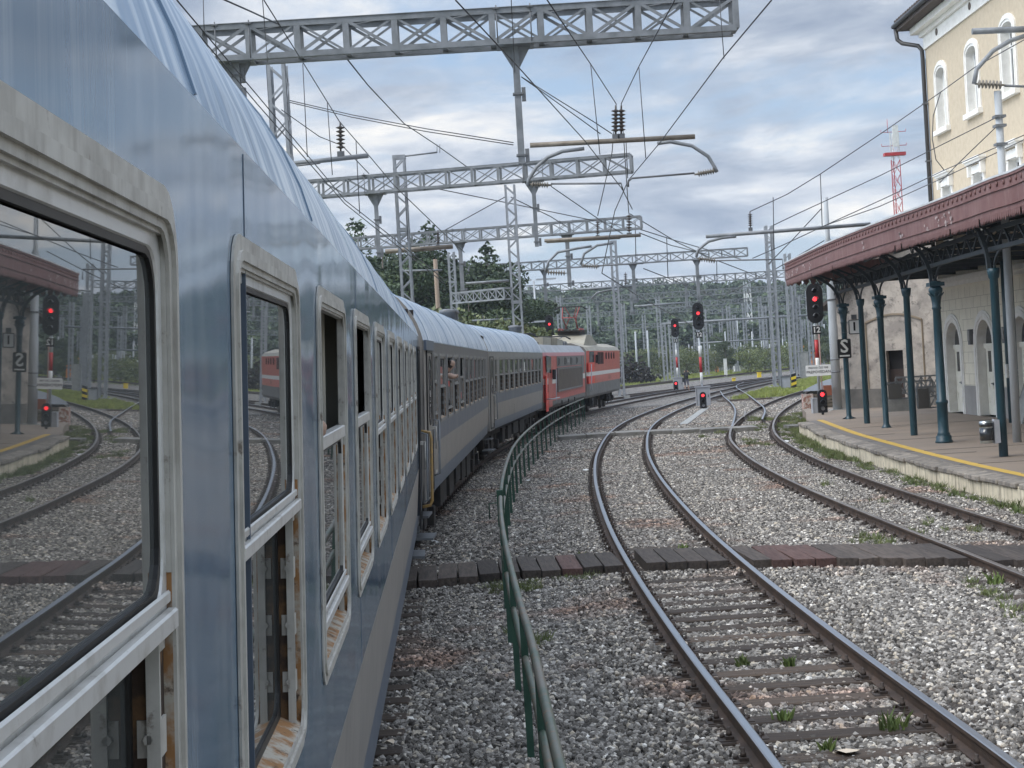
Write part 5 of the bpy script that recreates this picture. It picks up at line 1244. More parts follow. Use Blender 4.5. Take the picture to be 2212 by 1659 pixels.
mb.build('cornice', 'facade_trim', st)
for yc in (52.9, 49.1, 45.3, 41.5):
    mb = MB(); mb.lathe((WX-.05, yc, 13.17), [(.12,0),(.12,.02),(.08,.022)], 14, axis=(-1,0,0)); mb.build('attic_vent', 'grille', st)
for i, yc in enumerate(ups):
    ou, inn = archring(yc-.52, yc+.52, 9.88, 11.72, .22, .24)
    mb = MB(); mb.ring(ou, inn, (-.055,0,0)); ou2, inn2 = archring(yc-.60, yc+.60, 9.88, 11.72, .30, .06); mb.ring(ou2, inn2, (-.085,0,0))
    mb.box(WX-.16, WX, yc-.82, yc+.82, 9.74, 9.90); wn_ = mb.build('window', 'facade_trim', st)
    mb = MB(); xg = WX+.20; mb.ring(rrect(yc-.52, yc+.52, 9.95, 11.95, .01, xg), rrect(yc-.43, yc+.43, 10.05, 11.87, .01, xg), (.06,0,0)); mb.box(xg-.01, xg+.05, yc-.04, yc+.04, 10.0, 11.25); mb.box(xg-.01, xg+.05, yc-.45, yc+.45, 11.22, 11.30); mb.build('window_frame', 'window_pvc', wn_)
    mb = MB(); mb.box(xg+.03, xg+.04, yc-.5, yc+.5, 9.98, 12.0); mb.build('pane', 'pane_dark', wn_)
    # lower floor window with hood on consoles
    mb = MB(); mb.box(WX-.26, WX, yc-.86, yc+.86, 8.36, 8.44); mb.box(WX-.20, WX, yc-.80, yc+.80, 8.28, 8.36)
    for s_ in (-1, 1): mb.box(WX-.16, WX, yc+s_*.66-.07, yc+s_*.66+.07, 7.9, 8.28); mb.box(WX-.05, WX, yc+s_*.60-.09, yc+s_*.60+.09, 6.0, 7.95)
    mb.box(WX-.06, WX, yc-.6, yc+.6, 7.97, 8.22); mb.box(WX-.14, WX, yc-.8, yc+.8, 5.85, 6.0)
    w2_ = mb.build('window', 'facade_trim', st)
    mb = MB(); mb.box(xg+.03, xg+.04, yc-.52, yc+.52, 6.0, 8.0); mb.build('pane', 'pane_dark', w2_)
    mb = MB(); mb.ring(rrect(yc-.52, yc+.52, 6.0, 7.97, .01, xg), rrect(yc-.43, yc+.43, 6.1, 7.87, .01, xg), (.06,0,0)); mb.box(xg-.01, xg+.05, yc-.04, yc+.04, 6.05, 7.9); mb.build('window_frame', 'window_pvc', w2_)
    # door
    yd = yc+.35
    mb = MB()
    for (rr, t_, pr) in ((.82, .10, .03), (.92, .12, .055), (1.04, .10, .035)):
        ou, inn = archring(yd-rr, yd+rr, PZ, 2.55, rr*.95, t_); mb.ring(ou, inn, (-pr,0,0))
    ds_ = mb.build('door_surround', 'facade_trim', st)
    mb = MB(); xd = WX+.26
    mb.box(xd, xd+.06, yd-.80, yd+.80, PZ+.02, 2.56)
    for s_ in (-1, 1):
        for (za, zb_) in ((.35,.75),(.85,1.25)):
            mb.ring(rrect(yd+s_*.41-.24, yd+s_*.41+.24, PZ+za, PZ+zb_, .02, xd), rrect(yd+s_*.41-.18, yd+s_*.41+.18, PZ+za+.06, PZ+zb_-.06, .02, xd), (-.02,0,0))
    mb.box(xd-.03, xd, yd-.03, yd+.03, PZ+.02, 2.4); mb.box(xd-.05, xd, yd-.82, yd+.82, 2.40, 2.56)
    dr = mb.build('door', 'door_white', st)
    mb = MB()
    for s_ in (-1, 1): mb.box(xd-.008, xd, yd+s_*.41-.15, yd+s_*.41+.15, 1.65, 2.32)
    mb.prism([(xd+.02, yd+.8*math.cos(math.pi*k/10), 2.56+.76*math.sin(math.pi*k/10)) for k in range(11)], (.01,0,0)); mb.build('pane', 'pane_dark', dr)
    mb = MB(); mb.box(xd-.06, xd, yd+.06, yd+.09, 1.22, 1.30); mb.box(xd-.08, xd-.06, yd+.06, yd+.18, 1.26, 1.29); mb.build('handle', 'galv_dark', dr)
    if i < 4:
        mb = MB(); mb.box(WX-.12, WX, yd-2.35, yd-2.12, 2.55, 3.05); lb = mb.build('wall_lamp', 'galv_dark', st); mb = MB(); mb.box(WX-.14, WX-.02, yd-2.32, yd-2.15, 2.68, 3.0); mb.build('lamp_glass', 'plinth', lb)
# masonry joints of the ground floor, thin strips darker than the blocks
mb = MB()
for k in range(9):
    z = 1.22+.36*k
    if z > 4.5: break
    for i, yc in enumerate(ups):
        y1, y0 = bnd[i], bnd[i+1]; d0, d1 = yc+.35-1.16, yc+.35+1.16
        if z > 3.55: mb.box(WX-.004, WX+.001, y0, y1, z, z+.014)
        else: mb.box(WX-.004, WX+.001, y0, d0, z, z+.014); mb.box(WX-.004, WX+.001, d1, y1, z, z+.014)
        for q in range(5):
            yy = y0+.45+q*.75+(.37 if k % 2 else 0)
            if yy < y1 and (z > 3.2 or not (d0 < yy < d1)): mb.box(WX-.004, WX+.001, yy, yy+.012, z, z+.36)
mb.build('masonry_joints', mat('joint_tone', (.46,.42,.33), .8), st)
# roof with overhanging eaves
mb = MB(); ov = .78; x0, x1, y0, y1 = WX-ov, WX+14+ov, YN-ov, YE+ov; zr = 14.02; xm = (x0+x1)/2; hr = 4.2
mb.poly([(x0,y0,zr),(x0,y1,zr),(x0+6,y1-6,zr+2.6),(x0+6,y0+6,zr+2.6)]); mb.poly([(x0,y1,zr),(x1,y1,zr),(x1-6,y1-6,zr+2.6),(x0+6,y1-6,zr+2.6)]); mb.poly([(x1,y1,zr),(x1,y0,zr),(x1-6,y0+6,zr+2.6),(x1-6,y1-6,zr+2.6)]); mb.poly([(x0+6,y0+6,zr+2.6),(x0+6,y1-6,zr+2.6),(x1-6,y1-6,zr+2.6),(x1-6,y0+6,zr+2.6)])
mb.box(x0, x1, y0, y1, 13.74, 13.99)
for k in range(90):
    yy = y1-.15-k*.3
    if yy < y0: break
    mb.lathe((x0-.06, yy, zr+.02), [(.08,0),(.08,.5)], 6, axis=(1,0,.43))
rf = mb.build('roof', 'roof_dark', st)
mb = MB(); mb.tube([(x0-.07,y0,13.93),(x0-.07,y1+.07,13.93),(x1,y1+.07,13.93)], .085, 8); mb.build('gutter', 'gutter', rf)
mb = MB(); yp = YE+.02; mb.tube([(x0-.02,y1-.02,13.85),(x0+.02,y1-.05,13.45),(x0+.15,y1-.2,13.28),(WX-.20,yp+.12,13.08),(WX-.10,yp+.03,12.9),(WX-.10,yp,12.6),(WX-.10,yp,.4)], .075, 10); mb.build('downpipe', 'gutter', st)
mb = MB(); mb.tube([(WX+.02,YE+.06,12.6),(WX+.02,YE+.06,.4)], .02, 6)
for z in range(3, 13, 2): mb.box(WX-.20,WX+.02,yp-.09,yp+.09,z,z+.05)
mb.build('pipe_brackets', 'galv_dark', st)

# ---- grey annexe with arched niche
AA, AB = Vector((13.05,63.4,0)), Vector((19.5,59.4,0)); ad = (AB-AA).normalized(); an = Vector((ad.y,-ad.x,0))
an = an if an.y < 0 else -an
def onw(px, py):
    d = _ray(px, py); t = (AA-Vector((0,0,EYE))).dot(an)/d.dot(an); P = Vector((0,0,EYE))+d*t; return (P-AA).dot(ad), P.z
def wp(s_, z, off=0.0): q = AA+ad*s_+an*off; return (q.x, q.y, z)
ax = thing('station_annexe', 'low rough grey rendered building with an arched niche and dark opening behind the columns', 'building', AA)
z6 = lambda x, y: ((1900+x/2.553)*.8640625, (650+y/2.553)*.8640625)
s0, z0 = onw(*z6(672, 385)); s1, _q = onw(*z6(1032, 380)); sm_, zt = onw(*z6(850, 345)); h0, hz1 = onw(*z6(803, 580)); h1, hz0 = onw(*z6(925, 830)); 
L_ = (AB-AA).length; mb = MB()
mb.poly([wp(0,-.3),wp(h0,-.3),wp(h0,hz1),wp(h0,6.9),wp(0,4.35)]); mb.poly([wp(h1,-.3),wp(L_,-.3),wp(L_,7.2),wp(3.9,7.2),wp(h1,7.1)]); mb.poly([wp(h0,hz1),wp(h1,hz1),wp(h1,7.1),wp(h0,6.9)]); mb.poly([wp(h0,-.3),wp(h1,-.3),wp(h1,.3),wp(h0,.3)])
for (a, b) in ((h0, h0), (h1, h1)): mb.poly([wp(a,.3),wp(a,hz1),wp(a,hz1,-.35),wp(a,.3,-.35)])
mb.poly([wp(h0,hz1),wp(h1,hz1),wp(h1,hz1,-.35),wp(h0,hz1,-.35)])
bk = -an*12; q = AA+bk; mb.poly([tuple(AA+Vector((0,0,-.3))), tuple(q+Vector((0,0,-.3))), tuple(q+Vector((0,0,4.35))), tuple(AA+Vector((0,0,4.35)))])
mb.build('wall', 'grey_render', ax, fix=False)
mb = MB(); seg = 12; arc = [wp(s0+(s1-s0)*(k/seg), z0-.1+(zt-z0+.1)*math.sin(math.pi*k/seg), .03) for k in range(seg+1)]
# pilaster strip around the niche
for k in range(seg): mb.bar(arc[k], arc[k+1], .05, .07)
mb.bar(wp(s0,.9,.02), wp(s0,z0-.1,.02), .05, .04); mb.bar(wp(s1,.9,.02), wp(s1,z0-.1,.02), .05, .04)
mb.build('niche_arch', mat('arch_trim', (.25,.20,.14), .8), ax)
mb = MB(); mb.prism([wp(0,-.3,.002),wp(h0-.1,-.3,.002),wp(h0-.1,.95,.002),wp(0,1.0,.002)], tuple(an*.03)); mb.prism([wp(h1+.1,-.3,.002),wp(L_,-.3,.002),wp(L_,.9,.002),wp(h1+.1,.95,.002)], tuple(an*.03)); mb.build('base_band', 'grey_render_base', ax)
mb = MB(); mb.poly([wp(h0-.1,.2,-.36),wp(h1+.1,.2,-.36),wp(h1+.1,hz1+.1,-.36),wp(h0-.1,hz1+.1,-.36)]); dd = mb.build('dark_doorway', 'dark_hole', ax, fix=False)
mb = MB(); mb.prism([wp(h0,.3,-.30),wp(h1,.3,-.30),wp(h1,hz1-.75,-.30),wp(h0,hz1-.75,-.30)], tuple(an*.04)); mb.build('shutter', mat('shutter_brown', (.035,.022,.018), .8), dd)
mb = MB(); p0, p1, p2 = Vector(wp(-.35,4.2,.4)), Vector(wp(4.0,7.35,.4)), Vector(wp(L_,7.35,.4)); mb.prism([p0,p1,p2,p2+Vector((0,0,.14)),p1+Vector((0,0,.14)),p0+Vector((0,0,.14))], tuple(-an*13)); mb.build('roof', 'roof_dark', ax)

# ---- stair railing beside the annexe
rl = thing('stair_railing', 'grey stair parapet with crossed bars beside the station corner', 'railing', (13.8, 57.6, PZ))
mb = MB(); mb.box(13.75, 14.75, 57.5, 57.75, PZ-.1, PZ+.42); mb.build('parapet_block', 'concrete', rl)
mb = MB(); zt_ = PZ+1.02
def panel(x0, x1, y, zb_, zt_, n_):
    mb.bar((x0,y,zt_), (x1,y,zt_), .06); mb.bar((x0,y,zb_), (x1,y,zb_), .05)
    for k in range(n_+1): x = x0+(x1-x0)*k/n_; mb.bar((x,y,zb_), (x,y,zt_), .05)
    for k in range(n_):
        a, b = x0+(x1-x0)*k/n_, x0+(x1-x0)*(k+1)/n_; mb.bar((a,y,zb_), (b,y,zt_), .035); mb.bar((b,y+.01,zb_), (a,y+.01,zt_), .035)
panel(13.8, 15.5, 57.6, PZ+.45, PZ+1.05, 4); panel(14.6, 15.9, 56.4, PZ+.1, PZ+.85, 3); panel(14.4, 16.0, 58.6, PZ+.6, PZ+1.2, 5)
mb.build('crossed_bars', 'galv', rl)
mb = MB(); mb.box(13.82, 14.32, 57.44, 57.49, PZ+.45, PZ+1.0); mb.box(14.62, 15.0, 56.3, 56.34, PZ+.1, PZ+.8); mb.build('wire_mesh_panel', mat('mesh_panel', (.10,.095,.085), .8), rl)

# ---- canopy
fz = 5.16
Fp = [gp(x, y, fz) for x, y in ((2330,402),(2212,443),(2140,465),(2072,488),(1995,512),(1926,532),(1840,559),(1770,583),(1697,611))]
FPP = smooth_path([(9.0,18),(9.0,24)]+[(p.x,p.y) for p in Fp[1:]], .5)
YEND = FPP[-1].y
cn = thing('station_canopy', 'dark red edged iron station canopy curving along the platform', 'canopy', (12, YEND, 4.2))
upz = Vector((0,0,1)); n_ = len(FPP)
mb = MB(); inn = offset_path(FPP, .06); 
for (za, zb_, th) in ((fz, fz+.44, .05), (fz+.46, fz+.66, .07)):
    for i in range(n_-1):
        a, b, c_, d = FPP[i], FPP[i+1], inn[i+1], inn[i]
        mb.hexa([(a.x,a.y,za),(b.x,b.y,za),(c_.x,c_.y,za),(d.x,d.y,za),(a.x,a.y,zb_),(b.x,b.y,zb_),(c_.x,c_.y,zb_),(d.x,d.y,zb_)])
o1 = offset_path(FPP, -.03)
for (za, zb_) in ((fz+.43, fz+.47), (fz+.64, fz+.69), (fz+.10, fz+.125)):
    for i in range(n_-1):
        a, b, c_, d = o1[i], o1[i+1], inn[i+1], inn[i]
        mb.hexa([(a.x,a.y,za),(b.x,b.y,za),(c_.x,c_.y,za),(d.x,d.y,za),(a.x,a.y,zb_),(b.x,b.y,zb_),(c_.x,c_.y,zb_),(d.x,d.y,zb_)])
# end fascia across the far end
E_ = FPP[-1]; mb.box(E_.x, WX-.3, E_.y, E_.y+.05, fz+.06, fz+.66)
fs = mb.build('fascia', 'fascia', cn)
mb = MB(); TP = smooth_path([(p.x,p.y) for p in FPP], .115)
for i, (a, b) in enumerate(zip(TP, TP[1:])):
    if rnd.random() < .05: continue
    q = a.lerp(b, .5); l_ = rnd.uniform(.13,.17); d = (b-a)*.46
    mb.prism([q-d+upz*(fz+.01), q+d+upz*(fz+.01), q+d*.9+upz*(fz-l_*.5), q+upz*(fz-l_), q-d*.9+upz*(fz-l_*.5)], (.012,0,0))
x = E_.x+.1
while x < WX-.5: mb.prism([(x,E_.y+.01,fz+.08),(x+.22,E_.y+.01,fz+.08),(x+.2,E_.y+.01,fz-.05),(x+.11,E_.y+.01,fz-.14),(x+.02,E_.y+.01,fz-.05)], (0,.02,0)); x += .26
mb.build('scalloped_valance', 'fascia_flat', cn)
mb = MB()
for a in smooth_path([(p.x,p.y) for p in FPP], .36): mb.lathe((a.x-.005, a.y, fz+.56), [(.055,0),(.045,.018),(.02,.022)], 8, axis=(-1,0,0))
mb.build('fascia_bosses', 'fascia_flat', cn)
mb = MB(); r2 = random.Random(5)
for (px, py) in ((1755,592),(1763,588),(1776,590),(1784,583),(1790,577),(1797,572),(1860,556),(1905,530),(1950,505),(2068,478),(2073,470),(2076,484),(2090,472)):
    p = gp(px, py, fz+.22); xq = interp([(q.x,q.y) for q in FPP], p.y)-.036
    for k in range(5):
        y_, z_ = p.y+r2.uniform(-.2,.2), fz+.22+r2.uniform(-.12,.12); s_ = r2.uniform(.02,.065)
        mb.poly([(xq, y_+s_*math.cos(t+r2.uniform(-.3,.3))*1.2, z_+s_*.8*math.sin(t)) for t in [2*math.pi*j/7 for j in range(7)]])
mb.build('paint_smears', mat('smear', (.36,.29,.27), .7), cn, fix=False)
# roof sheets and soffit
mb = MB(); xr_ = WX-.02
for i in range(n_-1):
    a, b = FPP[i], FPP[i+1]
    mb.hexa([(a.x-.04,a.y,fz+.69),(b.x-.04,b.y,fz+.69),(xr_,b.y,6.45),(xr_,a.y,6.45),(a.x-.04,a.y,fz+.73),(b.x-.04,b.y,fz+.73),(xr_,b.y,6.49),(xr_,a.y,6.49)])
mb.build('roof_sheeting', 'roof_sheet', cn)
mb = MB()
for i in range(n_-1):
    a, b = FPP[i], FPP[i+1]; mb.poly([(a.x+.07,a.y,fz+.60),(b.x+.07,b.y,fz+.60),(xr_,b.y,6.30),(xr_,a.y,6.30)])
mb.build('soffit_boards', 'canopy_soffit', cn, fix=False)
COLS = [(11.50,53.6,'ornate'),(11.25,49.8,'plain'),(11.12,46.7,'ornate'),(10.76,42.1,'plain'),(10.54,38.4,'ornate'),(10.27,32.9,'plain'),(10.1,27.6,'ornate')]
cpath = smooth_path([(10.0,20),(10.1,26),(10.27,32.9),(10.54,38.4),(10.8,42.4),(11.1,46.7),(11.5,53.6),(11.8,YEND-.1)], .5)
mb = MB()
for z in (4.62, 5.02):
    for a, b in zip(cpath, cpath[1:]): mb.bar(a+upz*z, b+upz*z, .10, .09)
for i in range(0, len(cpath)-1): a, b = cpath[i], cpath[i+1]; mb.bar(a+upz*(4.62 if i % 2 else 5.02), b+upz*(5.02 if i % 2 else 4.62), .04)
for i in range(0, len(cpath), 5):
    a = cpath[i]; xf = interp([(q.x,q.y) for q in FPP], a.y); mb.bar((xf+.05,a.y,fz+.50), (WX,a.y,6.2), .06, .14)
    mb.bar((a.x,a.y,5.0), (WX,a.y,5.0), .06, .12)
    for k in range(6): u = k/6; mb.bar((a.x+(WX-a.x)*u,a.y,5.0), (a.x+(WX-a.x)*(u+1/6),a.y,5.3+u*.9), .035)
for k in (.33, .66):
    for a, b in zip(cpath, cpath[1:]): mb.bar((a.x+(WX-a.x)*k,a.y,5.55+k*.7), (b.x+(WX-b.x)*k,b.y,5.55+k*.7), .08, .16)
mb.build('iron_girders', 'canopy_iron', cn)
for (x, y, kind) in COLS:
    # curved brackets to the fascia
    mb = MB(); xf = interp([(q.x,q.y) for q in FPP], y)+.08; P = []
    for k in range(11):
        t = k/10*math.pi/2; P.append((x-.1-(x-.1-xf)*(1-math.cos(t)), y, 4.2+(5.25-4.2)*math.sin(t)))
    for a, b in zip(P, P[1:]): mb.bar(a, b, .07, .09)
    mb.bar((x,y,4.9), (xf,y,fz+.35), .05, .06); mb.bar((x-.5,y,5.05),(x-.5,y,4.95),.04)
    mb.tube([( (x+xf)/2+.12*math.cos(t), y, 5.02+.12*math.sin(t)) for t in [2*math.pi*j/12 for j in range(12)]], .018, 5, closed=True)
    for s_ in (-1, 1):
        P = [(x, y+s_*(.08+1.0*(1-math.cos(k/8*math.pi/2))), 4.2+.45*math.sin(k/8*math.pi/2)) for k in range(9)]
        for a, b in zip(P, P[1:]): mb.bar(a, b, .04, .045)
    mb.build('curved_bracket', 'canopy_iron', cn)
    mb = MB()
    if kind == 'ornate':
        pr = [(.21,0),(.21,.05),(.19,.07),(.19,.16),(.15,.20),(.16,.22),(.13,.26),(.13,.95),(.15,.98),(.15,1.03),(.115,1.06),(.095,3.28),(.12,3.31),(.10,3.36),(.12,3.55),(.155,3.7),(.17,3.74),(.17,3.80),(.13,3.84),(.13,3.98)]
        if y > 45: pr = [(.16,0),(.13,.03),(.085,.12)]+pr[11:]
    else: pr = [(.092,0),(.095,.02),(.086,3.75),(.11,3.78),(.13,3.9),(.13,3.98)]
    mb.lathe((x, y, PZ), pr, 18)
    o = mb.build('column', 'column', cn)
    if kind == 'ornate':
        mb = MB()
        for k in range(10):
            t = 2*math.pi*k/10; c_, s_ = math.cos(t), math.sin(t); mb.prism([(x+c_*.10,y+s_*.10,PZ+3.42),(x+c_*.13-s_*.03,y+s_*.13+c_*.03,PZ+3.60),(x+c_*.20,y+s_*.20,PZ+3.68),(x+c_*.13+s_*.03,y+s_*.13-c_*.03,PZ+3.60)], (0,0,.03))
        mb.box(x-.18,x+.18,y-.18,y+.18,PZ+3.86,PZ+3.95); mb.build('capital', 'column', o)
    if y > 52:
        mb = MB()
        for k in range(4): t = k*math.pi/2; mb.prism([(x,y,PZ+.1),(x+math.cos(t)*.24,y+math.sin(t)*.24,PZ+.005),(x,y,PZ+.005)], (.03*math.sin(t),.03*math.cos(t),0.02))
        mb.build('base_flare', 'canopy_iron', o)
mb = MB()
for y in (47.5,): mb.tube([(14.55,45.4,PZ),(14.55,45.4,6.2)], .17, 14)
mb.build('service_post', 'column', cn)
mb = MB(); mb.tube([(14.55,45.4,1.75),(14.55,45.4,1.78)], .175, 14); mb.tube([(14.55,45.4,1.62),(14.55,45.4,1.64)], .175, 14); mb.box(14.33,14.39,45.2,45.35,1.55,1.95); mb.build('post_bands', 'white_paint', cn)
# concrete buttress at the right edge
t = thing('concrete_buttress', 'sloping pale concrete block at the right edge of the platform', 'buttress', (13.4, 40.2, PZ))
p = gp(2207, 916, PZ); mb = MB(); mb.prism([(p.x,p.y,PZ),(p.x+2.2,p.y,PZ),(p.x+2.2,p.y,PZ+2.2),(p.x+.75,p.y,PZ+2.0)], (0,.9,0)); mb.build('block', 'concrete', t)

# ---- signs on the columns
def sign_on(name, lab, px, py, Y, w_, h_, back, txt, size, fg, under=False, frame=None, base=None, weight=0.0):
    c_ = dp(px, py, Y); t = thing(name, lab, 'sign', (c_.x, Y, c_.z))
    mb = MB(); P = rrect(-w_/2, w_/2, -h_/2, h_/2, .04, 0); mb.prism([(c_.x+y_, Y, c_.z+z_) for _x, y_, z_ in P], (0,.02,0)); b_ = mb.build('panel', back, t)
    if frame:
        mb = MB(); mb.ring([(c_.x+y_, Y-.001, c_.z+z_) for _x, y_, z_ in rrect(-w_/2, w_/2, -h_/2, h_/2, .04, 0)], [(c_.x+y_, Y-.001, c_.z+z_) for _x, y_, z_ in rrect(-w_/2+.03, w_/2-.03, -h_/2+.03, h_/2-.03, .03, 0)], (0,-.008,0)); mb.build('frame', frame, t)
    mb = MB()
    for (s_, dx, dz, sz) in txt: text_mesh(mb, s_, sz, face_matrix((c_.x+dx, Y-.006, c_.z+dz), (1,0,0), (0,0,1)), weight=weight)
    if under: mb.box(c_.x-.17, c_.x+.17, Y-.010, Y-.004, c_.z-h_/2+.06, c_.z-h_/2+.11)
    mb.build('lettering', fg, t, fix=False)
    return t, c_
sign_on('stop_sign', 'black S sign with underline on the first column', 1824, 753, 53.35, .46, .66, 'black_paint', [('S', 0, .06, .62)], .6, 'white_paint', under=True, weight=.012)
t, c_ = sign_on('track_sign', 'grey track number 1 sign between the first two columns', 1845.5, 706, 53.5, .40, .50, 'sign_white', [('1', 0, 0, .40)], .4, 'black_paint', frame='black_paint', weight=.012)
mb = MB()
for dz in (.17, -.17): mb.bar((c_.x-.45, 53.52, c_.z+dz), (c_.x-.15, 53.52, c_.z+dz), .02)
mb.box(c_.x-.08, c_.x+.1, 53.5, 53.56, c_.z+.26, c_.z+.42); mb.build('bracket', 'galv_dark', t)
t, c_ = sign_on('warning_sign', 'white warning board with black lettering on the platform signal post', 1768, 800, 59.80, .96, .42, 'sign_white', [('PREHOD ČEZ TIRE', 0, .10, .092), ('PREPOVEDAN', 0, -.06, .150)], .1, 'black_paint', weight=.001)
# ---- litter bin on a column
t = thing('litter_bin', 'shiny steel litter bin hanging on the blue column nearest the camera', 'bin', (10.05, 32.8, 0)); c_ = dp(2141, 932, 32.7)
mb = MB(); mb.lathe((c_.x-.10, 32.7, c_.z-.24), [(.135,0),(.14,.02),(.14,.34),(.142,.35),(.142,.46),(.09,.475)], 18); mb.build('bucket', 'bin_steel', t)
mb = MB(); mb.lathe((c_.x-.10, 32.7, c_.z+.11), [(.143,0),(.143,.08)], 18); mb.lathe((c_.x-.10, 32.7, c_.z-.18), [(.1415,0),(.1415,.26)], 18); mb.build('dark_band', 'pane_dark', t)
mb = MB(); mb.prism([(c_.x+.05,32.62,c_.z-.26),(c_.x+.17,32.62,c_.z-.24),(c_.x+.16,32.62,c_.z+.24),(c_.x+.05,32.62,c_.z+.26)], (0,.14,0)); mb.build('holder', 'box_grey', t)

# ================================================================ YARD OBJECTS
# loading ramp
t = thing('loading_ramp', 'low loading ramp of planks and brick pier beside the platform end', 'ramp', (12.8, 69.5, -.2)); zt_ = .82
L0 = [(interp(T3, y)+1.75, y) for y in (69.5, 75, 82, 90, 100, 110)]
mb = MB()
for (a, b) in zip(L0, L0[1:]): mb.poly([(a[0],a[1],zt_),(a[0]+3.4,a[1],zt_),(b[0]+3.4,b[1],zt_),(b[0],b[1],zt_)]); mb.poly([(a[0],a[1],zt_-.12),(a[0],a[1],zt_),(b[0],b[1],zt_),(b[0],b[1],zt_-.12)])
mb.build('deck', 'tar_roof', t, fix=False)
mb = MB()
for k in range(6): z = -.2+.15*k; mb.box(L0[0][0]+.45, L0[0][0]+3.3, 69.5+.02*(k % 2), 69.7, z+.01, z+.13)
for (a, b) in zip(L0, L0[1:]):
    for k in range(6): z = -.2+.15*k; mb.bar((a[0]+.1,a[1],z+.07), (b[0]+.1,b[1],z+.07), .08, .12)
mb.build('plank_front', 'old_wood', t)
mb = MB(); mb.box(L0[0][0]+.0, L0[0][0]+.44, 69.45, 69.9, -.25, .70); mb.build('brick_pier', 'brick_white', t)
# relay box by the platform signal
t = thing('relay_cabinet', 'grey relay cabinet behind the platform dwarf signal', 'cabinet', (11.9, 60.6, .0)); c_ = dp(1770, 870, 60.3)
mb = MB(); mb.box(c_.x-.27, c_.x+.27, 60.3, 60.6, .12, .80); cb_ = mb.build('cabinet', 'box_grey', t); mb = MB(); mb.ring(rrect(c_.x-.27, c_.x+.27, .12, .80, .03, 0), rrect(c_.x-.24, c_.x+.24, .15, .77, .03, 0), (.02,0,0))
mb.v = [(y_, 60.3-x_, z_) for (x_, y_, z_) in mb.v]; mb.build('door_rim', 'galv_light', cb_)
mb = MB(); mb.box(c_.x-.30, c_.x+.75, 59.2, 60.2, -.25, .17); mb.build('concrete_base', 'concrete', t)
t = thing('junction_box', 'small rust brown box on the round pole', 'box', (12.6, 62.1, 1)); c_ = dp(1788, 843, 62.1); mb = MB(); mb.box(c_.x-.16, c_.x+.14, 62.0, 62.2, c_.z-.2, c_.z+.2); mb.build('casing', mat('box_brown', (.25,.08,.04), .6), t)
mb = MB(); mb.tube([(c_.x-.22,62.1,-.1),(c_.x-.22,62.1,c_.z+2.6)], .025, 6); mb.build('conduit', 'pink_conduit', t)
# striped marker
t = thing('striped_marker', 'yellow and black striped marker with grey backboard by the tall lattice mast', 'marker', (17.9, 111, -.3)); c_ = dp(1716, 838, 111)
mb = MB()
for k in range(6): mb.m = k % 2; z = -.3+k*.2; mb.hexa([(c_.x-.17,111,z),(c_.x+.17,111,z+.1),(c_.x+.17,111.2,z+.1),(c_.x-.17,111.2,z),(c_.x-.17,111,z+.2),(c_.x+.17,111,z+.3),(c_.x+.17,111.2,z+.3),(c_.x-.17,111.2,z+.2)])
mb.build('striped_post', ['yellow', 'black_paint'], t)
mb = MB(); mb.box(c_.x-.85, c_.x-.25, 111.1, 111.15, -.1, .75); bb_ = mb.build('backboard', 'box_grey', t); mb = MB(); mb.box(c_.x-.92, c_.x-.86, 111.05, 111.15, -.3, .8); mb.box(c_.x-.92, c_.x-.18, 111.05, 111.15, .75, .8); mb.build('board_frame', 'galv_dark', bb_)
for (px, py, Y_, m_, lab) in ((1612, 775, 230, 'yellow', 'tall yellow sign by the far masts'), (1740, 758, 240, 'orange', 'orange sign left of the annexe'), (1725+32, 775, 200, 'orange', 'small orange board near the platform signal post'), (1500+50, 802, 240, 'orange', 'small orange board among the bushes')):
    c_ = dp(px, py, Y_); t = thing('yard_sign', lab, 'sign', (c_.x, Y_, -.3)); mb = MB(); mb.box(c_.x-.35, c_.x+.35, Y_, Y_+.05, c_.z-.8, c_.z+.8); mb.build('board', m_, t); mb = MB(); mb.tube([(c_.x,Y_+.1,-.3),(c_.x,Y_+.1,c_.z)], .06, 6); mb.build('post', 'galv', t)
for (px, py, Y_, w_, h_, m_, lab) in ((1594, 800, 215, .9, 1.0, 'white_paint', 'white low box beside the far points'), (1568, 800, 190, .35, 2.2, 'white_paint', 'short white post between tracks'), (1738, 790, 150, .8, 2.6, 'concrete', 'pale cabinet behind the second tall mast'), (1555+30, 812, 150, .3, .5, 'yellow', 'small striped stop block between tracks'), (1640, 800, 170, .4, .6, 'yellow', 'little yellow marker right of the far points')):
    c_ = dp(px, py, Y_); t = thing('trackside_box', lab, 'box', (c_.x, Y_, -.3)); mb = MB(); mb.box(c_.x-w_/2, c_.x+w_/2, Y_, Y_+w_, -.3, -.3+h_); mb.box(c_.x-w_/2-.04, c_.x+w_/2+.04, Y_-.04, Y_+w_+.04, -.3+h_, -.25+h_); mb.build('casing', m_, t)
# cable duct lids between tracks
t = thing('cable_duct', 'pale concrete cable duct lid running between the tracks towards the yard signal', 'cable duct', (6.2, 62, -.19)); a, b = gp(1500, 900, -.18), gp(1540, 890-12, -.18); mb = MB(); mb.bar(gp(1476,918,-.17), gp(1525,882,-.17), .35, .08); mb.build('lid', 'concrete', t)
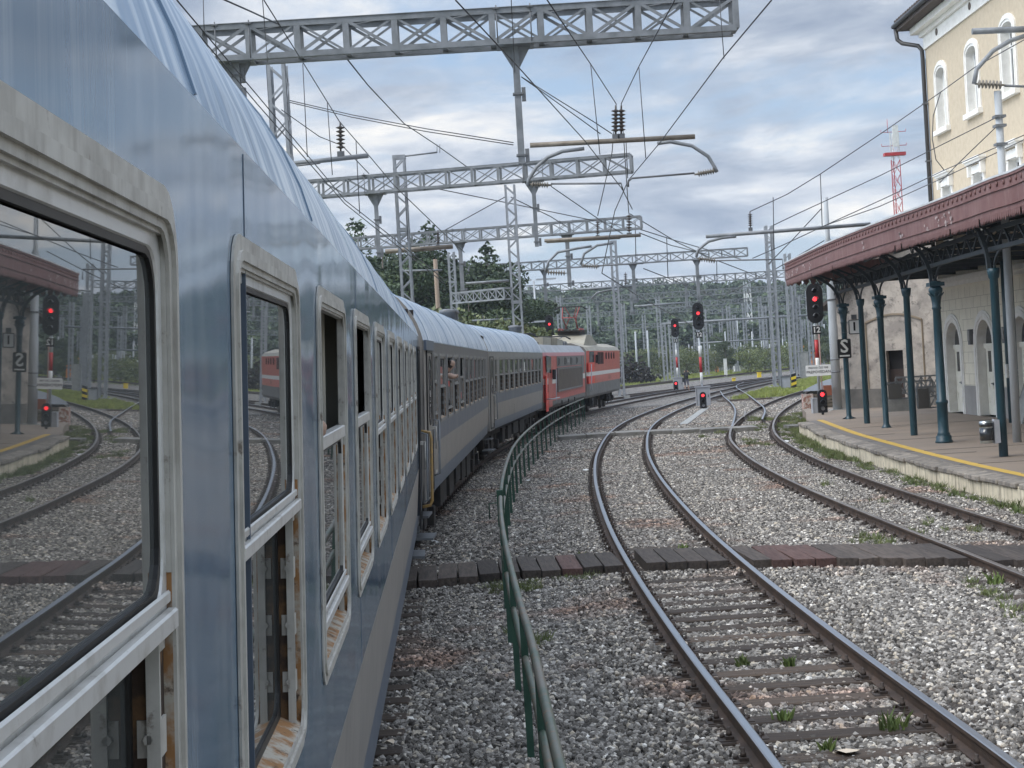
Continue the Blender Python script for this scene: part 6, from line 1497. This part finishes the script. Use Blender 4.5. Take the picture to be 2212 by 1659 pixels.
# photographer etc.
def person(name, lab, P, sc_, rot, joints, cloth, parts=True, group=None):
    """joints: list of (name, xyz, radius, parent index); cloth(z, name) gives the material index"""
    t = thing(name, lab, 'person', P, rot, group, world=False); t.scale = (sc_,)*3
    me = bpy.data.meshes.new('body'); bmx = bmesh.new(); vs = [bmx.verts.new(j[1]) for j in joints]
    for i, j in enumerate(joints):
        if j[3] is not None: bmx.edges.new((vs[j[3]], vs[i]))
    bmx.to_mesh(me); bmx.free(); o = bpy.data.objects.new('body', me); col.objects.link(o); o.parent = t
    sk = o.modifiers.new('skin', 'SKIN'); sk.use_smooth_shade = True
    for i, j in enumerate(joints): r_ = j[2] if isinstance(j[2], tuple) else (j[2], j[2]); me.skin_vertices[0].data[i].radius = r_
    me.skin_vertices[0].data[0].use_root = True
    ss = o.modifiers.new('sub', 'SUBSURF'); ss.levels = 1; ss.render_levels = 2
    bpy.context.view_layer.update()
    dg = bpy.context.evaluated_depsgraph_get(); me2 = bpy.data.meshes.new_from_object(o.evaluated_get(dg)); o.modifiers.clear(); o.data = me2
    me2.materials.clear()
    ms = ['skin', 'cloth_black', 'cloth_grey', 'cloth_brown', 'hair']
    for m_ in ms: me2.materials.append(MT[m_])
    for p in me2.polygons: p.material_index = cloth(p.center)
    return t
J = [('pelvis',(0,0,.95),(.15,.11),None),('spine',(0,0,1.15),(.15,.10),0),('chest',(0,.01,1.36),(.18,.115),1),('neck',(0,.02,1.50),.055,2),('head0',(0,.035,1.60),(.072,.085),3),('head1',(0,.04,1.70),(.07,.085),4),
     ('hipL',(-.10,0,.88),.095,0),('kneeL',(-.12,.02,.50),.062,6),('ankL',(-.13,-.02,.09),.042,7),('toeL',(-.14,.14,.04),.035,8),
     ('hipR',(.10,0,.88),.095,0),('kneeR',(.13,.04,.50),.062,10),('ankR',(.16,.02,.09),.042,11),('toeR',(.19,.17,.04),.035,12),
     ('shL',(-.20,.0,1.42),.062,2),('elL',(-.30,.17,1.28),.045,14),('wrL',(-.12,.27,1.57),.032,15),('haL',(-.07,.27,1.64),.036,16),
     ('shR',(.20,.0,1.42),.062,2),('elR',(.30,.17,1.28),.045,18),('wrR',(.12,.27,1.57),.032,19),('haR',(.07,.27,1.64),.036,20)]
def cl(c_):
    if c_.z > 1.52 and abs(c_.x) < .11 and c_.y < .10: return 4
    if c_.z > 1.52: return 0
    if c_.z > .93: return 1
    if c_.z > .50: return 2
    return 0
pp_ = gp(1484, 846, -.18); ph = person('person', 'person in dark shirt and grey shorts photographing beside the track', (pp_.x, pp_.y, -.18), 1.02, R(-12), J, cl)
mb = MB(); mb.box(-.30, -.16, -.16, .10, .75, 1.08); mb.build('shoulder_bag', 'cloth_black', ph); mb = MB(); mb.box(-.07, .07, .25, .33, 1.60, 1.70); mb.lathe((0,.33,1.65), [(.035,0),(.035,.08)], 10, axis=(0,1,0)); mb.build('camera', 'black_paint', ph)
# passenger leaning out of the second carriage
JP = [('pelvis',(-.50,0,-.55),(.15,.12),None),('chest',(-.20,0,-.02),(.12,.17),0),('neck',(-.05,0,.13),.055,1),('head0',(.03,0,.20),(.072,.082),2),('head1',(.05,0,.29),(.07,.08),3),
      ('shL',(-.12,-.19,.06),.06,1),('elL',(.07,-.25,-.0),.042,5),('haL',(.10,-.06,.02),.032,6),('shR',(-.12,.19,.06),.06,1),('elR',(.07,.25,-.0),.042,8),('haR',(.12,.08,.02),.032,9)]
def local_to_world(t_, v):
    M_ = Matrix.Translation(t_.location) @ t_.rotation_euler.to_matrix().to_4x4(); return M_ @ Vector(v)
yw = 2.90+1.69+.62; pw = local_to_world(cB, (W_-.0, yw, 2.655))
def cl2(c_):
    if c_.z > .15 and (c_.x < .04 or c_.z > .31): return 4
    if c_.z > .11: return 0
    if c_.x > -.02: return 0
    return 3
person('person', 'dark haired passenger leaning out of a second carriage window', pw, 1.0, cB.rotation_euler.z, JP, cl2)
# passenger with an elbow on the window of the first carriage
JE = [('pelvis',(-.55,.25,.0),(.15,.12),None),('chest',(-.36,.20,.42),(.17,.12),0),('neck',(-.33,.22,.62),.055,1),('head0',(-.32,.22,.72),(.075,.085),2),('head1',(-.31,.22,.82),(.072,.085),3),
      ('shL',(-.26,.02,.52),.06,1),('elL',(.045,.045,.405),.029,5),('haL',(-.22,.32,.40),.034,6)]
yw = 2.80+2.6+1.77; pw = local_to_world(cA, (W_-.02, yw+.06, 2.235))
person('person', 'passenger in the first carriage with one bare elbow on the open window', pw, 1.0, cA.rotation_euler.z, JE, lambda c_: 0 if c_.z > .6 or c_.x > -.2 else 1)

# litter and weeds
def litter(px, py, lab, s_=.08, m_='rubbish', z=-.165):
    p = gp(px, py, z); t = thing('litter', lab, 'litter', p, rnd.uniform(0,3), world=False); mb = MB(); r2 = random.Random(int(px)); n_ = 7
    ring_ = [(s_*r2.uniform(.7,1.2)*math.cos(2*math.pi*k/n_), s_*r2.uniform(.6,1.1)*math.sin(2*math.pi*k/n_), r2.uniform(0,s_*.5)) for k in range(n_)]
    for k in range(n_): mb.poly([(0,0,s_*.45), ring_[k], ring_[(k+1)%n_]])
    mb.build('crumpled_sheet', m_, t, fix=False)
litter(1830, 1630, 'crumpled beige paper beside the left rail at the bottom', .10); litter(1268, 1017, 'white scrap beside the left rail in the middle distance', .12, 'white_paint'); litter(1700, 955, 'white scrap between the platform track rails', .14, 'white_paint')
litter(1139, 1040, 'white scrap near the green fence', .10, 'white_paint'); litter(940, 1172, 'white litter by the carriage steps', .09, 'white_paint'); litter(840, 1605, 'tan scrap below the carriage skirt', .06)
def leafmat(name, a, b, tr=.25):
    M = mat(name, a, .6, c2=b, scale=1.2, vary=.3); return M
MT['weed'] = leafmat('weed', (.085,.13,.03), (.15,.19,.06)); MT['grass_blade'] = leafmat('grass_blade', (.09,.13,.035), (.19,.20,.08)); MT['grass_yellow'] = leafmat('grass_yellow', (.19,.24,.04), (.30,.32,.09))
def tuft(name, m_, n_, h_, sp_, w_, seed):
    r2 = random.Random(seed); mb = MB()
    for k in range(n_):
        a = r2.uniform(0, 6.28); d = r2.uniform(0, sp_); x, y = d*math.cos(a), d*math.sin(a); hh = h_*r2.uniform(.5,1.1); lx, ly = r2.uniform(-.6,.6)*hh, r2.uniform(-.6,.6)*hh; b = r2.uniform(0, 3.14); wx, wy = w_*math.cos(b), w_*math.sin(b)
        mb.poly([(x-wx,y-wy,0),(x+wx,y+wy,0),(x+lx*.5+wx*.8,y+ly*.5+wy*.8,hh*.65),(x+lx,y+ly,hh),(x+lx*.5-wx*.8,y+ly*.5-wy*.8,hh*.65)])
    me_o = mb.build(name, m_, fix=False); return me_o
def source(o): col.objects.unlink(o); return o
GT = [source(tuft('tuft', 'grass_blade', 16, .20, .10, .008, s_)) for s_ in range(4)]
GW = [source(tuft('tuft', 'weed', 14, .13, .12, .016, 10+s_)) for s_ in range(3)]
GY = [source(tuft('tuft', 'grass_yellow', 26, .20, .40, .02, 20+s_)) for s_ in range(3)]
def blobs(cells, z=-.2, r_=.3):
    mb = MB()
    for (x, y, s_) in cells:
        n_ = 7; mb.poly([(x+s_*math.cos(6.28*k/n_)*rnd.uniform(.6,1.2), y+2.2*s_*math.sin(6.28*k/n_)*rnd.uniform(.6,1.2), z) for k in range(n_)])
    return mb
cells = []
y = 25.5
while y < 62:
    xe = interp([(p.x,p.y) for p in EDGE], y) if y < 54 else 10+(y-54)*.25
    dens = 1.0 if y < 33 or y > 41 else .75
    if rnd.random() < dens: cells.append((xe-rnd.uniform(.08,.38), y, rnd.uniform(.10,.26)))
    if y > 40 and rnd.random() < .7: cells.append((xe-rnd.uniform(.15,.6), y, rnd.uniform(.12,.28)))
    y += .42
gn_scatter('platform_weeds', blobs(cells), GT+GW, 50, .4, 1.0, 5, 'green weeds growing along the foot of the platform', 'weeds', tilt=.25)
cells = [(10.5+rnd.uniform(-.6,1.2), rnd.uniform(56,68), rnd.uniform(.3,.6)) for _ in range(10)] + [(interp(T3, yy)+rnd.uniform(.95,1.6), yy, rnd.uniform(.15,.4)) for yy in [56+k*1.3 for k in range(11)]] + [(interp(T3, yy)+rnd.uniform(-.5,.5), yy, rnd.uniform(.12,.3)) for yy in [24,25,29,33,48,49,51,52,57,58,59,60,61]] + [(interp(T3, yy)-rnd.uniform(1.0,1.8), yy, rnd.uniform(.2,.4)) for yy in [22,23.5,55,57,58,60]]
gn_scatter('trackside_grass', blobs(cells), GT, 40, .4, .95, 6, 'patches of grass around the platform end and the platform track', 'grass', tilt=.25)
# grass around the near crossing and fence foot
cells = [(-.2+rnd.uniform(-.35,.5), 20.7+rnd.uniform(-.5,.3), rnd.uniform(.1,.22)) for _ in range(8)] + [(gp(x_,y_,-.18).x, gp(x_,y_,-.18).y, s_) for (x_,y_,s_) in ((2110,1272,.10),(2140,1290,.14),(2165,1300,.12),(2190,1320,.10),(2095,1262,.08),(2205,1345,.10),(2050,1150,.10),(2100,1148,.14))] + [(.6,21.1,.2),(.9,21.15,.18),(2.0,22.1,.18),(2.3,22.3,.15),(.3,22.9,.15),(.1,16.6,.15),(-.1,17.3,.14)]
gn_scatter('crossing_grass', blobs(cells), GT, 120, .35, .75, 8, 'sparse grass beside the near crossing and the fence foot', 'grass', tilt=.25)
# grassy island with masts
mb = MB()
for y in range(97, 158, 3):
    xa = max(interp(T2, y)+2.3, interp([(p.x,p.y) for p in BR], y)+1.3 if y < 138 else 0); xb = interp(T3, y)-1.4 if y < 126 else xa+9+ (y-126)*.2
    y2 = y+3; xa2 = max(interp(T2, y2)+2.3, interp([(p.x,p.y) for p in BR], y2)+1.3 if y2 < 138 else 0); xb2 = interp(T3, y2)-1.4 if y2 < 126 else xa2+9+(y2-126)*.2
    if xb > xa+.3: mb.poly([(xa,y,-.19),(xb,y,-.19),(max(xb2,xa2+.1),y2,-.19),(xa2,y2,-.19)])
gn_scatter('island_grass', mb, GY, 9, .6, 1.2, 9, 'yellow green grass of the strip between the tracks around the tall masts', 'grass', tilt=.2)
mb = MB()
for y in range(135, 275, 6):
    xa = interp(FAR[0], y)-30; xb = interp(FAR[1], max(y,121))-2.2; mb.poly([(xa-6,y,-.33),(xb,y,-.33),(interp(FAR[1], max(y+6,121))-2.2,y+6,-.33),(xa-6,y+6,-.33)])
gn_scatter('far_grass', mb, GY, 1.6, .8, 2.0, 10, 'rough grass beyond the far tracks', 'grass', tilt=.2)
for i, (px, py, s_) in enumerate([(1703,1442,.3),(1930,1582,.75),(1690,1562,.35),(1790,1625,.3),(2150,1265,.7),(1475,1195,.6),(1605,1440,.35),(1265,1215,.7)]):
    p = gp(px, py, -.18); t = tuft('weed_plant', 'weed', 34, .16*s_+.06, .11*s_+.03, .014, 40+i); t.location = p
    tag(t, ['small weed between sleepers left of centre','bushy weed on a sleeper at the bottom right','weed tuft outside the left rail near the bottom','low weed between the rails near the bottom','weeds in the platform track by the crossing','weed on the near crossing between the rails','thin weed between the rails','weed tuft beside the near crossing and fence'][i], 'weed', 'weeds growing in the ballast')

# ================================================================ TREES
def leafy(name, seed, H_, crown, trunk_h, n_, leaf, cols, shape='round', trunk_r=.18):
    """crown: list of (x,y,z,rx,rz) clumps; leaves scattered on clump shells"""
    r2 = random.Random(seed); mb = MB(); mb.m = 1
    tot = sum(c_[3]**2 for c_ in crown)
    for c_ in crown:
        k = int(n_*c_[3]**2/tot)
        for _ in range(k):
            while True:
                v = Vector((r2.uniform(-1,1), r2.uniform(-1,1), r2.uniform(-1,1)))
                if .25 < v.length < 1: break
            v = v.normalized()*(v.length**.35); p = Vector((c_[0]+v.x*c_[3], c_[1]+v.y*c_[3], c_[2]+v.z*c_[4]))
            a = Vector((r2.gauss(0,1), r2.gauss(0,1), r2.gauss(0,.7))).normalized(); b = a.cross(Vector((r2.gauss(0,1), r2.gauss(0,1), r2.gauss(0,1)))).normalized(); s_ = leaf*r2.uniform(.5,1.3)
            mb.m = 1 if r2.random() < .7 else 2
            mb.poly([p-a*s_-b*s_*.35, p-a*s_*.2+b*s_*.6, p+a*s_+b*s_*.25, p+a*s_*.1-b*s_*.6])
    crown_o = mb
    tb = MB(); tb.tube([(0,0,-1.0),(0.05,0,trunk_h*.5),(0,.05,trunk_h),(0,0,H_*.92)], [trunk_r*1.25, trunk_r, trunk_r*.75, trunk_r*.15], 7)
    for c_ in crown[:14]: tb.tube([(0,0,max(trunk_h*.6, c_[2]-c_[3]*1.2)),(c_[0]*.6,c_[1]*.6,c_[2]-.2*c_[4]),(c_[0],c_[1],c_[2])], [trunk_r*.35, trunk_r*.2, .02], 5)
    return crown_o, tb
def crown_round(seed, H_, r_, base):
    r2 = random.Random(seed); return [(r2.uniform(-1,1)*r_*.62, r2.uniform(-1,1)*r_*.62, base+(H_-base)*r2.uniform(.15,.9), r_*r2.uniform(.28,.5), r_*r2.uniform(.2,.4)) for _ in range(16)]
def crown_pine(seed, H_, r_, base):
    r2 = random.Random(seed); out_ = []; z = base
    while z < H_-.3:
        f = 1-(z-base)/(H_-base); rr = r_*(.16+.84*f**.75)*r2.uniform(.7,1.12); n_ = 7 if f > .5 else (5 if f > .2 else 3); a0 = r2.uniform(0,6.28)
        for k in range(n_):
            a = a0+6.28*k/n_+r2.uniform(-.3,.3); d = rr*r2.uniform(.35,.75); out_.append((d*math.cos(a), d*math.sin(a), z-.12*d+r2.uniform(-.12,.12), rr*r2.uniform(.40,.54)+.12, .26+.07*rr))
        z += H_*.058
    out_.append((0,0,H_-.5,.6,.7)); return out_
mk('leaf_dark', (.028,.050,.020), .65, c2=(.045,.070,.028), scale=.5, vary=.25); mk('leaf_dark2', (.055,.085,.030), .65, vary=.25)
mk('leaf_mid', (.036,.060,.020), .6, c2=(.058,.084,.030), scale=.5, vary=.3); mk('leaf_mid2', (.075,.10,.035), .6, vary=.3)
mk('leaf_light', (.075,.105,.028), .6, c2=(.11,.13,.045), scale=.6, vary=.25); mk('leaf_light2', (.14,.155,.055), .6, vary=.25)
TREES = {}
def tree_master(kind):
    k, seed = kind
    if k == 'pine': c_, tb, ms, nm = *leafy('', seed, 14, crown_pine(seed, 14, 3.7, 3.0), 4, 14000, .18, None), ('leaf_dark','leaf_dark2'), 'pine_tree'
    elif k == 'broad': c_, tb, ms, nm = *leafy('', seed, 10, crown_round(seed, 10, 3.6, 1.6), 3, 8000, .15, None), ('leaf_mid','leaf_mid2'), 'broadleaf_tree'
    elif k == 'dark': c_, tb, ms, nm = *leafy('', seed, 12, crown_round(seed, 12, 3.9, 1.2), 3, 8500, .15, None), ('leaf_dark','leaf_dark2'), 'dense_tree'
    elif k == 'bare': c_, tb, ms, nm = *leafy('', seed, 11, crown_pine(seed, 11, 2.6, 5), 4, 500, .12, None), ('leaf_dark','bark'), 'bare_tree'
    else: c_, tb, ms, nm = *leafy('', seed, 3, crown_round(seed, 2.8, 1.7, .3), .5, 2600, .075, None, trunk_r=.06), ('leaf_light','leaf_light2'), 'shrub'
    root = bpy.data.objects.new(nm, None); col.objects.link(root)
    c_.build('crown', ['bark', ms[0], ms[1]], root, fix=False); tb.build('trunk', 'bark', root, fix=False); return root
def put_tree(k, seed, px, py_top, Y, lab, group, base_H):
    key = (k, seed)
    if key not in TREES: TREES[key] = tree_master(key); r_ = TREES[key]
    else: r_ = copy_tree(TREES[key])
    p = dp(px, py_top, Y); zb = ground_h(p.x, Y); s_ = max(.3, (p.z-zb)/base_H)
    r_.location = (p.x, Y, zb); r_.scale = (s_*rnd.uniform(.9,1.1), s_*rnd.uniform(.9,1.1), s_); r_.rotation_euler = (0,0,rnd.uniform(0,6.28)); tag(r_, lab, 'tree' if k != 'bush' else 'shrub', group); return r_
g_ = 'trees of the wood behind the carriages'
put_tree('pine', 1, 766, 476, 112, 'lone pine top at the left end of the wood, above the first carriage roof', g_, 14)
put_tree('bare', 2, 822, 500, 118, 'thin half bare tree between the lattice masts at the left', g_, 11)
put_tree('pine', 3, 925, 486, 118, 'tallest broad pine between the lattice masts behind the second gantry', g_, 14)
put_tree('pine', 4, 892, 520, 110, 'dark pine just left of the tallest broad pine', g_, 14)
put_tree('pine', 5, 1050, 526, 120, 'layered cedar-like conifer right of the wooden pole', g_, 14)
put_tree('pine', 1, 980, 556, 122, 'dark conifer between the wooden pole and the lattice mast', g_, 14)
labs = [('dark', 6), ('dark', 7), ('broad', 8), ('broad', 9), ('pine', 4)]
row = [(880,545),(915,528),(952,532),(985,562),(900,560),(1018,560),(1068,575),(740,560),(790,540),(748,600),(786,560),(800,585),(842,570),(868,560),(905,575),(950,560),(1000,585),(1030,590),(1085,600),(1110,628),(1135,640),(960,600),(1075,560),(925,610),(1010,625),(830,600),(1120,655),(1150,660)]
for i, (px, py) in enumerate(row):
    k, sd_ = labs[(i*3+i//4) % 5]; put_tree(k, sd_, px, py, 104+(i*37 % 40), 'dark tree in the dense wood behind the carriages', g_, {'dark':12,'broad':10,'pine':14}[k])
for i in range(22):
    px = 905+i*11; put_tree('bush', 12+i % 3, px, 668+(i*13 % 18)+(px-905)*.12, 92+(i*7 % 14), 'light green bush at the edge of the wood behind the carriages', 'bushes at the foot of the wood', 3)
for i in range(44):
    px = 1345+i*10.5; Y_ = 175+(i*29 % 75); put_tree('bush' if i % 3 else 'broad', (12+i % 3) if i % 3 else 8, px, 772-(px-1345)*.062-(i*17 % 24)-(6 if i % 3 == 0 else 0), Y_+20, 'bush on the far side of the yard', 'bushes along the far side of the yard', 3 if i % 3 else 10)
for i, (px, py, k) in enumerate([(1768,700,'dark'),(1745,725,'broad'),(1730,745,'dark'),(1790,690,'broad'),(1700,735,'dark'),(1560,700,'broad'),(1530,725,'dark'),(1410,740,'broad'),(1475,745,'dark')]):
    put_tree(k, {'dark':6,'broad':9}[k], px, py, 235+i*6, ['dark tree left of the annexe','leafy tree beside the platform signal','dark tree behind the orange sign','tree behind the round pole','dark tree behind the second tall mast','leafy tree behind the taller yard signal','dark tree right of the taller yard signal','leafy tree right of the leading locomotive','dark tree between the two yard signals'][i], 'trees beyond the yard', {'dark':12,'broad':10}[k])
# pale stakes
mb = MB(); mb.tube([(0,0,-.2),(0,0,3.4)], .09, 6); stake = mb.build('stake', 'mast_grey'); first = True
for i in range(46):
    px = 1490+i*5.6+rnd.uniform(-1.5,1.5); Y_ = 236+rnd.uniform(-4,14); p = dp(px, 780, Y_); o = stake if first else stake.copy()
    if not first: col.objects.link(o)
    first = False; o.location = (p.x, Y_, -.3); o.scale = (1,1,rnd.uniform(.9,1.35)); tag(o, 'pale stake standing in a row before the far trees', 'stake', 'stakes before the far trees')
# steam engine silhouette: dark scrap pile left of the yard (dark shape right of the leading locomotive)
p = dp(1362, 800, 175); t = thing('scrap_pile', 'dark overgrown heap just right of the leading locomotive', 'heap', (p.x, 175, -.3), world=False); mb = MB(); r2 = random.Random(9)
for k in range(420):
    a = Vector((r2.gauss(0,1.5), r2.uniform(-1,1), abs(r2.gauss(0,1.7)))); 
    if a.z > 3.9-abs(a.x)*.9: continue
    b = a+Vector((r2.uniform(-.6,.6), r2.uniform(-.4,.4), r2.uniform(-.3,.3))); mb.bar(a, b, .14, .2)
mb.build('heap_rubble', 'under', t)
# far wooded hills: nobody could count these trees
def small_tree(seed, m_):
    c_, tb = leafy('', seed, 7, crown_round(seed, 7, 3.0, .6), 1, 520, .42, None); o = c_.build('crown', [m_[0], m_[0], m_[1]], fix=False); return source(o)
ST2 = [small_tree(31, ('leaf_dark','leaf_dark2')), small_tree(32, ('leaf_dark','leaf_mid')), small_tree(33, ('leaf_mid','leaf_mid2')), small_tree(34, ('leaf_dark','leaf_dark2'))]
def hill_patch(x0, x1, y0, y1, st_):
    mb = MB(); xs = [x0+(x1-x0)*k/st_ for k in range(st_+1)]; ys = [y0+(y1-y0)*k/st_ for k in range(st_+1)]
    for y in ys:
        for x in xs: mb.v.append((x*y/300, y, ground_h(x*y/300, y)+.05))
    for j in range(st_):
        for i in range(st_): mb.face((j*(st_+1)+i, j*(st_+1)+i+1, (j+1)*(st_+1)+i+1, (j+1)*(st_+1)+i))
    return mb
gn_scatter('far_wood', hill_patch(-30, 130, 288, 560, 40), ST2, .060, .7, 1.35, 21, 'wooded hillside across the whole background', 'wood', tilt=.12)

# ---------------------------------------------------------------- air
mb = MB(); mb.box(-1480, 1480, -190, 2480, -3.0, 75)
hz = bpy.data.materials.new('air'); hz.use_nodes = True; t_ = hz.node_tree; t_.nodes.clear(); oo = t_.nodes.new('ShaderNodeOutputMaterial'); pv = t_.nodes.new('ShaderNodeVolumePrincipled')
pv.inputs['Color'].default_value = (.80,.88,.97,1); pv.inputs['Density'].default_value = .0003; pv.inputs['Anisotropy'].default_value = 0.0; t_.links.new(pv.outputs[0], oo.inputs['Volume'])
MT['air'] = hz; o = mb.build('haze', 'air'); tag(o, kind='stuff'); o.display_type = 'WIRE'
